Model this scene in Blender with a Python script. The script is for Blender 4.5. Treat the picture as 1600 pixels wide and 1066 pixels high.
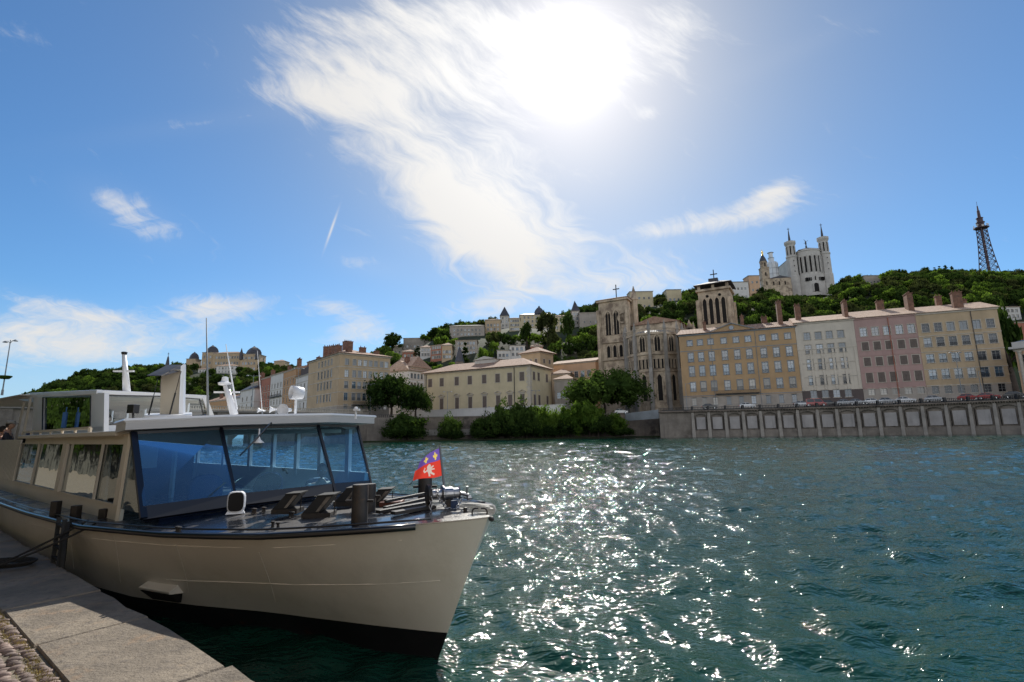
import bpy, bmesh, math, random
import numpy as np
from mathutils import Vector, Matrix
R = math.radians
rnd = random.Random(7)
for o in list(bpy.data.objects): bpy.data.objects.remove(o)
SC = bpy.context.scene
COL = SC.collection
# ------------------------------------------------------------------ camera
F = 800.0; PITCH = R(10.06); ROLL = R(1.0); EYE = 2.3
cam = bpy.data.cameras.new('camera'); cam_o = bpy.data.objects.new('camera', cam); COL.objects.link(cam_o)
cam.sensor_width = 36; cam.lens = 18.0; cam.clip_start = 0.05; cam.clip_end = 6000
cam_o.location = (0, 0, EYE)
cam_o.matrix_world = Matrix.Translation((0, 0, EYE)) @ Matrix.Rotation(math.pi/2 + PITCH, 4, 'X') @ Matrix.Rotation(-ROLL, 4, 'Z')
SC.camera = cam_o
def ray(px, py):
    x = (px-800)/F; y = -(py-533)/F
    c, s = math.cos(ROLL), math.sin(ROLL)
    x, y = x*c+y*s, -x*s+y*c
    return Vector((x, math.cos(PITCH)-y*math.sin(PITCH), math.sin(PITCH)+y*math.cos(PITCH)))
def atY(px, py, Y):
    d = ray(px, py); return Vector((0, 0, EYE)) + d*(Y/d.y)
def atz(px, py, z):
    d = ray(px, py); return Vector((0, 0, EYE)) + d*((z-EYE)/d.z)
def proj(p):
    x, y, z = p[0], p[1], p[2]-EYE
    f = y*math.cos(PITCH)+z*math.sin(PITCH); v = -y*math.sin(PITCH)+z*math.cos(PITCH)
    X, V = x/f, v/f; c, s = math.cos(ROLL), math.sin(ROLL)
    return 800+F*(X*c-V*s), 533-F*(X*s+V*c)
def atbase(px, Y, z):          # world point at depth Y and height z that shows in column px
    lo, hi = -3*Y, 3*Y
    for _ in range(50):
        m = (lo+hi)/2
        if proj((m, Y, z))[0] < px: lo = m
        else: hi = m
    return Vector((lo, Y, z))
# ------------------------------------------------------------------ light
SUN_EL, SUN_AZ = R(38.3), R(7.9)      # azimuth measured from +Y towards +X
sun = bpy.data.lights.new('sun', 'SUN'); sun_o = bpy.data.objects.new('sun', sun); COL.objects.link(sun_o)
sun.energy = 4.5; sun.angle = R(0.55); sun.color = (1, 0.95, 0.86)
SD = Vector((math.sin(SUN_AZ)*math.cos(SUN_EL), math.cos(SUN_AZ)*math.cos(SUN_EL), math.sin(SUN_EL)))
sun_o.rotation_euler = SD.to_track_quat('Z', 'Y').to_euler()
VS = SC.view_settings
VS.view_transform = 'Standard'; VS.look = 'None'; VS.gamma = 1; VS.exposure = 0.35
SC.display_settings.display_device = 'sRGB'
# ------------------------------------------------------------------ node helper
class NT:
    def __init__(s, tree): s.t = tree; s.n = tree.nodes; s.l = tree.links
    def new(s, ty, **kw):
        n = s.n.new(ty)
        for k, v in kw.items(): setattr(n, k, v)
        return n
    def put(s, sock, v):
        if isinstance(v, bpy.types.NodeSocket): s.l.new(v, sock)
        elif v is not None:
            if isinstance(v, (tuple, list)) and sock.type == 'RGBA' and len(v) == 3: v = (*v, 1)
            sock.default_value = v
    def m(s, op, a, b=None, c=None, clamp=False):
        n = s.new('ShaderNodeMath', operation=op, use_clamp=clamp)
        s.put(n.inputs[0], a); s.put(n.inputs[1], b)
        if c is not None: s.put(n.inputs[2], c)
        return n.outputs[0]
    def vm(s, op, a, b=None, scale=None):
        n = s.new('ShaderNodeVectorMath', operation=op)
        s.put(n.inputs[0], a); s.put(n.inputs[1], b)
        if scale is not None: s.put(n.inputs['Scale'], scale)
        return n.outputs['Value'] if op in ('DOT_PRODUCT', 'LENGTH') else n.outputs[0]
    def noise(s, vec, scale, detail=4, rough=.5, dist=0, dim='3D'):
        n = s.new('ShaderNodeTexNoise', noise_dimensions=dim)
        s.put(n.inputs['Vector'], vec); s.put(n.inputs['Scale'], scale); s.put(n.inputs['Detail'], detail)
        s.put(n.inputs['Roughness'], rough); s.put(n.inputs['Distortion'], dist)
        return n.outputs[0]
    def ramp(s, v, stops):
        n = s.new('ShaderNodeValToRGB'); s.put(n.inputs[0], v)
        e = n.color_ramp.elements
        while len(e) < len(stops): e.new(.5)
        for q, (p, c) in zip(e, stops):
            q.position = p; q.color = (*c, 1) if isinstance(c, tuple) else (c, c, c, 1)
        return n.outputs[0]
    def mix(s, f, a, b, mode='MIX'):
        n = s.new('ShaderNodeMix', data_type='RGBA', blend_type=mode)
        s.put(n.inputs[0], f); s.put(n.inputs[6], a); s.put(n.inputs[7], b)
        return n.outputs[2]
    def sstep(s, v, a, b):
        n = s.new('ShaderNodeMapRange', interpolation_type='SMOOTHSTEP')
        s.put(n.inputs[0], v); s.put(n.inputs[1], a); s.put(n.inputs[2], b)
        return n.outputs[0]
    def xyz(s, x, y, z):
        n = s.new('ShaderNodeCombineXYZ'); s.put(n.inputs[0], x); s.put(n.inputs[1], y); s.put(n.inputs[2], z); return n.outputs[0]
    def sep(s, v):
        n = s.new('ShaderNodeSeparateXYZ'); s.put(n.inputs[0], v); return n.outputs
    def bump(s, h, strength=.5, dist=.02, normal=None):
        n = s.new('ShaderNodeBump'); s.put(n.inputs['Height'], h); s.put(n.inputs['Strength'], strength)
        s.put(n.inputs['Distance'], dist); s.put(n.inputs['Normal'], normal); return n.outputs[0]
# ------------------------------------------------------------------ world: Nishita sky + cirrus round the sun
W = bpy.data.worlds.new('World'); SC.world = W; W.use_nodes = True
W.node_tree.nodes.clear(); N = NT(W.node_tree)
sky = N.new('ShaderNodeTexSky', sky_type='NISHITA'); sky.sun_disc = False
sky.sun_elevation = SUN_EL; sky.sun_rotation = SUN_AZ
sky.air_density = 1.0; sky.dust_density = 0.6; sky.ozone_density = 3.0; sky.altitude = 200
gen = N.new('ShaderNodeTexCoord').outputs['Generated']
sx, sy, sz = N.sep(gen)
ysafe = N.m('MAXIMUM', sy, 0.05)
a = N.m('DIVIDE', sx, ysafe); b = N.m('DIVIDE', sz, ysafe)
zs = N.m('MAXIMUM', N.m('ADD', sz, 0.12), 0.02)          # cloud sheet seen in perspective
cu = N.m('DIVIDE', sx, zs); cv = N.m('DIVIDE', sy, zs)
warp = N.noise(N.xyz(cu, cv, 0.0), 1.6, 3, .55)
cvec = N.xyz(N.m('ADD', cu, N.m('MULTIPLY', warp, 0.7)), N.m('ADD', cv, N.m('MULTIPLY', warp, -0.5)), 0.0)
def rotuv(u, v, ang, su, sv):
    c, s_ = math.cos(ang), math.sin(ang)
    uu = N.m('ADD', N.m('MULTIPLY', u, c*su), N.m('MULTIPLY', v, s_*su))
    vv = N.m('ADD', N.m('MULTIPLY', u, -s_*sv), N.m('MULTIPLY', v, c*sv))
    return N.xyz(uu, vv, 0.0)
# picture-independent plane coordinates (x/y, z/y) of the direction; wisps run along different streak directions
f1 = N.noise(rotuv(N.m('ADD', a, N.m('MULTIPLY', warp, .22)), N.m('ADD', b, N.m('MULTIPLY', warp, .22)), R(-33), 3.2, 11.0), 1.0, 9, .60, .12)
f2 = N.noise(rotuv(N.m('ADD', a, N.m('MULTIPLY', warp, .15)), N.m('ADD', b, N.m('MULTIPLY', warp, .10)), R(12), 3.0, 14.0), 1.0, 8, .58, .3)
def ab(px, py):
    d = ray(px, py); return d.x/d.y, d.z/d.y
def blob(px, py, rx, ry, ang, w=1.0):
    A, B = ab(px, py); c, s_ = math.cos(R(ang)), math.sin(R(ang))
    da = N.m('SUBTRACT', a, A); db = N.m('SUBTRACT', b, B)
    p = N.m('MULTIPLY', N.m('ADD', N.m('MULTIPLY', da, c), N.m('MULTIPLY', db, s_)), 800.0/rx)
    q = N.m('MULTIPLY', N.m('SUBTRACT', N.m('MULTIPLY', db, c), N.m('MULTIPLY', da, s_)), 800.0/ry)
    r2 = N.m('ADD', N.m('MULTIPLY', p, p), N.m('MULTIPLY', q, q))
    return N.m('MULTIPLY', N.m('EXPONENT', N.m('MULTIPLY', r2, -1.0)), w)
def addall(l):
    t = l[0]
    for x in l[1:]: t = N.m('ADD', t, x)
    return t
mA = addall([blob(540, 130, 180, 70, -15, .72), blob(600, 30, 170, 60, 0, .72), blob(700, 90, 200, 110, 0, .70), blob(640, 240, 160, 90, -30, .78),
             blob(700, 330, 130, 62, -40, .72), blob(780, 400, 120, 60, -35, .80), blob(830, 350, 100, 60, -20, .6), blob(930, 70, 190, 110, 0, .62), blob(780, 250, 90, 120, -20, .5),
             blob(930, 400, 170, 36, -8, .66), blob(745, 480, 70, 22, 5, .7), blob(970, 445, 120, 26, 0, .72), blob(1010, 178, 30, 14, 20, .5), blob(1050, 50, 90, 60, 60, .4), blob(480, 160, 90, 30, -15, .5)])
mB = addall([blob(200, 330, 95, 34, -28, .95), blob(60, 515, 180, 42, -4, .95), blob(335, 482, 110, 34, 3, .98), blob(550, 492, 70, 28, -15, .9), blob(150, 550, 220, 28, 3, .75),
             blob(1090, 350, 210, 28, 10, .98), blob(1215, 298, 60, 26, 20, .98), blob(560, 530, 90, 22, 0, .55), blob(575, 415, 60, 20, -15, .8), blob(100, 480, 150, 18, -15, .5),
             blob(1240, 80, 160, 22, 25, .42), blob(330, 190, 240, 22, 8, .40), blob(900, 270, 150, 50, 0, .45), blob(880, 455, 160, 26, 0, .75)])
fine = N.noise(rotuv(N.m('ADD', a, N.m('MULTIPLY', warp, .2)), N.m('ADD', b, N.m('MULTIPLY', warp, .2)), R(-40), 9.0, 34.0), 1.0, 7, .68, .15)
dA = N.sstep(N.m('ADD', N.m('MULTIPLY', mA, .60), N.m('ADD', N.m('MULTIPLY', f1, 1.0), N.m('MULTIPLY', fine, .75))), 1.00, 1.72)
dB = N.sstep(N.m('ADD', N.m('MULTIPLY', mB, .60), N.m('ADD', N.m('MULTIPLY', f2, 1.0), N.m('MULTIPLY', fine, .65))), 1.05, 1.68)
front = N.sstep(sy, .02, .25)
back = N.m('MULTIPLY', N.m('MULTIPLY', N.sstep(N.noise(cvec, 1.3, 6, .6), .30, .55), N.m('SUBTRACT', 1.0, front)), N.sstep(sz, .85, .35))  # unseen clouds behind the camera, added to brighten the shaded fronts
dC = N.m('MAXIMUM', N.m('MULTIPLY', blob(518, 358, 28, 2.0, 74), .75), N.m('MULTIPLY', addall([mA, mB]), .07))
dens = N.m('ADD', N.m('MULTIPLY', N.m('MAXIMUM', N.m('MAXIMUM', dA, dB), dC), front), N.m('MULTIPLY', back, .9), clamp=True)
dens = N.m('MULTIPLY', dens, N.sstep(sz, 0.0, .03), clamp=True)
cosg = N.m('MAXIMUM', N.vm('DOT_PRODUCT', gen, tuple(SD)), 0.0)
glow = N.m('ADD', N.m('MULTIPLY', N.m('POWER', cosg, 400.0), 6.0), N.m('MULTIPLY', N.m('POWER', cosg, 26.0), 3.0))   # sunlight scattered forward by thin ice cloud
cloudc = N.vm('SCALE', (1.0, .985, .965), scale=N.m('ADD', N.m('ADD', 6.3, N.m('MULTIPLY', N.m('SUBTRACT', 1.0, front), 6.6)), N.m('MULTIPLY', glow, 1.1)))
skyc = N.vm('MULTIPLY', sky.outputs[0], N.mix(N.m('POWER', cosg, 9.0), (0.49, 0.78, .98), (.52, .50, .47)))
aure = N.vm('SCALE', (1.0, .99, .96), scale=N.m('ADD', N.m('ADD', N.m('MULTIPLY', N.m('POWER', cosg, 700.0), 8.0), N.m('MULTIPLY', N.m('POWER', cosg, 120.0), 1.8)), N.m('ADD', N.m('MULTIPLY', N.m('POWER', cosg, 22.0), 1.5), N.m('MULTIPLY', N.m('POWER', cosg, 5.0), .5))))
skyc = N.vm('ADD', skyc, aure)
hz_ = N.sstep(sz, .22, .0)
skyc = N.mix(N.m('MULTIPLY', hz_, .75), skyc, (3.9, 5.4, 7.0))
outc = N.mix(dens, skyc, cloudc)
bg = N.new('ShaderNodeBackground'); N.put(bg.inputs[0], outc); bg.inputs[1].default_value = 0.10
wo = N.new('ShaderNodeOutputWorld'); N.l.new(bg.outputs[0], wo.inputs[0])
W.cycles.sampling_method = 'MANUAL'; W.cycles.sample_map_resolution = 1024
SC.render.engine = 'CYCLES'
SC.cycles.max_bounces = 8; SC.cycles.transparent_max_bounces = 16; SC.cycles.caustics_reflective = False; SC.cycles.caustics_refractive = False
SC.cycles.sample_clamp_indirect = 3.0
SC.cycles.use_adaptive_sampling = False
SC.cycles.use_denoising = True; SC.cycles.denoising_input_passes = 'RGB_ALBEDO_NORMAL'; SC.cycles.denoising_prefilter = 'NONE'
# ------------------------------------------------------------------ materials
MATS = {}
def pmat(name, col, rough=.7, var=.12, vscale=.6, bump=0, bscale=8, bdist=.02, metal=0, spec=.5, col2=None, c2scale=.3, c2lo=.5, c2hi=.7, coords='Object', coat=0, streak=0):
    if name in MATS: return MATS[name]
    m = bpy.data.materials.new(name); m.use_nodes = True; t = NT(m.node_tree)
    p = t.n['Principled BSDF']
    tc = t.new('ShaderNodeTexCoord').outputs[coords]
    n = t.noise(tc, vscale, 5, .6)
    lo = tuple(c*(1-var*1.6) for c in col); hi = tuple(min(1, c*(1+var)) for c in col)
    c = t.ramp(n, [(.32, lo), (.68, hi)])
    if col2: c = t.mix(t.sstep(t.noise(tc, c2scale, 6, .65), c2lo, c2hi), c, col2)
    if streak:
        sp = t.vm('MULTIPLY', tc, (1.0, 1.0, .08))
        c = t.mix(t.m('MULTIPLY', t.sstep(t.noise(sp, 1.4, 5, .65), .5, .75), streak), c, tuple(x*.45 for x in col))
    t.put(p.inputs['Base Color'], c)
    p.inputs['Roughness'].default_value = rough; p.inputs['Metallic'].default_value = metal
    p.inputs['Specular IOR Level'].default_value = spec; p.inputs['Coat Weight'].default_value = coat
    if bump: t.put(p.inputs['Normal'], t.bump(t.noise(tc, bscale, 6, .65), bump, bdist))
    MATS[name] = m; return m
def tilemat(name, c1, c2):
    m = bpy.data.materials.new(name); m.use_nodes = True; t = NT(m.node_tree); p = t.n['Principled BSDF']
    tc = t.new('ShaderNodeTexCoord').outputs['Object']
    x, y, z = t.sep(tc)
    w = t.m('SINE', t.m('MULTIPLY', x, 14.0)); w2 = t.m('SINE', t.m('MULTIPLY', y, 9.0))
    n = t.noise(tc, 1.1, 6, .7); n2 = t.noise(tc, 9, 2, .5)
    c = t.mix(t.sstep(t.m('ADD', t.m('MULTIPLY', n, .6), t.m('MULTIPLY', n2, .4)), .38, .62), c1, c2)
    t.put(p.inputs['Base Color'], c); p.inputs['Roughness'].default_value = .85
    t.put(p.inputs['Normal'], t.bump(t.m('ADD', w, t.m('MULTIPLY', w2, .4)), .8, .06))
    MATS[name] = m; return m
def leafmat(name, c1, c2, trans=.35):
    m = bpy.data.materials.new(name); m.use_nodes = True; t = NT(m.node_tree); t.n.clear()
    g = t.new('ShaderNodeNewGeometry'); tc = t.new('ShaderNodeTexCoord').outputs['Object']
    oi = t.new('ShaderNodeObjectInfo').outputs['Random']
    v = t.m('ADD', t.m('MULTIPLY', g.outputs['Random Per Island'], .5), t.m('MULTIPLY', t.noise(tc, .16, 3, .5), .65))
    v = t.m('ADD', v, t.m('MULTIPLY', t.m('SUBTRACT', oi, .5), .35))
    c = t.ramp(v, [(.25, c1), (.8, c2)])
    d = t.new('ShaderNodeBsdfDiffuse'); t.put(d.inputs[0], c)
    tr = t.new('ShaderNodeBsdfTranslucent'); t.put(tr.inputs[0], t.mix(.5, c, (c2[0]*1.6, c2[1]*1.7, c2[2]*.7)))
    mx = t.new('ShaderNodeMixShader'); mx.inputs[0].default_value = trans
    t.l.new(d.outputs[0], mx.inputs[1]); t.l.new(tr.outputs[0], mx.inputs[2])
    o = t.new('ShaderNodeOutputMaterial'); t.l.new(mx.outputs[0], o.inputs[0])
    MATS[name] = m; return m
def clothmat(name, col, tr=.5):
    m = bpy.data.materials.new(name); m.use_nodes = True; t = NT(m.node_tree); t.n.clear()
    d = t.new('ShaderNodeBsdfDiffuse'); d.inputs[0].default_value = (*col, 1); q = t.new('ShaderNodeBsdfTranslucent'); q.inputs[0].default_value = (*col, 1)
    mx = t.new('ShaderNodeMixShader'); mx.inputs[0].default_value = tr; t.l.new(d.outputs[0], mx.inputs[1]); t.l.new(q.outputs[0], mx.inputs[2])
    o = t.new('ShaderNodeOutputMaterial'); t.l.new(mx.outputs[0], o.inputs[0]); MATS[name] = m; return m
# ------------------------------------------------------------------ objects helper
def tag(o, label=None, cat=None, group=None, kind=None):
    if label: o['label'] = label
    if cat: o['category'] = cat
    if group: o['group'] = group
    if kind: o['kind'] = kind
    return o
def thing(name, label, cat, loc=(0, 0, 0), rz=0, group=None):
    o = bpy.data.objects.new(name, None); COL.objects.link(o); o.empty_display_size = .2
    o.location = loc; o.rotation_euler = (0, 0, rz); o['org'] = tuple(loc)
    return tag(o, label, cat, group)
class MB:
    """collects geometry for one mesh object"""
    def __init__(s): s.v = []; s.f = []; s.mi = []; s.M = None
    def add(s, vs, fs, mi=0):
        k = len(s.v)
        if s.M is not None: vs = [s.M @ Vector(p) for p in vs]
        s.v += [tuple(p) for p in vs]; s.f += [tuple(i+k for i in f) for f in fs]; s.mi += [mi]*len(fs)
    def quad(s, a, b, c, d, mi=0): s.add([a, b, c, d], [(0, 1, 2, 3)], mi)
    def box(s, x0, x1, y0, y1, z0, z1, mi=0):
        s.add([(x0, y0, z0), (x1, y0, z0), (x1, y1, z0), (x0, y1, z0), (x0, y0, z1), (x1, y0, z1), (x1, y1, z1), (x0, y1, z1)],
              [(0, 3, 2, 1), (4, 5, 6, 7), (0, 1, 5, 4), (1, 2, 6, 5), (2, 3, 7, 6), (3, 0, 4, 7)], mi)
    def hexa(s, p, mi=0):      # p: 4 bottom + 4 top points
        s.add(p, [(0, 3, 2, 1), (4, 5, 6, 7), (0, 1, 5, 4), (1, 2, 6, 5), (2, 3, 7, 6), (3, 0, 4, 7)], mi)
    def beam(s, p, q, w, h=None, up=(0, 0, 1), mi=0):   # rectangular bar from p to q
        p, q = Vector(p), Vector(q); h = h or w; d = (q-p).normalized(); u = Vector(up)
        r = d.cross(u)
        if r.length < 1e-4: r = d.cross(Vector((1, 0, 0)))
        r.normalize(); u = r.cross(d)
        o = [(-w/2, -h/2), (w/2, -h/2), (w/2, h/2), (-w/2, h/2)]
        s.add([p+r*a+u*b for a, b in o]+[q+r*a+u*b for a, b in o], [(3, 2, 1, 0), (4, 5, 6, 7), (0, 1, 5, 4), (1, 2, 6, 5), (2, 3, 7, 6), (3, 0, 4, 7)], mi)
    def tube(s, pts, rad, n=8, mi=0, cap=True):
        pts = [Vector(p) for p in pts]; rad = rad if isinstance(rad, (list, tuple)) else [rad]*len(pts)
        vs = []; fs = []; ref = None
        for i, p in enumerate(pts):
            d = (pts[min(i+1, len(pts)-1)]-pts[max(i-1, 0)]).normalized()
            if ref is None:
                ref = d.cross(Vector((0, 0, 1)))
                if ref.length < .05: ref = d.cross(Vector((1, 0, 0)))
            ref = (ref - d*ref.dot(d)).normalized(); b = d.cross(ref)
            for k in range(n):
                a = 2*math.pi*k/n; vs.append(p+(ref*math.cos(a)+b*math.sin(a))*rad[i])
        for i in range(len(pts)-1):
            for k in range(n):
                fs.append((i*n+k, i*n+(k+1) % n, (i+1)*n+(k+1) % n, (i+1)*n+k))
        if cap: fs.append(tuple(range(n-1, -1, -1))); fs.append(tuple((len(pts)-1)*n+k for k in range(n)))
        s.add(vs, fs, mi)
    def lathe(s, prof, n=12, c=(0, 0, 0), mi=0, axis=None, a0=0, a1=2*math.pi):  # prof: (r,z)
        full = abs(a1-a0-2*math.pi) < 1e-6; m = n if full else n+1
        q = Vector(axis).normalized().to_track_quat('Z', 'Y').to_matrix() if axis is not None else Matrix.Identity(3)
        vs = []; fs = []
        for r, z in prof:
            for k in range(m):
                a = a0+(a1-a0)*k/n; vs.append(q @ Vector((r*math.cos(a), r*math.sin(a), z))+Vector(c))
        for i in range(len(prof)-1):
            for k in range(n if full else n):
                k2 = (k+1) % m
                fs.append((i*m+k, i*m+k2, (i+1)*m+k2, (i+1)*m+k))
        if full:
            if prof[0][0] > 1e-6: fs.append(tuple(range(m-1, -1, -1)))
            if prof[-1][0] > 1e-6: fs.append(tuple((len(prof)-1)*m+k for k in range(m)))
        s.add(vs, fs, mi)
    def prism(s, poly, z0, z1, mi=0):    # poly (x,y) list, vertical extrusion
        n = len(poly)
        s.add([(x, y, z0) for x, y in poly]+[(x, y, z1) for x, y in poly],
              [tuple(range(n-1, -1, -1)), tuple(range(n, 2*n))]+[(i, (i+1) % n, n+(i+1) % n, n+i) for i in range(n)], mi)
    def xprism(s, poly, y0, y1, mi=0):   # poly (x,z), extruded along y
        n = len(poly)
        s.add([(x, y0, z) for x, z in poly]+[(x, y1, z) for x, z in poly],
              [tuple(range(n)), tuple(range(2*n-1, n-1, -1))]+[(i, n+i, n+(i+1) % n, (i+1) % n) for i in range(n)], mi)
    def build(s, name, mats, parent=None, smooth=False, bevel=0, loc=None):
        me = bpy.data.meshes.new(name)
        org = Vector(parent['org']) if parent is not None and 'org' in parent else Vector((0, 0, 0))
        if loc is not None: org = Vector(loc)
        me.from_pydata([tuple(Vector(p)-org) for p in s.v], [], s.f)
        mats = mats if isinstance(mats, (list, tuple)) else [mats]
        for m in mats: me.materials.append(MATS[m] if isinstance(m, str) else m)
        me.polygons.foreach_set('material_index', s.mi); me.update()
        bm = bmesh.new(); bm.from_mesh(me); bmesh.ops.recalc_face_normals(bm, faces=bm.faces)
        bm.to_mesh(me); bm.free()
        if smooth: me.shade_smooth()
        o = bpy.data.objects.new(name, me); COL.objects.link(o)
        if parent is not None:
            o.parent = parent
            if 'org' in parent: o['org'] = tuple(parent['org'])
        elif loc is not None: o.location = loc
        if bevel:
            b = o.modifiers.new('bevel', 'BEVEL'); b.width = bevel; b.segments = 2; b.limit_method = 'ANGLE'
        return o
def cleanup_props():
    for o in bpy.data.objects:
        if 'org' in o: del o['org']
def dup(o, parent=None, **kw):
    c = o.copy(); COL.objects.link(c)
    if parent is not None: c.parent = parent
    for ch in o.children: dup(ch, c)
    for k, v in kw.items():
        if k in ('label', 'group', 'category'): c[k] = v
        else: setattr(c, k, v)
    return c
def inst(name, mesh, parent, loc=(0, 0, 0), rz=0, scale=None):
    o = bpy.data.objects.new(name, mesh); COL.objects.link(o); o.parent = parent
    o.location = loc; o.rotation_euler = (0, 0, rz)
    if scale: o.scale = scale
    return o
pmat('plaster_ochre', (.41, .27, .145), .85, .10, .25, streak=.25)
pmat('plaster_sand', (.44, .33, .21), .85, .10, .25, streak=.25)
pmat('plaster_cream', (.52, .44, .29), .85, .08, .2, streak=.22)
pmat('plaster_white', (.54, .48, .40), .85, .08, .25, streak=.25)
pmat('plaster_pale', (.60, .58, .55), .85, .08, .25, streak=.2)
pmat('plaster_pink', (.38, .25, .225), .85, .08, .25, streak=.22)
pmat('plaster_red', (.36, .14, .09), .85, .12, .25, streak=.25)
pmat('plaster_orange', (.45, .26, .13), .85, .10, .25, streak=.25)
pmat('plaster_peach', (.58, .38, .24), .85, .10, .25, streak=.2)
pmat('plaster_grey', (.34, .30, .26), .85, .12, .3, streak=.25)
pmat('plaster_dark', (.09, .07, .065), .8, .12, .3)
pmat('trim_stone', (.45, .40, .33), .8, .12, .5)
pmat('limestone', (.50, .40, .29), .9, .18, .35, .5, 1.2, .15, col2=(.20, .15, .11), c2scale=.30, c2lo=.44, c2hi=.66, streak=.6)
pmat('white_stone', (.50, .47, .43), .85, .10, .2, streak=.3)
pmat('rubble', (.20, .165, .135), .95, .2, .4, .8, 1.6, .2, col2=(.06, .05, .045), c2scale=.25, c2lo=.5, c2hi=.7, streak=.6)
pmat('quay_wall', (.20, .175, .15), .95, .2, .35, .6, 2, .1, col2=(.10, .085, .07), c2scale=.2, c2lo=.5, c2hi=.75, streak=.6)
pmat('pilaster', (.29, .265, .235), .9, .15, .5, streak=.5)
pmat('infill', (.34, .32, .31), .9, .12, .3, streak=.4)
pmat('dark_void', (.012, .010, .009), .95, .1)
pmat('shutter', (.13, .10, .085), .7, .15, 1)
pmat('shutter_white', (.36, .355, .34), .7, .15, 1)
pmat('iron', (.02, .02, .022), .5, .2, 1)
pmat('lead', (.20, .22, .24), .6, .15, .3)
pmat('slate', (.055, .055, .065), .6, .2, .4)
pmat('gold', (.7, .48, .12), .35, .1, 1, metal=1)
pmat('asphalt', (.06, .06, .06), .9, .2, .5)
pmat('street_stone', (.22, .20, .18), .9, .15, .5)
pmat('brick_chimney', (.20, .105, .07), .9, .25, 1.5, col2=(.09, .06, .05), c2scale=1.2)
pmat('bark', (.06, .045, .035), .95, .2, 2)
pmat('scaffold_sheet', (.62, .66, .70), .7, .10, .2)
tilemat('roof_tile', (.40, .27, .19), (.24, .135, .09)); tilemat('roof_tile_pale', (.52, .38, .28), (.34, .22, .15))
leafmat('leaf_dark', (.012, .024, .008), (.042, .072, .018)); leafmat('leaf_mid', (.018, .036, .010), (.065, .105, .024)); leafmat('leaf_light', (.04, .08, .014), (.13, .20, .035), .45)
leafmat('leaf_olive', (.022, .028, .012), (.070, .085, .030))
def glassmat(name, col, rough=.06, spec=.9):
    m = bpy.data.materials.new(name); m.use_nodes = True; t = NT(m.node_tree); p = t.n['Principled BSDF']
    tc = t.new('ShaderNodeTexCoord').outputs['Object']; oi = t.new('ShaderNodeObjectInfo').outputs['Random']
    c = t.mix(t.sstep(oi, .35, .9), col, tuple(min(1, x*2.4+.03) for x in col))
    t.put(p.inputs['Base Color'], c); p.inputs['Roughness'].default_value = rough; p.inputs['Specular IOR Level'].default_value = spec
    p.inputs['IOR'].default_value = 1.8
    t.put(p.inputs['Normal'], t.bump(t.noise(t.vm('ADD', tc, t.xyz(t.m('MULTIPLY', oi, 50.0), 0.0, 0.0)), 1.2, 2, .5), .25, .05))
    MATS[name] = m; return m
glassmat('pane_glass', (.03, .06, .09)); glassmat('pane_dark', (.012, .014, .018), .15, .4); glassmat('pane_curtain', (.26, .24, .21), .3, .5)
glassmat('pane_blind', (.22, .24, .26), .4, .4)
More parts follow.
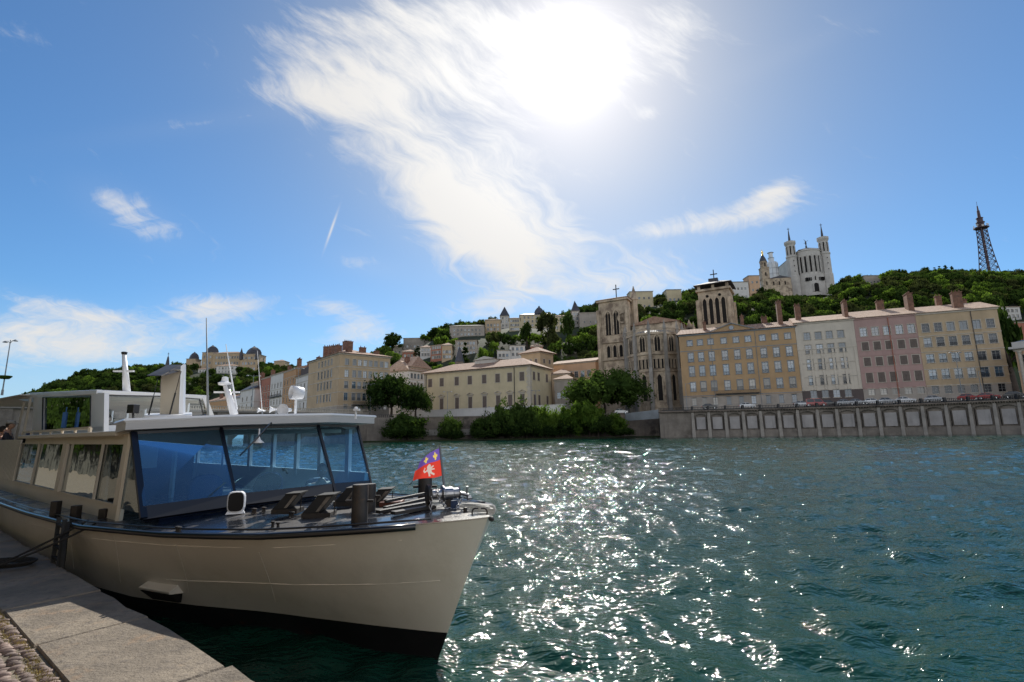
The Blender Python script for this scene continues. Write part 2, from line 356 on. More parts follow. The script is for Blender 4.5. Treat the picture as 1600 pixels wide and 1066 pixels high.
# ------------------------------------------------------------------ water
def make_water():
    m = bpy.data.materials.new('water'); m.use_nodes = True; t = NT(m.node_tree); p = t.n['Principled BSDF']
    tc = t.new('ShaderNodeTexCoord').outputs['Object']
    n1 = t.noise(t.vm('MULTIPLY', tc, (1.0, 1.9, 1.0)), 4.2, 2.5, .6, .5)
    n2 = t.noise(t.vm('MULTIPLY', tc, (1.0, 1.3, 1.0)), 13.0, 1.5, .5, .4)
    n3 = t.noise(tc, .05, 3, .5)
    p.inputs['Roughness'].default_value = .044; p.inputs['IOR'].default_value = 1.333
    t.put(p.inputs['Base Color'], t.mix(t.sstep(n3, .4, .6), (.006, .042, .029), (.006, .038, .031)))
    amp = t.m('ADD', .7, t.m('MULTIPLY', t.sstep(t.noise(t.vm('MULTIPLY', tc, (1.0, 1.8, 1.0)), .35, 4, .6), .35, .68), .55))
    n0 = t.noise(t.vm('MULTIPLY', tc, (1.0, 1.5, 1.0)), .7, 3, .6, .4)
    dist_ = t.sstep(t.vm('LENGTH', tc, None), 12, 70)
    amp = t.m('MULTIPLY', amp, t.m('SUBTRACT', 1.0, t.m('MULTIPLY', dist_, .45)))
    h = t.m('ADD', t.m('MULTIPLY', n0, .03), t.m('ADD', t.m('MULTIPLY', n1, .050), t.m('MULTIPLY', n2, .010)))
    t.put(p.inputs['Normal'], t.bump(t.m('MULTIPLY', h, amp), 1.0, 1.0))
    r = [1.8]
    while r[-1] < 150: r.append(r[-1]*1.0085)
    while r[-1] < 4000: r.append(r[-1]*1.12)
    r = np.array(r); th = np.radians(np.concatenate([np.arange(-170, -56, 6), np.arange(-56, -50, .5), np.arange(-50, 50, .14), np.arange(50, 56, .5), np.arange(56, 176, 6)]))
    Rr, T = np.meshgrid(r, th, indexing='ij')
    X = Rr*np.sin(T); Y = Rr*np.cos(T); Z = np.zeros_like(X)
    g = np.random.default_rng(5)
    wob = .35*np.sin(X*.31+Y*.17)+.3*np.sin(Y*.23-X*.11+1.3)
    for k in range(70):
        lam = .36*2**(g.random()*2.3); a_ = R(70)+g.normal()*1.0; ph = g.random()*6.28
        kx, ky = math.cos(a_)*2*math.pi/lam, math.sin(a_)*2*math.pi/lam
        mod = .6+.4*np.sin(X*.21*math.cos(k)+Y*.21*math.sin(k)+k)
        s_ = np.sin(kx*(X+wob)+ky*(Y+wob)+ph)
        Z += np.clip(lam/(Rr*.0085*1.6), 0, 1)*mod*(.0070*lam**.95)*(s_-.35*s_*s_)
    far_ = np.clip((Rr-14)/50, 0, 1)
    for k in range(50):
        lam = 1.1*2**(g.random()*1.9); a_ = R(70)+g.normal()*1.0; ph = g.random()*6.28
        kx, ky = math.cos(a_)*2*math.pi/lam, math.sin(a_)*2*math.pi/lam
        s_ = np.sin(kx*(X+wob)+ky*(Y+wob)+ph); Z += far_*(.0052*lam)*(s_-.3*s_*s_)
    Z += far_*g.normal(size=Z.shape)*.010*np.clip(Rr/60, 0, 1.3)
    Z *= np.clip((150-Rr)/15, 0, 1)
    nr, nt = X.shape
    me = bpy.data.meshes.new('water')
    me.vertices.add(nr*nt); me.vertices.foreach_set('co', np.stack([X, Y, Z], -1).ravel())
    i = np.arange(nr*nt).reshape(nr, nt)
    q = np.stack([i[:-1, :-1], i[:-1, 1:], i[1:, 1:], i[1:, :-1]], -1).reshape(-1, 4)[:, ::-1]
    me.loops.add(q.size); me.polygons.add(len(q))
    me.loops.foreach_set('vertex_index', q.ravel().astype(np.int32))
    me.polygons.foreach_set('loop_start', np.arange(0, q.size, 4, dtype=np.int32)); me.polygons.foreach_set('loop_total', np.full(len(q), 4, dtype=np.int32))
    me.update(calc_edges=True); me.materials.append(m); me.shade_smooth()
    o = bpy.data.objects.new('water', me); COL.objects.link(o); tag(o, kind='structure')
make_water()
# ------------------------------------------------------------------ near quay
U = Vector((-.785, .62, 0)).normalized(); NN = Vector((.62, .785, 0)).normalized(); BOW = Vector((-.27, 5.4, 0))
def sn(s, n, z): return BOW+U*s+NN*n+Vector((0, 0, z))
QN = -2.22         # n of the quay edge
def qz(p): return .7
def near_quay():
    m = bpy.data.materials.new('quay_slab'); m.use_nodes = True; t = NT(m.node_tree); p = t.n['Principled BSDF']
    tc = t.new('ShaderNodeTexCoord').outputs['Object']
    n1 = t.noise(tc, 1.2, 6, .65); n2 = t.noise(tc, 14, 6, .7); n3 = t.noise(tc, 45, 3, .6)
    c = t.ramp(n1, [(.3, (.10, .080, .058)), (.5, (.19, .155, .115)), (.75, (.30, .245, .18))])
    c = t.mix(t.m('MULTIPLY', t.sstep(n2, .5, .68), .65), c, (.11, .09, .075))
    c = t.mix(t.m('MULTIPLY', t.sstep(t.noise(tc, 3.2, 6, .7), .55, .66), .5), c, (.30, .20, .12))
    c = t.mix(t.m('MULTIPLY', t.sstep(n3, .66, .74), .6), c, (.07, .06, .05))
    t.put(p.inputs['Base Color'], c); p.inputs['Roughness'].default_value = .82
    t.put(p.inputs['Normal'], t.bump(t.m('ADD', t.m('MULTIPLY', n2, .8), t.m('ADD', t.m('MULTIPLY', t.noise(tc, 4, 5, .6), 1.2), t.m('MULTIPLY', n3, .35))), 1.0, .025))
    MATS['quay_slab'] = m
    pmat('mortar', (.17, .14, .10), .95, .25, 6, .8, 20, .02)
    pmat('cobble', (.22, .155, .125), .7, .35, 3.0, .5, 25, .006)
    g = MB()
    def P(s, d, z): return sn(s, QN-d, z)
    r_ = random.Random(3)
    s = -11.0
    while s < 60:             # big edge slabs with uneven joints, 1.5 m deep
        L = r_.uniform(.9, 1.7); z = .70+r_.uniform(-.006, .006); j = .012
        e = [P(s+j, r_.uniform(-.02, .02), z), P(s+L*.35, r_.uniform(-.015, .02), z), P(s+L*.7, r_.uniform(-.02, .015), z), P(s+L-j, r_.uniform(-.02, .02), z)]
        k = r_.uniform(-.05, .05)
        b_ = [P(s+L-j+k*.2, .76+r_.uniform(-.02, .03), z-.004), P(s+j-k*.2, .76+r_.uniform(-.02, .03), z-.004)]
        top = e+b_; n = len(top); ch = []
        cx = sum(top, Vector())/n
        up = [q+(cx-q).normalized()*.014 for q in top]; mid = [q-Vector((0, 0, .012)) for q in top]; lo = [Vector((q.x, q.y, -.4)) for q in top]
        g.add(up+mid+lo, [tuple(range(n))]+[(i, (i+1) % n, n+(i+1) % n, n+i) for i in range(n)]+[(n+i, n+(i+1) % n, 2*n+(i+1) % n, 2*n+i) for i in range(n)])
        s += L
    tag(g.build('quay_edge_slabs', 'quay_slab'), kind='structure')
    g = MB(); g.hexa([P(-11, .08, -1.5), P(60, .08, -1.5), P(60, 8.2, -1.5), P(-11, 8.2, -1.5), P(-11, .08, .672), P(60, .08, .672), P(60, 8.2, .672), P(-11, 8.2, .672)])
    tag(g.build('quay', 'mortar'), kind='structure')
    # water-worn cobbles set on edge behind the slabs
    vs = []; fs = []; r_ = np.random.default_rng(4)
    ns, nd = 8, 5
    base = []
    for i in range(nd+1):
        ph = (math.pi/2)*i/nd
        for k in range(ns):
            a_ = 2*math.pi*k/ns; base.append((math.cos(a_)*math.cos(ph), math.sin(a_)*math.cos(ph), math.sin(ph)))
    base = np.array(base); bf = [(i*ns+k, i*ns+(k+1) % ns, (i+1)*ns+(k+1) % ns, (i+1)*ns+k) for i in range(nd) for k in range(ns)]
    d = .82; cnt = 0
    while d < 3.4:
        s = -3.0
        while s < 11:
            lx = r_.uniform(.016, .030); ly = r_.uniform(.05, .085)*.62; a_ = r_.normal()*.22
            c = P(s+r_.normal()*.008, d+.01*r_.normal(), .668+r_.uniform(-.006, .008))
            q = base*np.array([lx, ly, r_.uniform(.014, .030)])
            rot = np.array([[math.cos(a_), -math.sin(a_), 0], [math.sin(a_), math.cos(a_), 0], [0, 0, 1]])
            q = q@rot.T
            w = np.outer(q[:, 0], np.array(U))+np.outer(q[:, 1], np.array(NN)); w[:, 2] = q[:, 2]
            vs.append(w+np.array(c)); fs += [tuple(i+cnt for i in f) for f in bf]; cnt += len(base)
            s += lx*2+.006
        d += .088
    me = bpy.data.meshes.new('cobbles'); me.from_pydata(np.concatenate(vs).tolist(), [], fs); me.update(); me.shade_smooth()
    me.materials.append(MATS['cobble']); o = bpy.data.objects.new('cobbles', me); COL.objects.link(o); tag(o, kind='structure')
    # dry grass and moss in the joint between slabs and cobbles
    pmat('dry_grass', (.34, .26, .09), .9, .4, 8); v = []; f = []
    for i in range(9000):
        s = r_.uniform(-2, 6); dd = .79+abs(r_.normal())*.045*(1+.8*math.sin(s*5)) if r_.random() < .7 else r_.uniform(.8, 2.6)
        c = P(s, dd, .668); h = r_.uniform(.010, .042)*(1 if dd < .92 else .6); a_ = r_.uniform(0, 6.28); w = .0035
        dx, dy = math.cos(a_)*w, math.sin(a_)*w; tx, ty = r_.normal()*.014, r_.normal()*.014
        k = len(v); v += [(c.x-dx, c.y-dy, c.z), (c.x+dx, c.y+dy, c.z), (c.x+tx, c.y+ty, c.z+h)]; f.append((k, k+1, k+2))
    me = bpy.data.meshes.new('joint_grass'); me.from_pydata(v, [], f); me.materials.append(MATS['dry_grass'])
    o = bpy.data.objects.new('joint_grass', me); COL.objects.link(o); tag(o, 'dry grass tufts growing in the joints of the quay paving', 'grass', kind='stuff')
    # tall retaining wall of the upper quay behind the camera (mirrored in the boat's side windows)
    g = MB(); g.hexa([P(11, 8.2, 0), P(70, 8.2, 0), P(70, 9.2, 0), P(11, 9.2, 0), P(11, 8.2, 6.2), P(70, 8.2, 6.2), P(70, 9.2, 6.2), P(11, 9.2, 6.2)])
    pmat('dark_wall', (.050, .048, .036), .95, .3, .4, .6, 2, .1)  # wall colour darkened so the boat's side windows mirror less light
    tag(g.build('retaining_wall', 'dark_wall'), 'dark rubble retaining wall along the near quay beside the boat stern', 'wall')
    g = MB(); g.hexa([P(-30, 8.2, 0), P(10.99, 8.2, 0), P(10.99, 9.2, 0), P(-30, 9.2, 0), P(-30, 8.2, 6.2), P(10.99, 8.2, 6.2), P(10.99, 9.2, 6.2), P(-30, 9.2, 6.2)])
    g.hexa([P(-30, 8.05, 6.2), P(70, 8.05, 6.2), P(70, 9.3, 6.2), P(-30, 9.3, 6.2), P(-30, 8.05, 6.5), P(70, 8.05, 6.5), P(70, 9.3, 6.5), P(-30, 9.3, 6.5)])
    o = g.build('retaining_wall', 'limestone'); tag(o, 'high stone retaining wall along the near quay behind the camera', 'wall')
near_quay()
# ------------------------------------------------------------------ foliage
def crown_mesh(name, rx, rz, ncl, nleaf, ls, seed, mat='leaf_mid', shape='round', core=True):
    g = np.random.default_rng(seed)
    d = g.normal(size=(ncl, 3)); d /= np.linalg.norm(d, axis=1)[:, None]; d[:, 2] = np.where(d[:, 2] < -.55, -d[:, 2]*.5, d[:, 2])
    rad = g.uniform(.45, .92, ncl)
    if shape == 'cone':
        h = g.random(ncl); d = np.stack([np.cos(d[:, 0]*9), np.sin(d[:, 0]*9), h], -1); k = (1-h)*g.uniform(.4, 1, ncl)+.05
        C = np.stack([d[:, 0]*k*rx, d[:, 1]*k*rx, h*2*rz], -1); cr = rx*.28*g.uniform(.6, 1.2, ncl)*(1.15-h)
    else:
        C = d*rad[:, None]*np.array([rx, rx, rz]); C[:, 2] += rz; cr = rx*.30*g.uniform(.6, 1.25, ncl)
    n = ncl*nleaf
    e = g.normal(size=(n, 3)); e /= np.linalg.norm(e, axis=1)[:, None]
    cc = np.repeat(C, nleaf, 0); rr = np.repeat(cr, nleaf)*g.uniform(.55, 1.08, n)
    P = cc+e*rr[:, None]*np.array([1, 1, .75])
    nrm = e+g.normal(size=(n, 3))*.55; nrm /= np.linalg.norm(nrm, axis=1)[:, None]
    t1 = np.cross(nrm, g.normal(size=(n, 3))); t1 /= np.linalg.norm(t1, axis=1)[:, None]; t2 = np.cross(nrm, t1)
    s_ = ls*g.uniform(.6, 1.3, n)[:, None]
    V = np.stack([P-t1*s_, P-t2*s_*.55, P+t1*s_, P+t2*s_*.55], 1).reshape(-1, 3); Fc = np.arange(4*n).reshape(n, 4)
    me = bpy.data.meshes.new(name); V = V.tolist(); Fc = Fc.tolist()
    if core:
        for i in range(ncl):      # leafy heart of each clump keeps the crown closed
            if rad[i] > .85 and shape != 'cone': continue
            k = len(V); c = C[i]; r0 = cr[i]*.62
            oc = np.array([(1, 0, 0), (-1, 0, 0), (0, 1, 0), (0, -1, 0), (0, 0, 1), (0, 0, -1)])*r0*g.uniform(.7, 1.1, (6, 1))+c
            V += oc.tolist(); Fc += [[k+a_, k+b_, k+c_] for a_, b_, c_ in ((0, 2, 4), (2, 1, 4), (1, 3, 4), (3, 0, 4), (2, 0, 5), (1, 2, 5), (3, 1, 5), (0, 3, 5))]
    me.from_pydata(V, [], Fc); me.materials.append(MATS[mat]); me.update(); return me
def trunk_mesh(name, h, r, seed=1, spread=.5):
    g = MB(); q = random.Random(seed)
    g.tube([(0, 0, -.5), (.05*h, 0, h*.4), (0, .03*h, h*.8), (.02*h, 0, h*1.25)], [r, r*.75, r*.5, r*.15], 7)
    for i in range(5):
        a_ = i*1.3+q.random(); z = h*(.5+.12*i)
        g.tube([(0.02*h, .02*h, z), (math.cos(a_)*h*spread*.5, math.sin(a_)*h*spread*.5, z+h*.28), (math.cos(a_)*h*spread*.9, math.sin(a_)*h*spread*.9, z+h*.45)], [r*.4, r*.25, r*.08], 5)
    me = bpy.data.meshes.new(name); me.from_pydata(g.v, [], g.f); me.materials.append(MATS['bark']); me.shade_smooth(); return me
FAR = [crown_mesh('crown', 5.0, 4.2, 34, 34, .55, i, ('leaf_dark', 'leaf_mid', 'leaf_olive', 'leaf_dark')[i]) for i in range(4)]
FAR_T = trunk_mesh('trunk', 4.5, .35, 2)
CONE = crown_mesh('crown', 2.6, 6.5, 46, 24, .5, 9, 'leaf_dark', 'cone')
CEDAR = crown_mesh('crown', 4.5, 6.0, 30, 30, .55, 15, 'leaf_dark', 'cone')
def tree(loc, h, w, label, group, crown=None, trunk=None, name='tree', cat='tree', rz=0, lift=.28):
    t = thing(name, label, cat, loc, rz, group)
    cr = crown or FAR[0]
    if 'ext' not in cr: cr['ext'] = (sorted(v.co.z for v in cr.vertices)[int(len(cr.vertices)*.975)], sorted(abs(v.co.x) for v in cr.vertices)[int(len(cr.vertices)*.95)])
    top, wx = cr['ext']
    c = inst('crown', cr, t, (0, 0, h*lift), rnd.random()*6, (w/2/wx, w/2/wx, h*(1-lift)/top))
    inst('trunk', trunk or FAR_T, t, (0, 0, 0), 0, (h/9, h/9, h/9)); return t
# ------------------------------------------------------------------ hill terrain
RID = [(-400, 655), (-60, 640), (30, 622), (60, 610), (90, 596), (150, 584), (200, 574), (300, 570), (430, 572), (470, 578), (520, 582), (560, 572), (600, 550), (640, 540), (700, 516), (760, 507),
       (850, 506), (930, 484), (1000, 474), (1050, 463), (1130, 456), (1170, 458), (1250, 462), (1300, 452), (1330, 438), (1400, 432), (1490, 430), (1600, 432), (1750, 440), (2100, 480)]
RY = [(-400, 560), (430, 560), (600, 440), (760, 420), (1000, 440), (1150, 465), (1300, 480), (2100, 480)]
RB = [(-400, 400), (300, 380), (480, 300), (600, 240), (1000, 238), (2100, 205)]
def lerp(tab, x):
    for (x0, y0), (x1, y1) in zip(tab, tab[1:]):
        if x <= x1: return y0+(y1-y0)*max(0, min(1, (x-x0)/(x1-x0)))
    return tab[-1][1]
def ridge(px):
    Y = lerp(RY, px); top = atY(px, lerp(RID, px), Y); return Y, top.z-lerp([(900, 9), (1250, 16), (1800, 16)], px)
def gpt(px, t):
    Y1, z1 = ridge(px); Y0 = lerp(RB, px); Y = Y0+(Y1-Y0)*t
    z = 8+(z1-8)*(math.sin(min(t, 1)*math.pi/2)**.85 if t > 0 else 0)
    if t > 1: z = z1-(t-1)*40
    return atbase(px, Y, z)
def ground_at(px, py):
    best = None
    for i in range(201):
        p = gpt(px, i/200); e = abs(proj(p)[1]-py)
        if best is None or e < best[0]: best = (e, p, i/200)
    return best[1], best[2]
g = MB(); cols = list(range(-400, 2101, 25)); ts = [-.3, -.1, 0, .06, .12, .2, .3, .4, .5, .6, .7, .8, .9, 1, 1.3, 2.5]
for px in cols:
    for t in ts:
        p = gpt(px, t); g.v.append((p.x, p.y, 7.0 if t < 0 else p.z+math.sin(px*.05+t*7)*1.2*min(1, max(0, t)*4)))
n = len(ts)
for i in range(len(cols)-1):
    for k in range(n-1): g.f.append((i*n+k, i*n+k+1, (i+1)*n+k+1, (i+1)*n+k)); g.mi.append(0)
pmat('hill_ground', (.022, .034, .010), .95, .3, .05, .6, .5, .4, col2=(.05, .045, .025), c2scale=.03, c2lo=.55, c2hi=.7)
o = g.build('hill', 'hill_ground', smooth=True); tag(o, kind='structure')
# ------------------------------------------------------------------ far bank: street level and walls
WR = [(1031, 147), (1083, 145), (1300, 135), (1600, 110), (1800, 92)]       # (column, depth) of the right-hand wall
WL = [(380, 235), (480, 190), (560, 160), (700, 160), (860, 160), (976, 160), (1031, 160)]
wr = [atbase(px, Y, 4) for px, Y in WR]; wl = [atbase(px, Y, 4) for px, Y in WL]
g = MB()
far_edge = [(-120, 330), (-160, 420)]
poly = [(atbase(px, lerp(WL, px), 4).x, lerp(WL, px)) for px in range(380, 1031, 10)]+[(atbase(px, lerp(WR, px), 4).x+.6, lerp(WR, px)+.5) for px in range(1032, 1801, 6)]+[(240, 90), (330, 260), (260, 300), (100, 290), (-60, 330), (-150, 420)]
g.prism([(p[0], p[1]+.45) for p in poly], -2, 7.3)
tag(g.build('street', 'asphalt'), kind='structure')
def wallpt(tab, px, z, off=0):
    Y = lerp(tab, px); p = atbase(px, Y, 4); q = atbase(px+3, lerp(tab, px+3), 4); d = Vector((q.x-p.x, q.y-p.y, 0)).normalized()
    nn = Vector((d.y, -d.x, 0)); return Vector((p.x, p.y, z))+nn*off       # off > 0: towards the river
def seg(g, tab, a_, b_, z0, z1, o0, o1, mi=0, n=1):
    for i in range(n):
        pa, pb = a_+(b_-a_)*i/n, a_+(b_-a_)*(i+1)/n
        g.hexa([wallpt(tab, pa, z0, o1), wallpt(tab, pb, z0, o1), wallpt(tab, pb, z0, o0), wallpt(tab, pa, z0, o0),
                wallpt(tab, pa, z1, o1), wallpt(tab, pb, z1, o1), wallpt(tab, pb, z1, o0), wallpt(tab, pa, z1, o0)], mi)
def balusters(g, tab, a_, b_, z0, z1, off, step, w=.12, mi=0):
    pa = wallpt(tab, a_, z0, off); px = a_
    while px < b_:
        p = wallpt(tab, px, z0, off); g.box(p.x-w/2, p.x+w/2, p.y-w/2, p.y+w/2, z0, z1, mi)
        px += step/p.y*800/1.0
PIL = [1083, 1108, 1134.6, 1162, 1189, 1218, 1247, 1278, 1309, 1342, 1375, 1409, 1443.6, 1480.6, 1518, 1557, 1596, 1636, 1678]
root = thing('embankment_wall', 'long stone embankment wall of blind bays and pilasters below the parked cars', 'wall', tuple(wallpt(WR, 1031, 0)))
g = MB()
seg(g, WR, 1031, 1083, -1.5, 7.0, 0, -1.2, 0, 2)
e0, e1 = wallpt(WR, 1031, 0), Vector((wl[-1].x, wl[-1].y, 0))
seg(g, WR, 1083, 1678, -1.5, 1.7, .35, -1.2, 0, 19); seg(g, WR, 1083, 1678, 1.7, 6.95, -.55, -1.2, 0, 19)
g.hexa([e0+Vector((0, .01, -1.5)), e0+Vector((1, .01, -1.5)), e1+Vector((1, 0, -1.5)), e1+Vector((0, 0, -1.5)), e0+Vector((0, .01, 6.95)), e0+Vector((1, .01, 6.95)), e1+Vector((1, 0, 6.95)), e1+Vector((0, 0, 6.95))])
for pa, pb in zip(PIL, PIL[1:]):       # arch heads and jambs of the bays
    L = pb-pa; xs = [pa+L*(.12+.76*i/8) for i in range(9)]; zz = [5.75+.55*math.sin(math.pi*i/8)**.7 for i in range(9)]
    seg(g, WR, pa, pa+L*.12, 1.7, 6.95, 0, -.53, 0); seg(g, WR, pa+L*.88, pb, 1.7, 6.95, 0, -.53, 0)
    for i in range(8):
        z0 = (zz[i]+zz[i+1])/2; seg(g, WR, xs[i], xs[i+1], z0, 6.95, 0, -.53, 0)
g.build('wall', 'quay_wall', root)
g = MB(); seg(g, WR, 1030, 1678, 7.0, 7.32, .7, -.9, 0, 40); g.build('ledge', 'rubble', root)
g = MB()
for px in np.arange(1034, 1676, 4.4): seg(g, WR, px, px+1.6, 6.75, 6.998, .55, .02, 0)
g.build('corbel_row', 'rubble', root)
g = MB(); seg(g, WR, 1030, 1678, 8.1, 8.2, .62, .5, 0, 40); seg(g, WR, 1030, 1678, 7.4, 7.46, .6, .54, 0, 40)
balusters(g, WR, 1031, 1678, 7.325, 8.1, .57, .42, .09)
for px in PIL: p = wallpt(WR, px, 0, .57); g.box(p.x-.25, p.x+.25, p.y-.25, p.y+.25, 7.325, 8.45)
g.build('railing', 'iron', root)
for i, px in enumerate(PIL[:-1]):
    g = MB(); k = .5*800/lerp(WR, px)
    a0 = [wallpt(WR, px-k, -1, .75), wallpt(WR, px+k, -1, .75), wallpt(WR, px+k, -1, .01), wallpt(WR, px-k, -1, .01)]
    k *= .75; b0 = [wallpt(WR, px-k, 6.74, .3), wallpt(WR, px+k, 6.74, .3), wallpt(WR, px+k, 6.74, .01), wallpt(WR, px-k, 6.74, .01)]
    g.hexa(a0+b0); g.build('pilaster', 'pilaster', root)
    pb = PIL[i+1]; L = pb-px; g = MB(); seg(g, WR, px+L*.22, px+L*.78, 2.1, 5.4, -.2, -.54, 0)
    g.build('panel', 'infill', root)
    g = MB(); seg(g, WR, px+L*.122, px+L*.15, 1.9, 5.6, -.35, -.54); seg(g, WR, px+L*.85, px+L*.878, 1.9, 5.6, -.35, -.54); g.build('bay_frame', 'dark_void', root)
root = thing('embankment_wall', 'weathered rubble embankment wall overgrown with bushes below the pale villa', 'wall', tuple(wallpt(WL, 560, 0)))
g = MB(); seg(g, WL, 400, 1031, -1.5, 7.0, 0, -1, 0, 14); g.build('wall', 'rubble', root)
g = MB(); seg(g, WL, 400, 976, 7.0, 7.35, .25, -1, 0, 13); g.build('coping', 'quay_wall', root)
g = MB(); seg(g, WL, 636, 870, 1.6, 3.4, .5, .02, 0, 5); g.build('lower_ledge', 'pilaster', root)
g = MB()
for a_, b_ in ((560, 636), ): seg(g, WL, a_, b_, -1.5, 7.0, .6, .02, 0, 3)
g.build('buttress', 'quay_wall', root)
g = MB(); seg(g, WL, 400, 640, 8.1, 8.25, .1, -.1, 0, 6); balusters(g, WL, 400, 640, 7.36, 8.1, 0, .6, .15); g.build('railing', 'iron', root)
# grey ramp that goes down to the lower quay beside the cathedral
root = thing('ramp', 'grey sloping ramp wall beside the big dark tree below the cathedral', 'ramp', tuple(wallpt(WL, 976, 0)))
g = MB(); A, B = wallpt(WL, 976, 0, 1.8), wallpt(WR, 1031, 0, -2.5); d = Vector((0, .8, 0))
def zz_(px, py, p): return atY(px, py, p.y).z
g.hexa([A+Vector((0, 0, zz_(976, 658, A))), B+Vector((0, 0, zz_(1031, 654, B))), B+d+Vector((0, 0, zz_(1031, 654, B))), A+d+Vector((0, 0, zz_(976, 658, A))),
        A+Vector((0, 0, zz_(976, 646, A))), B+Vector((0, 0, zz_(1031, 640, B))), B+d+Vector((0, 0, zz_(1031, 640, B))), A+d+Vector((0, 0, zz_(976, 646, A)))])
g.build('parapet', 'lead', root)
# ------------------------------------------------------------------ stone bridge at the left, deck railing seen over the boat's roof
root = thing('stone_bridge', 'long low stone arch bridge seen above the boat roof at left', 'bridge', (-47, 158, 0))
BA, BB = Vector((-46.5, 158, 0)), Vector((-118, 62, 0)); bd = (BB-BA); BL = bd.length; bd.normalize(); bn = Vector((-bd.y, bd.x, 0))
if bn.x > 0: bn = -bn            # away from the camera
def bp(s, o, z): return BA+bd*s+bn*o+Vector((0, 0, z))
g = MB(); NA = 3; pier = 4
for k in range(NA):
    s0 = BL*k/NA; s1 = BL*(k+1)/NA; m = 14
    for i in range(m):
        ta, tb = s0+pier/2+(s1-s0-pier)*i/m, s0+pier/2+(s1-s0-pier)*(i+1)/m
        za = 1.5+5.2*math.sin(math.pi*i/m)**.6; zb = 1.5+5.2*math.sin(math.pi*(i+1)/m)**.6 if i < m-1 else 1.5
        g.hexa([bp(ta, 0, za), bp(tb, 0, zb), bp(tb, 14, zb), bp(ta, 14, za), bp(ta, 0, 8.2), bp(tb, 0, 8.2), bp(tb, 14, 8.2), bp(ta, 14, 8.2)])
    g.hexa([bp(s0-pier/2, -.4, -2), bp(s0+pier/2, -.4, -2), bp(s0+pier/2, 14.4, -2), bp(s0-pier/2, 14.4, -2), bp(s0-pier/2, -.4, 8.2), bp(s0+pier/2, -.4, 8.2), bp(s0+pier/2, 14.4, 8.2), bp(s0-pier/2, 14.4, 8.2)])
g.build('arch_span', 'quay_wall', root)
g = MB(); g.hexa([bp(-2, -.6, 8.2), bp(BL, -.6, 8.2), bp(BL, 14.6, 8.2), bp(-2, 14.6, 8.2), bp(-2, -.6, 8.6), bp(BL, -.6, 8.6), bp(BL, 14.6, 8.6), bp(-2, 14.6, 8.6)]); g.build('deck', 'street_stone', root)
g = MB()
for o_ in (-.4, 14.4):
    g.beam(bp(-2, o_, 9.62), bp(BL, o_, 9.62), .3, .14); g.beam(bp(-2, o_, 8.75), bp(BL, o_, 8.75), .2, .12)
    s_ = 0
    while s_ < BL: g.beam(bp(s_, o_, 8.6), bp(s_, o_, 9.55), .16, .16, up=(1, 0, 0)); s_ += .55
g.build('railing', 'trim_stone', root)
# ground of the near bank beyond the bridge end
g = MB(); g.prism([(-104, 60), (-150, 20), (-260, 60), (-200, 200), (-118, 92)], -2, 8.4); tag(g.build('near_bank_ground', 'asphalt'), kind='structure')
# ------------------------------------------------------------------ buildings
WC = {}
def win_mesh(w, h, kind, sur, gl):
    key = (round(w*4), round(h*4), kind, sur, gl)
    if key in WC: return WC[key]
    f = MB(); p = MB(); t = .16 if w > .8 else .1
    if sur:
        f.box(-w/2-t, -w/2, -.05, .2, 0, h, 0); f.box(w/2, w/2+t, -.05, .2, 0, h, 0)
        f.box(-w/2-t, w/2+t, -.06, .2, h, h+t*1.2, 0); f.box(-w/2-t-.08, w/2+t+.08, -.14, .2, -.14, 0, 0)
    b = .07
    if kind in ('sash', 'bars'):
        for x in (-w/2, -b/2, w/2-b): f.box(x, x+b, .12, .19, 0, h, 1)
        for z in (0, h*.33, h*.66, h-b): f.box(-w/2+.003, w/2-.003, .13, .185, z, z+b*.8, 1)
    elif kind == 'louvre':
        for x in (-w/2+.02, .01): f.box(x, x+w/2-.03, -.015, .05, 0.02, h-.02, 2)
        k = int(h/.22)
        for i in range(k): f.box(-w/2+.08, w/2-.08, -.04, -.0155, .08+i*(h-.1)/k, .08+i*(h-.1)/k+.08, 2)
    elif kind == 'rail':
        for x in (-w/2, -b/2, w/2-b): f.box(x, x+b, .12, .19, 0, h, 1)
        f.box(-w/2+.003, w/2-.003, .13, .185, h*.7, h*.7+b, 1); f.box(-w/2+.003, w/2-.003, .13, .185, h-b, h, 1)
        f.box(-w/2, w/2, -.1, -.06, .85, .91, 3)
        for i in range(int(w/.14)): f.box(-w/2+.03+i*.14, -w/2+.06+i*.14, -.09, -.07, .03, .85, 3)
    p.box(-w/2, w/2, .2, .24, 0, h, 0)
    def mk(g, n, ms):
        me = bpy.data.meshes.new(n); me.from_pydata(g.v, [], g.f)
        for m_ in ms: me.materials.append(MATS[m_])
        me.polygons.foreach_set('material_index', g.mi); me.update(); return me
    WC[key] = (mk(f, 'window', (sur or 'trim_stone', 'shutter_white', 'shutter', 'iron')), mk(p, 'pane', (gl,)))
    return WC[key]
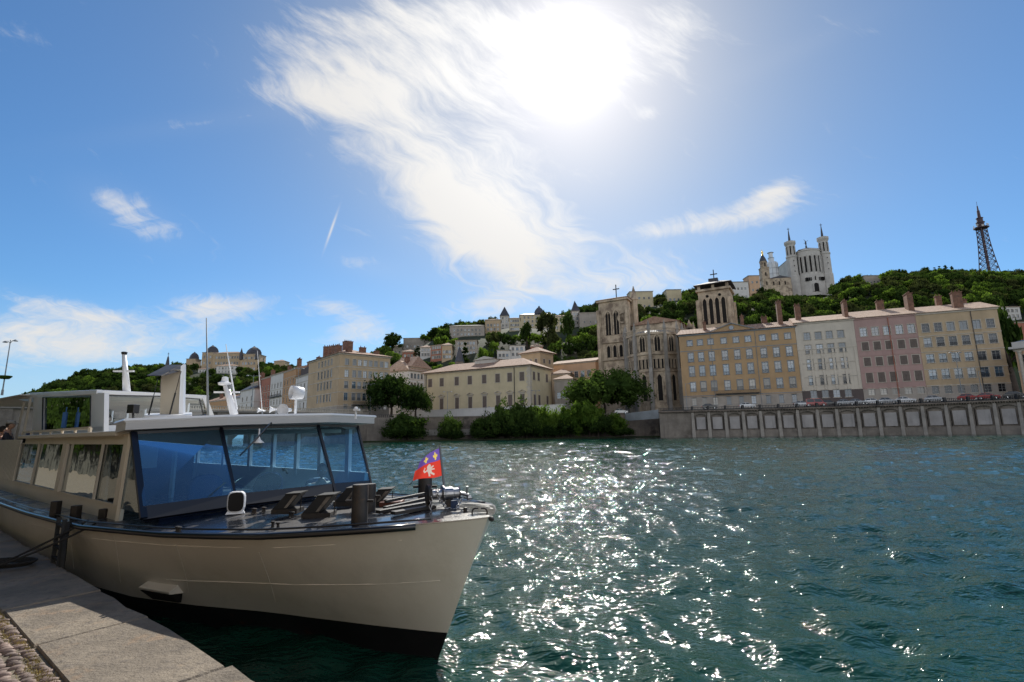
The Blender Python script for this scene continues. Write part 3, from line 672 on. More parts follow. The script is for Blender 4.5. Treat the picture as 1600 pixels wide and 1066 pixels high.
def holes(g, T, W_, H_, rects, dep=.25, mi=0, back=True):
    xs = sorted({0, W_, *[r[0] for r in rects], *[r[1] for r in rects]}); zs = sorted({0, H_, *[r[2] for r in rects], *[r[3] for r in rects]})
    for j in range(len(zs)-1):
        zc = (zs[j]+zs[j+1])/2; run = None
        row = [r for r in rects if r[2] < zc < r[3]]
        for i in range(len(xs)-1):
            xc = (xs[i]+xs[i+1])/2; solid = not any(r[0] < xc < r[1] for r in row)
            if solid and run is None: run = xs[i]
            if run is not None and (not solid or i == len(xs)-2):
                e = xs[i] if not solid else xs[i+1]
                g.quad(T(run, zs[j], 0), T(e, zs[j], 0), T(e, zs[j+1], 0), T(run, zs[j+1], 0), mi); run = None
    for x0, x1, z0, z1 in rects:
        for a_, b_ in (((x0, z0), (x1, z0)), ((x1, z0), (x1, z1)), ((x1, z1), (x0, z1)), ((x0, z1), (x0, z0))):
            g.quad(T(*a_, 0), T(*b_, 0), T(*b_, dep), T(*a_, dep), mi)
        if back: g.quad(T(x0, z0, dep), T(x1, z0, dep), T(x1, z1, dep), T(x0, z1, dep), mi)
class Bld:
    def __init__(s, name, label, A, B, z0, eave, depth, wall, cat='building', group=None, z1=None):
        (pa, Ya), (pb, Yb) = A, B
        a_, b_ = atbase(pa, Ya, z0), atbase(pb, Yb, z0)
        s.P = a_; s.z0 = z0; d = b_-a_; s.W = d.length; s.d = d.normalized(); s.n = Vector((-s.d.y, s.d.x, 0)); s.D = depth
        s.rz = math.atan2(s.d.y, s.d.x); s.H = z1 if z1 else s.loc(*eave)[1]
        s.root = thing(name, label, cat, tuple(a_), s.rz, group); s.root['org'] = (0, 0, 0)
        s.wall = wall; s.rf = []; s.rr = []; s.rl = []; s.win = []
    def loc(s, px, py, off=0):      # pixel ray -> (x, z) on the front plane
        r = ray(px, py); o = s.P+s.n*off; k = (o-Vector((0, 0, EYE))).dot(s.n)/r.dot(s.n); p = Vector((0, 0, EYE))+r*k
        return (p-s.P).dot(s.d), p.z-s.z0
    def side(s, px, py, right=True):
        r = ray(px, py); o = s.P+(s.d*s.W if right else Vector()); k = (o-Vector((0, 0, EYE))).dot(s.d)/r.dot(s.d); p = Vector((0, 0, EYE))+r*k
        return (p-o).dot(s.n), p.z-s.z0
    def grid(s, colpx, colpy, rowpx, rows, w, kind='sash', sur='trim_stone', face='f', glass=('pane_glass',), skip=()):
        f = s.loc if face == 'f' else (lambda x, y: s.side(x, y, face == 'r'))
        cs = [f(c, colpy)[0] for c in colpx]
        for ri, rr in enumerate(rows):
            k = kind[ri] if isinstance(kind, (list, tuple)) else kind
            zb, zt = sorted((f(rowpx, rr[0])[1], f(rowpx, rr[1])[1])); zb = max(zb, .2); zt = min(zt, s.H-.25)
            if zt-zb < .4: continue
            ww = rr[2] if len(rr) > 2 else w
            for ci, c in enumerate(cs):
                if (ri, ci) in skip: continue
                lim = s.W if face == 'f' else s.D
                if c-ww/2 < .15 or c+ww/2 > lim-.15: continue
                {'f': s.rf, 'r': s.rr, 'l': s.rl}[face].append((c-ww/2, c+ww/2, zb, zt))
                gl = glass[ri] if isinstance(glass[0], (list, tuple)) else glass
                s.win.append((face, c, zb, ww, zt-zb, k, sur, rnd.choice(gl)))
        return s
    def even(s, n, rows, w, h, z0=1.2, dz=3.2, face='f', kind='sash', sur='trim_stone', glass=('pane_glass', 'pane_dark'), m=.08):
        L = s.W if face == 'f' else s.D
        for r_ in range(rows):
            for i in range(n):
                c = L*(m+(1-2*m)*(i+.5)/n); zb = z0+dz*r_
                if zb+h > s.H-.3: continue
                {'f': s.rf, 'r': s.rr, 'l': s.rl}[face].append((c-w/2, c+w/2, zb, zb+h)); s.win.append((face, c, zb, w, h, kind, sur, rnd.choice(glass)))
        return s
    def done(s, bands=(), band_mat='trim_stone', ground=None, cornice=True):
        g = MB(); W_, D, H_ = s.W, s.D, s.H
        holes(g, lambda u, v, w: (u, w, v), W_, H_, s.rf)
        holes(g, lambda u, v, w: (W_-w, u, v), D, H_, s.rr)
        holes(g, lambda u, v, w: (w, u, v), D, H_, s.rl)
        g.quad((0, D, 0), (W_, D, 0), (W_, D, H_), (0, D, H_)); g.quad((0, 0, H_-.01), (W_, 0, H_-.01), (W_, D, H_-.01), (0, D, H_-.01))
        g.build('wall', s.wall, s.root)
        for face, c, zb, w, h, k, sur, gl in s.win:
            if face == 'f': L = (c, 0, zb); rz = 0
            elif face == 'r': L = (W_, c, zb); rz = math.pi/2
            else: L = (0, c, zb); rz = -math.pi/2
            fm, pm = win_mesh(w, h, k, sur, gl)
            o = inst('window', fm, s.root, L, rz); inst('pane', pm, o)
        if cornice:
            g = MB(); g.box(-.35, W_+.35, -.35, D+.35, H_+.002, H_+.25); g.box(-.2, W_+.2, -.2, D+.2, H_-.35, H_); g.build('cornice', band_mat, s.root)
        if bands:
            g = MB()
            for z in bands: g.box(-.08, W_+.08, -.08, D+.08, z, z+.22)
            g.build('string_course', band_mat, s.root)
        if ground:
            m_, hz = ground; g = MB(); zs = [r for r in s.rf if r[2] < hz]; g2 = [(r[0], r[1], r[2], min(r[3], hz)) for r in zs]
            holes(g, lambda u, v, w: (u, w-.06, v), W_, hz, g2, .06, back=False); g.quad((W_+.05, -.06, 0), (W_+.05, D, 0), (W_+.05, D, hz), (W_+.05, -.06, hz)); g.quad((-.05, -.06, 0), (-.05, D, 0), (-.05, D, hz), (-.05, -.06, hz))
            g.build('ground_floor', m_, s.root)
        return s
    def hip(s, rise, mat='roof_tile', over=.7, inset=None, z=None, box=None):
        x0, x1, y0, y1 = box or (0, s.W, 0, s.D); H_ = (s.H if z is None else z)+.26
        x0 -= over; x1 += over; y0 -= over; y1 += over; ym = (y0+y1)/2
        i = inset if inset is not None else min((y1-y0)/2, (x1-x0)/2-.05)
        g = MB(); a_, b_, c_, d_ = (x0, y0, H_), (x1, y0, H_), (x1, y1, H_), (x0, y1, H_); e, f = (x0+i, ym, H_+rise), (x1-i, ym, H_+rise)
        v = [a_, b_, c_, d_, e, f]; lo = [(p[0], p[1], p[2]-.14) for p in (a_, b_, c_, d_)]
        g.add(v+lo, [(0, 1, 5, 4), (1, 2, 5), (2, 3, 4, 5), (3, 0, 4), (0, 6, 7, 1), (1, 7, 8, 2), (2, 8, 9, 3), (3, 9, 6, 0), (6, 9, 8, 7)])
        s.roof = g.build('roof', mat, s.root); s.rise = rise; return s
    def chim(s, items, mat='brick_chimney'):   # (x fraction, y, width, depth, height above eave)
        for fx, y, w, d, h in items:
            w *= .85 if w > d else 1; d *= .85 if d > w else 1
            g = MB(); x = fx*s.W; g.box(x-w/2, x+w/2, y, y+d, s.H-.2, s.H+h); g.box(x-w/2-.12, x+w/2+.12, y-.12, y+d+.12, s.H+h+.002, s.H+h+.2)
            n = max(2, int(d/.7)) if d > w else max(2, int(w/.7))
            for i in range(n):
                if d > w: g.lathe([(.16, 0), (.13, .6)], 8, (x, y+.3+i*(d-.6)/(n-1), s.H+h+.2))
                else: g.lathe([(.16, 0), (.13, .6)], 8, (x-w/2+.3+i*(w-.6)/(n-1), y+d/2, s.H+h+.2))
            o = g.build('chimney', mat, s.roof)
        return s
E_ROW = 'quayside apartment buildings'
def fdep(px):       # depth of the straight right-hand frontage
    x0, y0, x1, y1 = 55.5, 165, 131.6, 135; k = (px-800)/800
    t = (k*y0-x0)/((x1-x0)-k*(y1-y0)); return y0+(y1-y0)*t
def c5(x, y=None): return 1040+x/4.1 if y is None else (1040+x/4.1, 440+y/4.1)
def c6(x, y=None): return 1300+x/4.263 if y is None else (1300+x/4.263, 450+y/4.263)
# --- ochre
b = Bld('apartment_building', 'wide ochre apartment building with small triangular gable beside the cathedral', (1069.5, 165), (1256.5, fdep(1256)), 7.3, (1070, 524), 12, 'plaster_ochre', group=E_ROW)
r5 = lambda l: [tuple([440+v/4.1 for v in q[:2]]+list(q[2:])) for q in l]
b.grid([c5(x) for x in (162, 228, 296, 381, 461, 539, 632, 714, 797)], 440+485/4.1, c5(162), r5([(378, 412, 1.6), (458, 515), (545, 608), (645, 705), (748, 795, 1.3)]), 1.55,
       kind=['bars', 'rail', 'rail', 'rail', 'bars'], sur='lead', glass=(('pane_glass',), ('pane_glass',), ('pane_glass',), ('pane_curtain', 'pane_glass'), ('pane_curtain', 'pane_blind')))
b.done(bands=(5.1, 19.6), ground=('plaster_grey', 4.9), band_mat='lead'); b.hip(2.6, inset=1.0)
b.chim([(.24, 2.5, .9, 3.5, 4.2), (.58, 3, .9, 4, 5.2), (.78, 7, 2, 1, 5.0), (.90, 2, 1.3, 3.0, 8.6)])
g = MB(); xa, xb = b.W*.29, b.W*.66; g.xprism([(xa, b.H+.27), (xb, b.H+.27), ((xa+xb)/2, b.H+2.5)], -.3, 4)
g.build('gable', 'plaster_ochre', b.root)
g = MB(); mid = ((xa+xb)/2, b.H+2.5); g.beam((xa-.4, -.45, b.H+.35), (mid[0], -.45, mid[1]+.12), .5, .22); g.beam((xb+.4, -.45, b.H+.35), (mid[0], -.452, mid[1]+.12), .5, .22)
g.lathe([(.75, 0), (.75, .1)], 20, (mid[0], -.32, b.H+1.15), axis=(0, -1, 0)); g.build('gable_moulding', 'lead', b.root)
g = MB(); g.lathe([(.6, 0), (.6, .14)], 20, (mid[0], -.32, b.H+1.15), axis=(0, -1, 0)); g.build('round_window', 'pane_glass', b.root)
g = MB(); g.box(xa, xb, -1.1, -.002, 5.45, 5.62); g.box(xa, xb, -1.08, -1.03, 6.5, 6.56)
for i in range(60): x = xa+.05+(xb-xa-.1)*i/59; g.box(x-.02, x+.02, -1.07, -1.04, 5.62, 6.5)
g.build('balcony', 'iron', b.root)
for fx in (.285, .67):
    g = MB(); g.tube([(b.W*fx, -.09, .2), (b.W*fx, -.09, b.H-.4)], .08, 6); g.build('drainpipe', 'lead', b.root)
G_ = b
# --- white
b = Bld('apartment_building', 'cream apartment building with pillar strips over a dark ground floor between ochre and pink fronts', (1257, fdep(1257)), (1352, fdep(1352)), 7.3, (1250, 505.5), 16, 'plaster_white', group=E_ROW)
b.grid([c5(x) for x in (915, 988, 1060, 1134, 1210)], 440+430/4.1, c5(903), r5([(328, 375), (408, 465), (500, 568), (606, 666), (700, 748)]), 1.7, kind=['sash', 'rail', 'rail', 'rail', 'sash'], sur='trim_stone',
       glass=(('pane_blind',), ('pane_glass', 'pane_blind'), ('pane_glass', 'pane_blind'), ('pane_dark', 'pane_glass'), ('pane_blind',)))
b.done(bands=(9.2, 13.4, 17.6), ground=('plaster_dark', 5.4)); b.hip(3.0, 'roof_tile_pale', inset=.2, over=.5); b.chim([(.12, 4, 1.8, 1.2, 6.5, ), (.93, 2, 1.0, 3.5, 6.0)])
g = MB()
for i in range(6):
    x = b.W*(.035+.93*i/5); g.box(x-.28, x+.28, -.14, -.002, 5.6, 17.5)
g.build('pillar_strip', 'plaster_white', b.root)
# --- pink
b = Bld('apartment_building', 'dusty pink apartment building with a dark red drainpipe down its middle', (1352.3, fdep(1352)), (1452, fdep(1452)), 7.3, (1343, 498), 16, 'plaster_pink', group=E_ROW)
r6 = lambda l: [tuple([450+v/4.263 for v in q[:2]]+list(q[2:])) for q in l]
b.grid([c6(x) for x in (222, 302, 382, 465, 547)], 450+390/4.263, c6(222), r6([(265, 322), (362, 418), (462, 522), (568, 632), (676, 716, 1.6)]), 1.65, kind=['bars', 'louvre', 'louvre', 'louvre', 'bars'], sur='trim_stone',
       glass=(('pane_dark', 'pane_glass'), ('pane_dark',), ('pane_dark',), ('pane_dark',), ('pane_curtain',)))
b.done(bands=(5.4, 9.9, 14.7, 19.2), band_mat='plaster_pink', ground=('plaster_grey', 5.2)); b.hip(3.4, 'roof_tile_pale', inset=.2, over=.5); b.chim([(.62, 8, 2.2, 1.2, 6.2)])
g = MB(); g.tube([(b.W*.56, -.12, .2), (b.W*.56, -.12, b.H-.3)], .11, 6); g.build('drainpipe', 'plaster_red', b.root)
# --- second ochre
b = Bld('apartment_building', 'tall ochre apartment building at the right end of the quay row', (1452.3, fdep(1452)), (1585.5, fdep(1585)), 7.3, (1440, 490.5), 16, 'plaster_sand', group=E_ROW)
b.grid([c6(x) for x in (638, 723, 808, 896, 985, 1078)], 450+360/4.263, c6(638), r6([(238, 295), (333, 394), (443, 500), (545, 610), (656, 708, 1.6)]), 1.7, kind=['bars', 'rail', 'rail', 'rail', 'bars'], sur='trim_stone',
       glass=(('pane_dark', 'pane_blind'), ('pane_blind', 'pane_dark'), ('pane_dark', 'pane_glass'), ('pane_glass', 'pane_curtain'), ('pane_dark',)))
b.done(bands=(5.4, 9.9, 14.7, 19.2), ground=('plaster_grey', 5.2)); b.hip(3.2, 'roof_tile_pale', inset=.6, over=.5); b.chim([(.02, 3, 1.4, 3.5, 6.8), (.60, 2, 2.6, 1.4, 5.6), (.50, 9, 1.6, 1.2, 6.4), (.72, 9, 1.6, 1.2, 4.8), (.82, 9, 1.4, 1.2, 4.5)])
g = MB(); g.tube([(b.W*.68, -.1, .2), (b.W*.68, -.1, b.H-.3)], .09, 6); g.build('drainpipe', 'iron', b.root)
# --- classical front at the right edge
b = Bld('courthouse', 'pale peach classical building cut off by the right edge of the photo', (1601, 127), (1700, 118), 7.3, (1580, 548), 20, 'plaster_peach', cat='building')
b.even(5, 2, 1.3, 3.0, 2.5, 6.2, kind='bars'); b.even(4, 2, 1.3, 3, 2.5, 6.2, face='l', kind='bars'); b.done(bands=(7.4,), cornice=True)
g = MB(); g.box(-.9, b.W+.9, -.9, b.D+.9, b.H+.26, b.H+.8); g.box(-.3, b.W+.3, -.3, b.D+.3, b.H+.802, b.H+2.0); g.build('entablature', 'white_stone', b.root)
for i in range(4):
    x = .9+i*4.4; g = MB(); g.lathe([(.5, 0), (.5, .3), (.4, .35), (.34, b.H-1.0), (.5, b.H-.6), (.5, b.H-.4)], 14, (x, -.55, .0)); g.build('column', 'trim_stone', b.root)
b.hip(2.4, 'lead', z=b.H+1.75, over=0)
# --- corner building on the left
b = Bld('apartment_building', 'big sandy corner apartment building with many chimneys left of the round trees', (526.5, 166), (607.5, 178), 7.3, (527, 551.6), 28, 'plaster_sand', group=E_ROW)
c2 = lambda x: 380+x/5
r2 = lambda l: [tuple([500+v/5 for v in q[:2]]+list(q[2:])) for q in l]
b.grid([c2(x) for x in (763, 808, 868, 910, 952, 993, 1035, 1080, 1117)], 500+415/5, c2(763), r2([(300, 347), (388, 443), (477, 532), (568, 626), (660, 694)]), 1.25, kind=['sash', 'sash', 'rail', 'rail', 'sash'], sur='trim_stone', glass=('pane_blind', 'pane_glass', 'pane_blind'))
b.grid([c2(x) for x in (688, 664, 640, 615, 590)], 500+415/5, c2(688), r2([(303, 350), (388, 445), (477, 535), (578, 635), (680, 712)]), 1.3, face='l', sur='trim_stone', glass=('pane_blind', 'pane_glass'))
b.done(bands=(4.2, 8.6, 13.0, 17.0), ground=('plaster_grey', 4.1)); b.hip(3.6, 'roof_tile', inset=9)
b.chim([(-.0+.06, 3, 1.8, 3.0, 3.0), (.13, 9, 2.6, 1.4, 3.8), (.26, 3, 1.7, 2.2, 4.2), (.50, 14, 3.4, 2.6, 6.8), (.60, 6, 2.4, 1.5, 3.6), (.86, 5, 2.0, 1.3, 2.6), (.2, 16, 2.5, 1.3, 4.6)])
g = MB(); g.box(b.W*.26, b.W*.75, -1.0, -.002, 4.5, 4.7); g.box(b.W*.26, b.W*.75, -1, -.95, 5.5, 5.56)
for i in range(50): x = b.W*.26+.05+(b.W*.49-.1)*i/49; g.box(x-.02, x+.02, -.99, -.96, 4.7, 5.5)
g.build('balcony', 'iron', b.root)
# --- frontage receding to the left along the quay
def row(px0, px1, Y0, Y1, top, wall, label, nw, rows, roofm='roof_tile', rise=2.4, chim=(), dz=3.7, h=2.1, balc=()):
    b = Bld('apartment_building', label, (px0, Y0), (px1, Y1), 7.3, (px1, top), 14, wall, group=E_ROW)
    b.even(nw, rows, 1.15, h, 1.6, dz, kind='sash', glass=('pane_glass', 'pane_dark', 'pane_blind'), m=.03); b.done(bands=tuple(dz*k+.6 for k in range(1, rows)))
    b.hip(rise, roofm, inset=.3, over=.4); b.chim(chim)
    for k in balc:
        g = MB(); z = 1.2+dz*k; g.box(.3, b.W-.3, -.9, -.002, z-.1, z+.05); g.box(.3, b.W-.3, -.9, -.85, z+.95, z+1.0)
        for i in range(int(b.W/.3)): x = .4+i*.3; g.box(x-.02, x+.02, -.89, -.86, z+.05, z+.95)
        g.build('balcony', 'iron', b.root)
    return b
b = row(458.5, 495, 207, 183, 580, 'plaster_pale', 'pale grey apartment building with a dark attic left of the sandy corner building', 6, 5, 'slate', 2.2, ((.15, 3, 1.4, 1.4, 6.0), (.55, 3, 2.2, 1.6, 6.5), (.92, 2, 1.6, 3, 9)))
g = MB(); g.box(.5, b.W-.5, 1.6, 10, b.H+.3, b.H+3.6); g.build('attic', 'plaster_dark', b.root)
row(438.5, 458, 223, 208, 577, 'plaster_orange', 'narrow orange apartment building between two pale fronts', 4, 6, 'roof_tile', 2, ((.5, 3, 2.5, 1.4, 5),))
row(418.5, 438, 238, 224, 583, 'plaster_pale', 'white apartment building with dark iron balconies behind the bridge', 4, 5, 'roof_tile', 2, ((.8, 3, 2, 1.4, 3),), balc=(1, 3))
row(404, 418, 250, 239, 590, 'plaster_red', 'brick red narrow house among pale fronts behind the bridge', 3, 5, 'roof_tile', 2.2, ((.3, 3, 1.6, 1.6, 4),))
row(372, 394, 268, 252, 608, 'plaster_pale', 'small white house with a slate gable behind the white lamp mast', 3, 4, 'slate', 4.5, ((.95, 2, 1.6, 2, 7),))
row(388, 404, 262, 255, 598, 'plaster_grey', 'grey rendered house wedged behind the white gable house', 2, 4, 'roof_tile', 2.4, ((.5, 2, 3, 1.4, 5),))
row(352, 374, 280, 268, 622, 'plaster_pale', 'low pale house with a grey roof furthest down the quay', 4, 3, 'slate', 2.5, ())
row(318, 352, 300, 281, 625, 'plaster_orange', 'low orange house with a tiled roof at the far end of the quay', 4, 2, 'roof_tile', 3.0, ((.4, 3, 1.5, 1.5, 4),))
# --- the pale villa (long front, hipped tile roof, shuttered windows)
c3 = lambda x: 580+x/4.444
r3 = lambda l: [tuple([470+v/4.444 for v in q[:2]]+list(q[2:])) for q in l]
b = Bld('palace', 'long pale yellow villa with closed brown shutters and a hipped tile roof', (662.5, 193), (829.5, 172), 9.2, (664, 584.5), 17.5, 'plaster_cream')
b.H = 15.2
b.grid([c3(x) for x in (410, 490, 594, 685, 785, 878, 962, 1047)], 470+545/4.444, c3(410), r3([(545, 600)]), 1.75, kind='louvre', sur='trim_stone')
b.grid([c3(x) for x in (412, 489, 596, 688, 788, 882, 966, 1051)], 470+720/4.444, c3(410), r3([(684, 775)]), 1.6, kind='louvre', sur='trim_stone')
b.grid([c3(x) for x in (1130, 1162, 1219, 1249)], 470+520/4.444, c3(1130), r3([(494, 550)]), 1.7, kind='louvre', face='r')
b.grid([c3(x) for x in (1136, 1168, 1224, 1254)], 470+700/4.444, c3(1136), r3([(652, 742)]), 1.6, kind='louvre', face='r')
b.done(bands=(), cornice=True); b.hip(3.8, 'roof_tile', inset=8, over=1.1)
zt = max(r[3] for r in b.rf if r[2] < 5)
for fx in [c for f_, c, z_, w_, h_, *_ in b.win if f_ == 'f' and z_ < 5]:
    g = MB(); g.box(fx-1.3, fx+1.3, -.35, -.002, zt+.55, zt+.8); g.box(fx-1.05, fx+1.05, -.12, -.002, zt+.25, zt+.5)
    g.beam((fx-1.4, -.2, zt+.86), (fx, -.2, zt+1.5), .4, .18, mi=0); g.beam((fx+1.4, -.2, zt+.86), (fx, -.201, zt+1.5), .4, .18); g.build('window_pediment', 'trim_stone', b.root)
g = MB()
for i in range(16): g.box(b.W-1.0 if i % 2 else b.W-1.4, b.W+.07, -.07, 1.0 if i % 2 else 1.4, .1+i*.92, .1+i*.92+.84)
g.build('corner_quoins', 'trim_stone', b.root); g = MB()
for i in range(16): g.box(-.07, .8 if i % 2 else 1.2, -.07, .9, .1+i*.92, .1+i*.92+.84)
g.build('corner_quoins', 'trim_stone', b.root)
for fx in (.02, .865): g = MB(); g.tube([(b.W*fx, -.14, .2), (b.W*fx, -.14, b.H-.3)], .12, 6); g.build('drainpipe', 'iron', b.root)
g = MB(); g.box(-3, b.W+14, -6, -5.6, -2.2, 1.1); g.box(b.W+13.6, b.W+14, -5.59, 26, -2.2, 1.1); g.box(-3, b.W+14.1, -6.1, -5.5, 1.102, 1.3); g.build('terrace_wall', 'plaster_pale', b.root)
g = MB(); g.box(-2.5, b.W+13.5, -5.59, 28, -2.2, -.05); g.build('terrace', 'street_stone', b.root)
g = MB(); g.box(b.W*.42, b.W*.62, 6, 11, b.H+2.6, b.H+4.4); g.xprism([(b.W*.41, b.H+4.41), (b.W*.63, b.H+4.41), (b.W*.52, b.H+5.6)], 5.5, 11.5); g.build('skylight', 'white_stone', b.root)
# turret house behind the villa
b = Bld('turret_house', 'square lookout house with a flared tile roof rising behind the villa', (816, 206), (846, 200), 12, (815, 554), 9, 'plaster_sand')
b.even(3, 3, 1.2, 1.6, 8, 4.5, kind='louvre'); b.even(2, 3, 1.2, 1.6, 8, 4.5, face='r', kind='louvre'); b.done(); b.hip(2.8, 'roof_tile', over=1.2)
b = Bld('annex', 'low brown annex with small tile roofs right of the villa', (868, 184), (897, 182), 7.3, (868, 594), 12, 'plaster_grey')
b.even(3, 3, 1.3, 2.2, 2.2, 4.2, kind='bars'); b.done(); b.hip(2.2, 'roof_tile')
b = Bld('annex', 'taller brown house squeezed behind the low annex', (864, 205), (893, 203), 7.3, (868, 585), 12, 'plaster_sand'); b.even(3, 4, 1.3, 2.0, 2.2, 4.4); b.done(); b.hip(2.5, 'roof_tile')
b = Bld('peach_house', 'peach coloured house with white window frames left of the cathedral', (864, 216), (934, 205), 9, (870, 570), 12, 'plaster_peach')
b.even(6, 6, 1.5, 2.4, 2.0, 4.3, kind='sash', sur='white_stone'); b.done(bands=(13, 17.4)); b.hip(2.0, 'roof_tile_pale', inset=.3)
# houses behind the round trees at left of the villa
b = Bld('town_house', 'cream town house with dormers peeping over the round trees', (607, 214), (641, 208), 7.3, (609, 577), 12, 'plaster_peach')
b.even(5, 6, 1.3, 2.1, 1.6, 3.9, sur='white_stone'); b.done(bands=(16.5, 20.5)); b.hip(5, 'roof_tile', inset=2)
b = Bld('town_house', 'bluish white town house with attic windows beside the villa', (637, 206), (668, 216), 7.3, (640, 579), 12, 'plaster_pale')
b.even(5, 6, 1.2, 2.1, 1.6, 3.9); b.done(bands=(16.5, 20.5)); b.hip(4.4, 'roof_tile_pale', inset=2); b.chim([(.35, 4, 1.6, 2, 6), (.8, 4, 3, 1.6, 6)])
# --- houses on the slope
def hill_house(px0, px1, top, bot, wall, label, nw=4, rows=2, roofm='roof_tile', rise=2.0, depth=10, skew=0, name='hillside_house', right=True, group='houses on the hillside', win=(1.3, 1.7), cat='house'):
    p, t = ground_at((px0+px1)/2, bot); Y = p.y
    b = Bld(name, label, (px0, Y+skew), (px1, Y-skew), p.z-3, (px0, top), depth, wall, cat=cat, group=group)
    H_ = b.H; dz = max(2.9, (H_-3.6)/rows); b.even(nw, rows, *win, 3.9, dz, kind='bars', glass=('pane_dark', 'pane_glass'))
    if right: b.even(2, rows, *win, 3.9, dz, face='r', kind='bars', glass=('pane_dark',)); b.even(2, rows, *win, 3.9, dz, face='l', kind='bars', glass=('pane_dark',))
    b.done(); b.hip(rise, roofm, over=.5); HB.append((min(px0, px1), max(px0, px1), top, bot, Y)); return b
HB = []
h3 = lambda x, y: (580+x/4.444, 470+y/4.444)
def hh(x0, x1, y0, y1, *a_, **k): return hill_house(580+x0/4.444, 580+x1/4.444, 470+y0/4.444, 470+y1/4.444, *a_, **k)
hh(545, 785, 178, 250, 'plaster_grey', 'long grey hilltop building with a flat dark roof left of the white turret', 8, 3, 'slate', 1.4, name='hilltop_building')
hh(792, 900, 134, 215, 'plaster_sand', 'sandy hilltop wing left of the white turret', 4, 3, 'roof_tile', 1.5, name='hilltop_building')
b = hh(898, 958, 106, 212, 'white_stone', 'white hilltop turret with a pointed slate cap', 2, 4, 'slate', 8.5, depth=9, name='hilltop_turret')
hh(960, 1036, 124, 215, 'plaster_cream', 'low cream wing between the white turret and the big hilltop house', 4, 3, 'roof_tile', 1.5, name='hilltop_building')
b = hh(1035, 1265, 100, 212, 'plaster_cream', 'big cream hilltop house carrying a dark dome', 7, 4, 'slate', 2.2, name='hilltop_building')
g = MB(); g.lathe([(4.2, 0), (4.0, 1.8), (3.2, 3.6), (1.8, 5.2), (.8, 6), (.6, 7)], 4, (b.W*.60, 5, b.H+1.6)); g.build('dome', 'slate', b.root)
hh(1265, 1400, 108, 205, 'plaster_cream', 'cream hilltop wing right of the dark dome', 4, 4, 'roof_tile', 1.5, name='hilltop_building')
hh(1400, 1450, 72, 170, 'white_stone', 'slim white hilltop tower with a dark cap beside a grey wall', 2, 5, 'slate', 8, depth=8, name='hilltop_turret')
hh(1450, 1600, 84, 165, 'plaster_grey', 'grey hilltop retaining building left of the cathedral tower', 3, 1, 'slate', .8, name='hilltop_building')
hh(222, 405, 262, 310, 'plaster_grey', 'wide pale hillside villa with a terrace roof behind the lone round tree', 6, 1, 'slate', .7)
hh(265, 388, 290, 345, 'plaster_sand', 'sandy hillside house below the terrace villa', 5, 2)
hh(340, 412, 325, 395, 'plaster_pale', 'pale hillside house touching the red house', 3, 2)
hh(412, 490, 316, 412, 'plaster_red', 'brick red hillside house with a sunlit end wall', 4, 3, skew=2, rise=1.2)
hh(490, 560, 310, 410, 'plaster_sand', 'tan hillside house right of the red house', 3, 3)
hh(585, 735, 278, 385, 'plaster_grey', 'large tan hillside block with a flat roof above the dark spire', 6, 3, rise=.8)
hh(875, 965, 345, 400, 'plaster_pale', 'white boxy modern hillside house, lower part', 3, 1, 'lead', .4)
hh(962, 1070, 312, 395, 'plaster_pale', 'white boxy modern hillside house, upper cube', 3, 2, 'lead', .4)
hh(215, 300, 355, 400, 'plaster_red', 'small reddish hillside house among trees near the corner building', 3, 1)
hh(150, 215, 318, 350, 'plaster_white', 'tiny cream hillside house under the lone round tree', 2, 1)
hh(1110, 1195, 318, 400, 'plaster_red', 'reddish hillside house behind the lookout roof', 3, 2)
def h7(x0, x1, y0, y1, *a_, **k): return hill_house(180+x0/5, 180+x1/5, 480+y0/5, 480+y1/5, *a_, **k)
b = h7(752, 975, 362, 470, 'plaster_sand', 'long brown hilltop castle wing between two domes', 9, 3, 'roof_tile', 2.4, name='hilltop_castle', depth=16, win=(1.8, 2.6), cat='castle')
CB = b
def dome(b, x, y, r, z, h, mat='slate', n=4):
    g = MB(); g.lathe([(r, 0), (r*.98, h*.25), (r*.8, h*.6), (r*.5, h*.85), (r*.2, h), (0.01, h*1.15)], n, (x, y, z)); g.build('dome', mat, b.root)
b = h7(666, 750, 355, 470, 'plaster_sand', 'left end pavilion of the hilltop castle under a dark dome', 3, 3, 'slate', .6, name='castle_pavilion', depth=16, win=(1.8, 2.6), cat='castle'); dome(b, b.W/2, 8, b.W*.62, b.H+.6, 7.5)
b = h7(970, 1102, 368, 470, 'plaster_sand', 'right end pavilion of the hilltop castle with dome and corner spikes', 5, 3, 'slate', .6, name='castle_pavilion', depth=18, win=(1.8, 2.6), cat='castle'); dome(b, b.W/2, 9, b.W*.48, b.H+.6, 8.0)
for fx in (.03, .97): g = MB(); g.lathe([(1.8, -6), (1.8, 0), (1.5, 1), (.1, 6)], 8, (b.W*fx, 0, b.H+.4)); g.build('corner_spike', 'slate', b.root)
b = h7(545, 618, 405, 440, 'plaster_sand', 'small domed pavilion left of the hilltop castle', 3, 1, 'slate', .4, name='castle_pavilion', cat='castle'); dome(b, b.W/2, 5, b.W*.55, b.H+.3, 7)
h7(785, 935, 462, 520, 'plaster_pale', 'pale pink house on the slope below the hilltop castle', 5, 2)
h7(645, 700, 485, 515, 'plaster_pale', 'small white house at the foot of the castle slope', 2, 1)
h7(1235, 1322, 424, 455, 'plaster_sand', 'low tan hilltop house right of the castle', 4, 1)
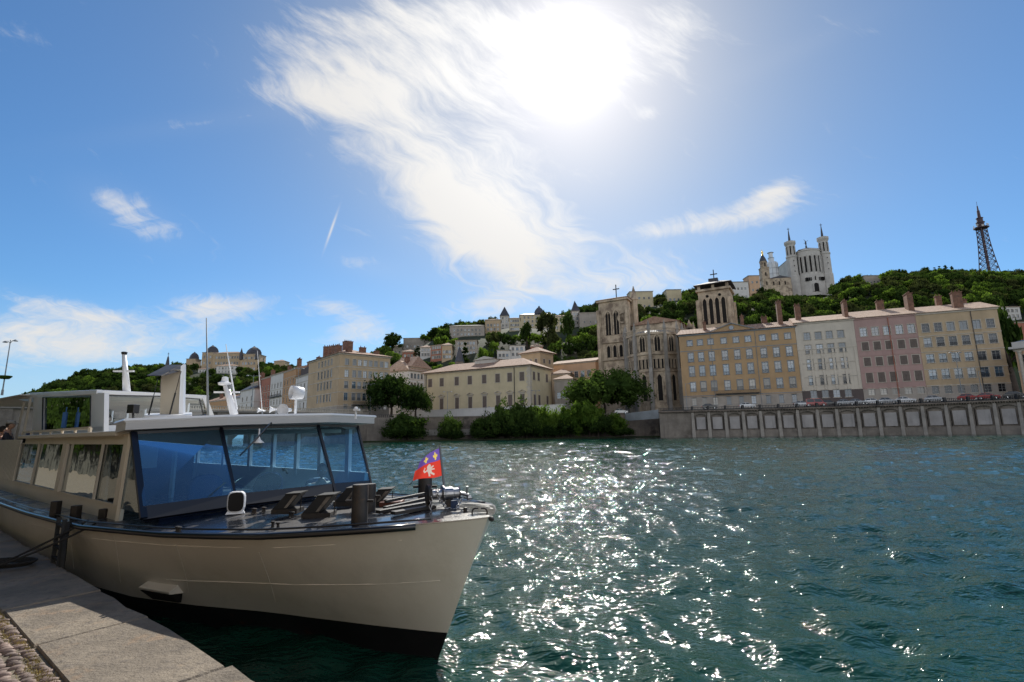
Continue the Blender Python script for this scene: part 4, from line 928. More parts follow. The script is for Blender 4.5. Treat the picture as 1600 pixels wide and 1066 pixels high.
# church spires
def spire(px, Y, z0, zb, top, w, label, name='church_spire'):
    p = atbase(px, Y, z0); t = thing(name, label, 'church', tuple(p)); zt = atY(px, top, Y).z; zm = atY(px, zb, Y).z
    g = MB(); g.box(p.x-w/2, p.x+w/2, p.y-w/2, p.y+w/2, z0, zm); g.build('tower', 'rubble', t)
    g = MB(); g.lathe([(w*.62, 0), (w*.12, (zt-zm)*.93), (.01, zt-zm)], 8, (p.x, p.y, zm)); g.build('spire', 'slate', t)
    g = MB(); g.box(p.x-.12, p.x+.12, p.y-.12, p.y+.12, zt-.4, zt+2.6); g.box(p.x-.7, p.x+.7, p.y-.119, p.y+.119, zt+1.3, zt+1.6); g.build('cross', 'iron', t)
    g = MB()
    for s_ in (-1, 1): g.box(p.x+s_*w*.2-.4, p.x+s_*w*.2+.4, p.y-w/2-.05, p.y-w/2+.05, zm-4, zm-1)
    g.build('louvre_window', 'dark_void', t)
spire(252, 420, 12, 590, 556, 5, 'dark pointed church spire rising out of the left hill wood')
spire(718, 260, 12, 566, 542, 4, 'dark slate church spire behind the villa roof')
# hill buildings near the cathedral and far right
hill_house(986, 1022, 456, 476, 'plaster_cream', 'cream hilltop house behind the left cathedral tower', 4, 2, 'slate', 1)
hill_house(1043, 1066, 453, 468, 'plaster_cream', 'small cream hilltop house between the cathedral towers', 3, 1, 'slate', 1)
hill_house(1139, 1172, 441, 460, 'plaster_pale', 'grey hilltop house with a dark mansard right of the second cathedral tower', 5, 2, 'slate', 1.2)
hill_house(1174, 1191, 431, 456, 'plaster_peach', 'square tan hilltop block left of the basilica', 2, 3, 'roof_tile', .4)
hill_house(1567, 1598, 480, 499, 'plaster_pale', 'small white hillside house above the right end of the row', 4, 2, 'roof_tile', 1.2)
hill_house(1585, 1640, 504, 545, 'plaster_red', 'brick hillside block behind the peach classical building', 3, 2, 'roof_tile', 1)
hill_house(1352, 1378, 431, 440, 'plaster_grey', 'low grey building almost hidden in the ridge wood', 4, 1, 'slate', .5)
# ------------------------------------------------------------------ cathedral
def arch_pts(w, h, n=5):
    zs_ = h-w*.866; pts = [(-w/2, 0), (-w/2, zs_)]
    for i in range(1, n+1): a_ = math.pi-math.pi/3*i/n; pts.append((w/2+w*math.cos(a_), zs_+w*math.sin(a_)))
    for i in range(n-1, -1, -1): a_ = math.pi/3*i/n; pts.append((-w/2+w*math.cos(a_), zs_+w*math.sin(a_)))
    pts.append((w/2, 0)); return pts
AC = {}
def gothic(parent, x, y, z, rz, w, h, lights=1, stone='limestone', round_=False):
    key = (w, h, lights, stone, round_)
    if key not in AC:
        o_ = [(-w/2, 0), (-w/2, h-w/2)]+[(w/2*math.cos(a_), h-w/2+w/2*math.sin(a_)) for a_ in [math.pi*(1-i/10) for i in range(1, 10)]]+[(w/2, h-w/2), (w/2, 0)] if round_ else arch_pts(w, h)
        f = MB(); t = .14*w+.12
        for (x0, z0), (x1, z1) in zip(o_, o_[1:]):
            f.beam((x0, -.12, z0), (x1, -.12, z1), t, .5, up=(0, 1, 0))
        for i in range(1, lights): xx = -w/2+w*i/lights; f.box(xx-.07, xx+.07, -.25, -.03, 0, h-w*.45)
        if lights > 1:
            for i in range(lights):
                xx = -w/2+w*(i+.5)/lights; q = arch_pts(w/lights, w*.5)
                for (x0, z0), (x1, z1) in zip(q[1:-1], q[2:-1]): f.beam((xx+x0, -.14, h-w*.45-w*.07+z0), (xx+x1, -.14, h-w*.45-w*.07+z1), .12, .16, up=(0, 1, 0))
            f.lathe([(w*.15, 0), (w*.15, .15), (w*.10, .15), (w*.10, 0)], 10, (0, -.1, h-w*.42), axis=(0, -1, 0))
        p = MB(); p.xprism(o_, -.04, .02)
        ms = []
        for g_, n_, m_ in ((f, 'window', stone), (p, 'pane', 'dark_void')):
            me = bpy.data.meshes.new(n_); me.from_pydata(g_.v, [], g_.f); me.materials.append(MATS[m_]); me.update(); ms.append(me)
        AC[key] = ms
    o = inst('window', AC[key][0], parent, (x, y, z), rz); inst('pane', AC[key][1], o); return o
TH = R(-30)
def frame_root(name, label, px, Y, z, th=TH, cat='church'):
    p = atbase(px, Y, z); t = thing(name, label, cat, tuple(p), th); t['org'] = (0, 0, 0); return t, p
cp = atbase(936, 195, 45); cp.z = 7.3; CA = thing('cathedral', 'gothic cathedral of weathered limestone with polygonal apse and two square towers', 'church', tuple(cp), TH); CA['org'] = (0, 0, 0)
Minv = (Matrix.Translation(cp) @ Matrix.Rotation(TH, 4, 'Z')).inverted()
def toC(px, Y, z=45): return Minv @ atbase(px, Y, z)
def sq_tower(x0, y0, w, H, tiers, cap, cross=True, arc=3):
    g = MB(); g.box(x0, x0+w, y0, y0+w, 0, H)
    for ax, ay in ((x0, y0), (x0+w, y0), (x0+w, y0+w), (x0, y0+w)):
        g.box(ax-.9, ax+.9, ay-.45, ay+.45, 0, H*.93); g.box(ax-.45, ax+.45, ay-.9, ay+.9, 0, H*.93)
    for z in tiers: g.box(x0-.55, x0+w+.55, y0-.55, y0+w+.55, z, z+.45)
    g.box(x0-.7, x0+w+.7, y0-.7, y0+w+.7, H+.002, H+.8)
    t = g.build('tower', 'limestone', CA)
    g = MB(); k = .9 if not cap else 1.3; zr = H+.8+(1.6 if cap else 0)
    if cap:
        for ax in (x0+.5, x0+w/2, x0+w-.5):
            for ay in (y0+.4, y0+w-.4): g.box(ax-.5, ax+.5, ay-.5, ay+.5, H+.8, H+2.5)
        g.build('roof_posts', 'limestone', t); g = MB()
    g.lathe([((w/2+k)*1.414, 0), ((w/2+k)*1.414, .18), (.8, 2.6 if cap else 1.9)], 4, (0, 0, 0)); 
    c_, s_ = math.cos(math.pi/4), math.sin(math.pi/4)
    g.v = [(v[0]*c_-v[1]*s_+x0+w/2, v[0]*s_+v[1]*c_+y0+w/2, v[2]+zr) for v in g.v]
    r_ = g.build('roof', 'slate' if cap else 'roof_tile', t)
    if cap: g = MB(); g.box(x0+w/2-2, x0+w/2+1.4, y0+w/2-1, y0+w/2+1, zr+1.5, zr+3.6); g.build('roof_lantern', 'slate', t)
    g = MB(); z = zr+1.6; x, y = x0+w/2, y0+w/2
    g.box(x-.16, x+.16, y-.16, y+.16, z, z+5.6); g.box(x-1.3, x+1.3, y-.15, y+.15, z+3.6, z+3.95); g.build('cross', 'iron', t)
    return t
w1 = 11.2; H1 = 44.0
T1 = sq_tower(0, 0, w1, H1, (12.5, 21, 27.8), False)
for fx in (.33, .62): gothic(T1, w1*fx, 0, 30.8, 0, 2.5, 9.6, 2)
for fx in (.30, .52, .74): gothic(T1, w1*fx, 0, 22.2, 0, 1.6, 4.8)
for fx in (.36, .62): gothic(T1, w1*fx, 0, 8.8, 0, 1.8, 7.0)
for fx in (.35, .65): gothic(T1, w1, w1*fx, 30.8, math.pi/2, 2.5, 9.6, 2)
gothic(T1, w1, w1*.5, 22, math.pi/2, 1.6, 4.8)
g = MB(); g.lathe([(1.3, 0), (1.3, 44.5), (1.6, 44.8), (1.5, 45.3), (.1, 50.5)], 8, (w1+1.2, w1*.55, 0)); g.build('stair_turret', 'limestone', T1)
q = toC(1093, 190); w2 = 11.0; H2 = 46.3
T2 = sq_tower(q.x, q.y, w2, H2, (31.8,), True)
for fx in (.20, .40, .60, .80): gothic(T2, q.x+w2*fx, q.y, 33.4, 0, 1.75, 10.2)
for fx in (.27, .5, .73): gothic(T2, q.x+w2*fx, q.y, 24.5, 0, 1.9, 5.6)
for fx in (.3, .7): gothic(T2, q.x+w2, q.y+w2*fx, 33.4, math.pi/2, 1.8, 10.2)
for fx in (.30, .70): g = MB(); g.lathe([(.55, 0), (.55, .25), (.35, .25), (.35, 0)], 10, (q.x+w2*fx, q.y-.02, 44.3), axis=(0, -1, 0)); g.build('oculus', 'dark_void', T2)
# apse: twelve-sided, vertices turned so that one facet looks at the river
ac = toC(1024, 184, 22); RA = 9.9; HA = 29.4
base_ang = -math.pi/2-TH+R(15)+R(-8)
vx = [(ac.x+RA*math.cos(base_ang+R(30)*i), ac.y+RA*math.sin(base_ang+R(30)*i)) for i in range(12)]
g = MB(); g.prism(vx, 0, HA-1.2)
def ringp(r0, z0, z1): g.prism([(ac.x+(r0)*math.cos(base_ang+R(30)*i), ac.y+(r0)*math.sin(base_ang+R(30)*i)) for i in range(12)], z0, z1)
ringp(RA+.45, 20.4, 21.0); ringp(RA+.7, 0, 3.0); ringp(RA+.35, 14.6, 15.0); ringp(RA+.6, HA-1.9, HA-1.15)
AP = g.build('apse', 'limestone', CA)
g = MB()
for i in range(12):
    a_, b_ = Vector((*vx[i], 0)), Vector((*vx[(i+1) % 12], 0)); a_ = Vector((ac.x, ac.y, 0))+(a_-Vector((ac.x, ac.y, 0)))*1.05; b_ = Vector((ac.x, ac.y, 0))+(b_-Vector((ac.x, ac.y, 0)))*1.05
    g.beam(a_+Vector((0, 0, HA+.25)), b_+Vector((0, 0, HA+.25)), .3, .25)
    for k in range(9): p = a_.lerp(b_, (k+.5)/9); g.box(p.x-.1, p.x+.1, p.y-.1, p.y+.1, HA-1.15, HA+.15)
g.build('balustrade', 'limestone', AP)
g = MB(); g.lathe([(RA-.8, HA-1.1), (RA-3, HA+.1), (.5, HA+.9)], 12, (ac.x, ac.y, 0)); g.build('roof', 'lead', AP)
for i in range(12):
    am = base_ang+R(30)*(i+.5); wa = am+TH    # world angle
    if math.sin(wa) > .35: continue
    rm = RA*math.cos(R(15)); cx, cy = ac.x+rm*math.cos(am), ac.y+rm*math.sin(am); rz = am+math.pi/2
    gothic(AP, cx, cy, 4.6, rz, 1.9, 9.2, 1); gothic(AP, cx, cy, 21.6, rz, 2.3, 5.9, 2)
    for k in (-1, 0, 1): gothic(AP, cx+k*1.35*-math.sin(am), cy+k*1.35*math.cos(am), 15.6, rz, .9, 3.4, 1, round_=True)
    av = base_ang+R(30)*i
    for aa in (av,):
        g = MB(); M_ = Matrix.Translation((ac.x, ac.y, 0)) @ Matrix.Rotation(aa, 4, 'Z'); g.M = M_
        g.box(RA-.4, RA+1.5, -.6, .6, 0, 14.4); g.hexa([(RA-.4, -.6, 14.4), (RA+1.5, -.6, 14.4), (RA+1.5, .6, 14.4), (RA-.4, .6, 14.4), (RA-.4, -.5, 17), (RA+.9, -.5, 16.2), (RA+.9, .5, 16.2), (RA-.4, .5, 17)])
        g.box(RA-.39, RA+.95, -.48, .48, 16, 27.5); g.M = M_ @ Matrix.Translation((RA+.4, 0, 0)); g.lathe([(.55, 27.5), (.55, 29.2), (.75, 29.4), (.06, 32.6)], 4)
        g.build('buttress', 'pilaster', AP)
# choir / nave behind the apse and the transept arm right of it
g = MB(); nx0, nx1 = ac.x-8.2, ac.x+9; g.box(nx0, nx1, ac.y+2, ac.y+45, 0, 33.5)
for k in range(5): g.box(nx0-.4, nx1+.4, ac.y+6+k*8, ac.y+7+k*8, 0, 33.0)
NV = g.build('nave', 'limestone', CA)
g = MB(); g.xprism([(nx0-.8, 33.52), (nx1+.8, 33.52), ((nx0+nx1)/2, 36.2)], ac.y+1.4, ac.y+46); g.build('roof', 'roof_tile', NV)
g = MB(); tx0, tx1 = nx1+.01, q.x-.6; g.box(tx0, tx1, ac.y+9, ac.y+19, 0, 29); g.xprism([(tx0+.01, 29.01), (tx1-.3, 29.01), ((tx0+tx1)/2, 35.0)], ac.y+9.01, ac.y+9.6)
TR = g.build('side_chapel', 'limestone', CA)
g = MB(); g.lathe([(1.7, 0), (1.7, .3), (1.2, .3), (1.2, 0)], 14, ((tx0+tx1)/2, ac.y+8.98, 30.6), axis=(0, -1, 0)); g.build('rose_window', 'rubble', TR)
g = MB(); g.xprism([(tx0-.3, 29.02), (tx1-.8, 29.02), ((tx0+tx1)/2, 34.2)], ac.y+9.62, ac.y+20); g.build('roof', 'roof_tile', TR)
for xx in (tx0+.6, tx1-.8): g = MB(); g.lathe([(.5, 27), (.5, 30.5), (.7, 30.8), (.05, 34)], 4, (xx, ac.y+8.6, 0)); g.build('pinnacle', 'limestone', TR)
g = MB(); g.box(tx0-1, tx1+1, ac.y+3, ac.y+8.9, 0, 23.5); g.build('lower_chapel', 'limestone', TR)
g = MB(); g.lathe([(2.2, 0), (2.2, .35), (1.7, .35), (1.7, 0)], 16, (w1*.86, -.1, 37.0), axis=(0, -1, 0)); g.build('sacristy_roundel', 'limestone', T1)
g = MB(); g.box(w1+.8, nx0-.01, 5, 18, 0, 19.5); g.xprism([(w1+.5, 19.51), (nx0-.02, 19.51), ((w1+nx0)/2, 22.5)], 4.7, 18); g.build('link_building', 'limestone', CA)
# ------------------------------------------------------------------ basilica on the hill
YB = 470
BA_, bp_ = frame_root('basilica', 'white hilltop basilica with octagonal corner towers and a rounded apse', 1228, YB, 100, R(-8))
Mi = (Matrix.Translation(bp_) @ Matrix.Rotation(R(-8), 4, 'Z')).inverted()
def toB(px, py, Y=YB): return Mi @ atY(px, py, Y)
def tz(py, px=1250, Y=YB): return toB(px, py, Y).z
def oct_tower(px, wb, wt, top, bot, spire_top):
    c = toB(px, 420); c = Vector((c.x, 0, 0)); zt, zb = tz(top), tz(bot); h = zt-zb
    g = MB(); r0, r1 = wb/2, wt/2
    g.lathe([(r0*1.12, zb-14), (r0*1.12, zb+h*.16), (r0, zb+h*.17), (r0*.97, zb+h*.60), (r0*1.08, zb+h*.61), (r0*1.08, zb+h*.64), (r0*.86, zb+h*.65), (r0*.86, zb+h*.90), (r1, zb+h*.95), (r1, zt-.3), (r1*.9, zt-.3), (r1*.9, zt)], 8, (c.x, 0, 0))
    t = g.build('tower', 'white_stone', BA_)
    for k in range(8):
        a_ = R(22.5+45*k)
        gothic(t, c.x+r0*.80*math.cos(a_), r0*.80*math.sin(a_), zb+h*.67, a_+math.pi/2, r0*.32, h*.21, 1, 'white_stone', True)
    for z_ in (.25, .38, .5):
        g = MB(); g.box(c.x-.4, c.x+.4, -r0*1.0, -r0*.8, zb+h*z_, zb+h*z_+1.0); g.build('slit_window', 'dark_void', t)
    g = MB(); zs_ = atY(px, spire_top, YB).z-bp_.z; g.lathe([(1.7, zt), (.9, zt+2), (1.1, zt+2.4), (.25, zs_-2), (.2, zs_)], 8, (c.x, 0, 0)); g.box(c.x-1.1, c.x+1.1, -.2, .2, zs_-1.6, zs_-1.2); g.build('spire', 'slate', t)
    return c
ca = oct_tower(1237.5, 9.5, 10.6, 379, 444, 357); cb = oct_tower(1286.5, 9.5, 10.6, 375.5, 444, 353)
xm = (ca.x+cb.x)/2+.5; g = MB(); zb_, zt_ = tz(447), tz(397)
RR = (cb.x-ca.x)/2-4.2
ap = [(xm+RR*math.cos(a_), 1+8.5*math.sin(a_)) for a_ in [math.pi+math.pi*i/8 for i in range(9)]]
g.prism(ap+[(xm+RR, 14), (xm-RR, 14)], zb_-12, zt_)
g.prism([(xm+(x-xm)*1.06, y*1.06 if y < 0 else y) for x, y in ap]+[(xm+RR, 13.9), (xm-RR, 13.9)], zt_+.002, zt_+1.0)
g.prism([(xm+(x-xm)*1.12, y*1.12 if y < 0 else y) for x, y in ap]+[(xm+RR, 13.9), (xm-RR, 13.9)], zb_-12, tz(433))
AB = g.build('apse', 'white_stone', BA_)
for i in range(8):
    a_ = math.pi+math.pi*(i+.5)/8; x, y = xm+RR*.99*math.cos(a_), 1+8.4*math.sin(a_); nrm = math.atan2(math.sin(a_)/8.5, math.cos(a_)/RR)
    gothic(AB, x, y, tz(430), nrm+math.pi/2, 2.1, tz(405)-tz(430), 1, 'white_stone', True)
for i in range(9):
    x, y = ap[i]; g = MB(); g.lathe([(.45, tz(432)), (.4, tz(406)), (.6, tz(404))], 8, (x, y-.3, 0)); g.build('column', 'white_stone', AB)
for dx in (-.52, .55):
    g = MB(); xx = xm+RR*dx
    for k in range(4): g.box(xx-2.4+k*1.35, xx-1.7+k*1.35, -9.6+abs(dx)*2.3, -6, tz(444), tz(439))
    g.build('arcade', 'dark_void', AB)
gothic(AB, xm, -8.6, tz(461), 0, 5.0, 8.5, 1, 'white_stone', True); gothic(AB, xm, -8.4, tz(443.5), 0, 1.4, 4.0, 1, 'white_stone', True)
g = MB(); g.prism([(xm+(x-xm)*.9, y*.9 if y < 0 else y) for x, y in ap]+[(xm+RR*.9, 70), (xm-RR*.9, 70)], zb_-12, zt_+1.6); g.build('nave', 'white_stone', BA_)
g = MB(); g.add([(xm-RR*.95, -5, zt_+1.62), (xm+RR*.95, -5, zt_+1.62), (xm+RR*.95, 70, zt_+1.62), (xm-RR*.95, 70, zt_+1.62), (xm, 1, zt_+5.4), (xm, 70, zt_+5.4)], [(0, 1, 4), (1, 2, 5, 4), (3, 0, 4, 5), (2, 3, 5), (0, 3, 2, 1)]); g.build('roof', 'lead', BA_)
g = MB(); zc = zt_+5.4; g.lathe([(.9, zc-1), (.7, zc+1.8), (.25, zc+2), (.55, zc+2.8), (.75, zc+4.4), (.5, zc+5.6), (.2, zc+5.8), (.36, zc+6.2), (.3, zc+6.8), (.02, zc+7.1)], 8, (xm-.6, 1, 0))
g.beam((xm-.6, 1, zc+5.4), (xm+1.6, 1, zc+6.9), .3); g.beam((xm-.6, 1, zc+5.2), (xm-2.3, 1, zc+4.1), .3); g.beam((xm-.2, 1, zc+4.0), (xm-1.9, 1, zc+8.2), .5, .12); g.build('angel_statue', 'iron', BA_)
# scaffolded western tower and old chapel
c = toB(1219, 420); g = MB(); rs = 5.6; cy = 20
g.lathe([(rs, tz(450)-12), (rs, tz(402)), (rs*.86, tz(400)), (rs*.86, tz(399.6)), (2.7, tz(399.5)), (2.6, tz(393)), (2.0, tz(393)), (2.0, tz(383)), (.1, tz(382.6))], 10, (c.x, cy, 0)); t = g.build('sheeted_tower', 'scaffold_sheet', BA_)
g = MB()
for k in range(8): zz = tz(446)+k*(tz(384)-tz(446))/7; g.lathe([((rs if k < 5 else 2.9)*1.05, zz), ((rs if k < 5 else 2.9)*1.05, zz+.15)], 10, (c.x, cy, 0))
for k in range(10): a_ = k*.628; g.tube([(c.x+rs*1.05*math.cos(a_), cy+rs*1.05*math.sin(a_), tz(450)), (c.x+rs*1.05*math.cos(a_), cy+rs*1.05*math.sin(a_), tz(401))], .09, 4)
g.build('scaffolding', 'lead', t)
OC, op_ = frame_root('hilltop_chapel', 'slender stone chapel tower topped by a gilded statue left of the basilica', 1202, 462, 100, R(-8))
g = MB(); zt2 = atY(1202, 419, 462).z-op_.z; zb2 = atY(1202, 452, 462).z-op_.z
g.box(-3.4, 3.4, -3.4, 3.4, zb2-14, zt2); g.box(-3.8, 3.8, -3.8, 3.8, zt2-.6, zt2-.1); g.box(-3.8, 3.8, -3.8, 3.8, zb2+9, zb2+9.4); g.lathe([(3.3, zt2), (3.2, zt2+5.2), (3.7, zt2+5.5), (3.7, zt2+6)], 8); TW = g.build('tower', 'limestone', OC)
g = MB(); g.lathe([(3.5, zt2+6), (2.6, zt2+9), (1.3, zt2+11.5), (.9, zt2+12.6)], 8); g.build('cap', 'slate', TW)
g = MB(); zs = zt2+12.6; g.lathe([(1.0, zs), (1.1, zs+.6), (.7, zs+1), (.8, zs+2.4), (.62, zs+3.8), (.25, zs+4.1), (.38, zs+4.6), (.3, zs+5.2), (.05, zs+5.6)], 10); g.beam((0, -.2, zs+3.4), (1.2, -.5, zs+2.6), .3); g.beam((0, -.2, zs+3.4), (-1.2, -.5, zs+2.6), .3); g.build('gilded_statue', 'gold', TW)
for z_ in (zb2+3, zb2+12, zt2+1): gothic(TW, 0, -3.4, z_, 0, 1.6, 3.6, 1, 'limestone', True)
g = MB(); g.box(3.5, 22, -2, 12, zb2-14, zb2+9.5); CH = g.build('chapel_wing', 'limestone', OC)
for k in range(3): gothic(CH, 6.5+k*5, -2, zb2+3, 0, 1.6, 3.6, 1, 'limestone', True)
g = MB(); g.xprism([(3.3, zb2+9.51), (22.2, zb2+9.51), (12.7, zb2+12)], -2.2, 12.2); g.build('roof', 'slate', OC)
# ------------------------------------------------------------------ steel lattice tower on the ridge
YT = 520; zB = atY(1546, 436, YT).z-22; pB = atbase(1547, YT, zB+26); pB.z = zB; zTop = atY(1530, 322, YT).z
LT = thing('lattice_tower', 'tall red brown steel lattice tower standing on the wooded ridge', 'tower', tuple(pB))
Hh = zTop-zB; hb = atY(1535, 357, YT).z-zB     # platform height
def wid(z):
    t = z/hb; return 6.0*(1-t)**1.7+3.0
pmat('tower_steel', (.055, .028, .034), .6, .15, .5, metal=0)
g = MB(); zs = [hb*(1-(1-i/13)**1.15) for i in range(14)]
def cn(z, k): w_ = wid(z); sx_, sy_ = ((-1, -1), (1, -1), (1, 1), (-1, 1))[k]; return Vector((pB.x+sx_*w_, pB.y+sy_*w_, zB+z))
for k in range(4):
    for a_, b_ in zip(zs, zs[1:]): g.beam(cn(a_, k), cn(b_, k), .8)
g.build('leg', 'tower_steel', LT)
g = MB()
for k in range(4):
    for a_, b_ in zip(zs, zs[1:]):
        g.beam(cn(a_, k), cn(b_, (k+1) % 4), .35); g.beam(cn(a_, (k+1) % 4), cn(b_, k), .35); g.beam(cn(b_, k), cn(b_, (k+1) % 4), .4)
g.build('bracing', 'tower_steel', LT)
g = MB(); g.box(pB.x-.9, pB.x+.9, pB.y-.9, pB.y+.9, zB, zB+hb*.98); g.build('lift_shaft', 'tower_steel', LT)
g = MB(); z = zB+hb; g.lathe([(5.6, -.6), (6.6, 0), (6.6, 1.1), (5, 1.3)], 8, (pB.x, pB.y, z)); g.lathe([(3.0, 1.3), (3.0, 6)], 8, (pB.x, pB.y, z)); g.lathe([(3.8, 6), (3.8, 7), (2.6, 7.2), (2.6, 11), (3.1, 11), (3.1, 11.8)], 8, (pB.x, pB.y, z)); g.build('platform', 'tower_steel', LT)
g = MB()
for k in range(9): a_ = k*.7; g.lathe([(.1, 0), (1.1, .5), (1.15, .6)], 10, (pB.x+5.6*math.cos(a_), pB.y+5.6*math.sin(a_), z+1.6+(k % 3)*.8), axis=(math.cos(a_), math.sin(a_), 0))
g.build('dish_cluster', 'white_stone', LT)
g = MB(); g.tube([(pB.x, pB.y, z+11.8), (pB.x, pB.y, z+20)], [1.5, 1.2], 8); g.tube([(pB.x, pB.y, z+20), (pB.x, pB.y, zTop)], [.8, .5], 8); g.tube([(pB.x, pB.y, zTop), (pB.x, pB.y, zTop+5)], .15, 5); g.build('mast', 'tower_steel', LT)
# ------------------------------------------------------------------ hillside wood
def covers(px, py_top, py_bot, hw, Y):
    for x0, x1, top, bot, yb in HB+[(1195, 1297, 395, 449, 462), (1226, 1297, 395, 462, 462)]:
        if Y < yb+4 and px+hw > x0 and px-hw < x1 and py_top < bot-5 and py_bot > top: return True
        if yb-3 < Y < yb+16 and px+hw*.4 > x0 and px-hw*.4 < x1: return True
    return False
FP = [(np.array([v.co[:] for v in m.vertices]), [tuple(p.vertices) for p in m.polygons], m.materials[0].name) for m in FAR]
CL = crown_mesh('crown', 5.0, 4.2, 26, 26, .62, 21, 'leaf_light')
FP.append((np.array([v.co[:] for v in CL.vertices]), [tuple(p.vertices) for p in CL.polygons], 'leaf_light'))
r_ = np.random.default_rng(11); acc = {k: ([], [], [0]) for k in ('leaf_dark', 'leaf_mid', 'leaf_light', 'leaf_olive')}; spots = []
cand = []
for i in range(9000):
    px = r_.uniform(40, 1690); t = r_.uniform(.10, 1.0)**.8 if r_.random() < .8 else r_.uniform(.93, 1.02)
    cand.append((px, min(t, 1.02)))
for px, t in cand:
    p = gpt(px, t); sp = 5.3 if px > 940 else 5.6
    if px < 470: sp = 6.6
    if any((p.x-q_[0])**2+(p.y-q_[1])**2 < sp*sp for q_ in spots): continue
    X, Yp = proj((p.x, p.y, p.z))
    h = r_.uniform(7.5, 12.5); pyt = Yp-h/p.y*800
    if Yp > 652 or covers(px, pyt, Yp, 4.6/p.y*800, p.y): continue
    # hidden behind the riverside frontage
    if (px > 1075 and Yp < 9999 and pyt > 545) or (1075 > px > 940 and pyt > 520) or (px < 320 and pyt > 612) or (320 <= px < 610 and pyt > 600) or (660 < px < 940 and pyt > 590): continue
    spots.append((p.x, p.y)); k = int(r_.integers(0, 5)); V, Fc, mn = FP[k]
    s_ = r_.uniform(.75, 1.25)*.92; a_ = r_.uniform(0, 6.28); rot = np.array([[math.cos(a_), -math.sin(a_), 0], [math.sin(a_), math.cos(a_), 0], [0, 0, 1]])
    Q = (V*np.array([s_, s_, h/8.6]))@rot.T+np.array([p.x, p.y, p.z-.8])
    vs, fs, c_ = acc[mn]; vs.append(Q); fs.append((Fc, c_[0])); c_[0] += len(Q)
print('hill trees', len(spots))
vs = []; fs = []; mi = []; base = 0
for j, mn in enumerate(acc):
    for Q, (Fc, c0) in zip(acc[mn][0], acc[mn][1]):
        vs.append(Q); fs += [tuple(i+base for i in f) for f in Fc]; mi += [j]*len(Fc); base += len(Q)
me = bpy.data.meshes.new('hillside_wood'); me.from_pydata(np.concatenate(vs).tolist(), [], fs)
for mn in acc: me.materials.append(MATS[mn])
me.polygons.foreach_set('material_index', mi); me.update()
o = bpy.data.objects.new('hillside_wood', me); COL.objects.link(o); tag(o, 'dense green wood of broadleaved trees covering the hillside', 'wood', kind='stuff')
# single trees one can tell apart
def hill_tree(px, bot, top, wpx, label, crown=None, grp='single trees on the hill', name='tree'):
    p, t = ground_at(px, bot); h = (bot-top)/800*p.y; tree((p.x, p.y, p.z-.5), h+.5, wpx/800*p.y, label, grp, crown, name=name, rz=rnd.random()*6, lift=.18)
hill_tree(614, 556, 522, 27, 'lone round tree on the skyline above the corner building')
hill_tree(678, 538, 513, 19, 'dark tree left of the long grey hilltop building', FAR[0])
hill_tree(695, 538, 517, 18, 'dark round tree touching the grey hilltop building', FAR[3])
hill_tree(664, 532, 516, 14, 'pale thin tree on the skyline behind the terrace villa', CL)
hill_tree(823, 545, 504, 18, 'tall dark tree in front of the big hilltop house', FAR[0])
hill_tree(856, 545, 488, 30, 'large round tree hiding the middle of the cream hilltop house', FAR[2])
hill_tree(888, 545, 491, 18, 'dark narrow tree left of the slim white tower', FAR[3])
hill_tree(653, 560, 541, 11, 'narrow dark cypress beside the reddish hillside house', CONE, name='cypress')
hill_tree(727, 590, 535, 14, 'dark conifer in front of the tan hillside block', CONE, name='conifer')
hill_tree(754, 590, 545, 18, 'light green conifer between tan block and white modern house', CL)
hill_tree(120, 590, 571, 18, 'left tree of the pair on the left skyline', FAR[1]); hill_tree(137, 590, 570, 22, 'right tree of the pair on the left skyline', FAR[0])
for i, (px, top, w_, lb) in enumerate([(1463, 414, 9, 'slim dark conifer, left one of the ridge clump'), (1471, 412, 9, 'pointed conifer in the middle of the ridge clump'), (1480, 411, 14, 'broad flat-topped cedar on the ridge'), (1490, 413, 14, 'right-hand cedar of the ridge clump')]):
    hill_tree(px, 436, top, w_, lb, CEDAR if i > 1 else CONE, name='conifer')
for px, top, lb in ((1395, 421, 'small round ridge tree right of the basilica'), (1384, 425, 'low round ridge tree next to a taller one'), (1446, 418, 'round ridge tree just left of the conifers'), (1341, 428, 'round ridge tree beside the basilica, nearest to it')):
    hill_tree(px, 440, top, 15, lb, FAR[1])
hill_tree(1189, 458, 437, 12, 'small dark tree between the tan block and the chapel tower', FAR[0])
# ------------------------------------------------------------------ trees and bushes by the river
BIG = crown_mesh('crown', 11, 6.6, 120, 62, .42, 31, 'leaf_mid'); BIG2 = crown_mesh('crown', 9, 7, 110, 60, .40, 32, 'leaf_dark')
BUSH = [crown_mesh('crown', 4, 3, 60, 60, .26, 41+i, m_) for i, m_ in enumerate(('leaf_light', 'leaf_mid', 'leaf_light'))]
def bank_tree(px, Y, z, top, bot, wpx, label, crown, grp, name='tree', lift=.12, cat='tree'):
    p = atbase(px, Y, z); h = atY(px, top, Y).z-z; return tree(tuple(p), h, wpx/800*Y, label, grp, crown, name=name, cat=cat, lift=lift, rz=rnd.random()*6)
bank_tree(945, 166, 7.3, 585, 643, 108, 'big spreading dark green tree in front of the cathedral', BIG, 'trees on the far quay', lift=-.05)
bank_tree(611, 166, 7.3, 591, 645, 66, 'large round dark tree right of the corner building', BIG2, 'trees on the far quay', lift=-.06)
bank_tree(649, 166, 7.3, 606, 645, 42, 'smaller round tree between the big tree and the pale villa', BIG2, 'trees on the far quay', lift=-.06)
bank_tree(1592, 200, 10, 486, 560, 34, 'tree glimpsed between the row and the brick block', FAR[1], 'trees on the far quay')
GB = 'bushes on the far river bank'
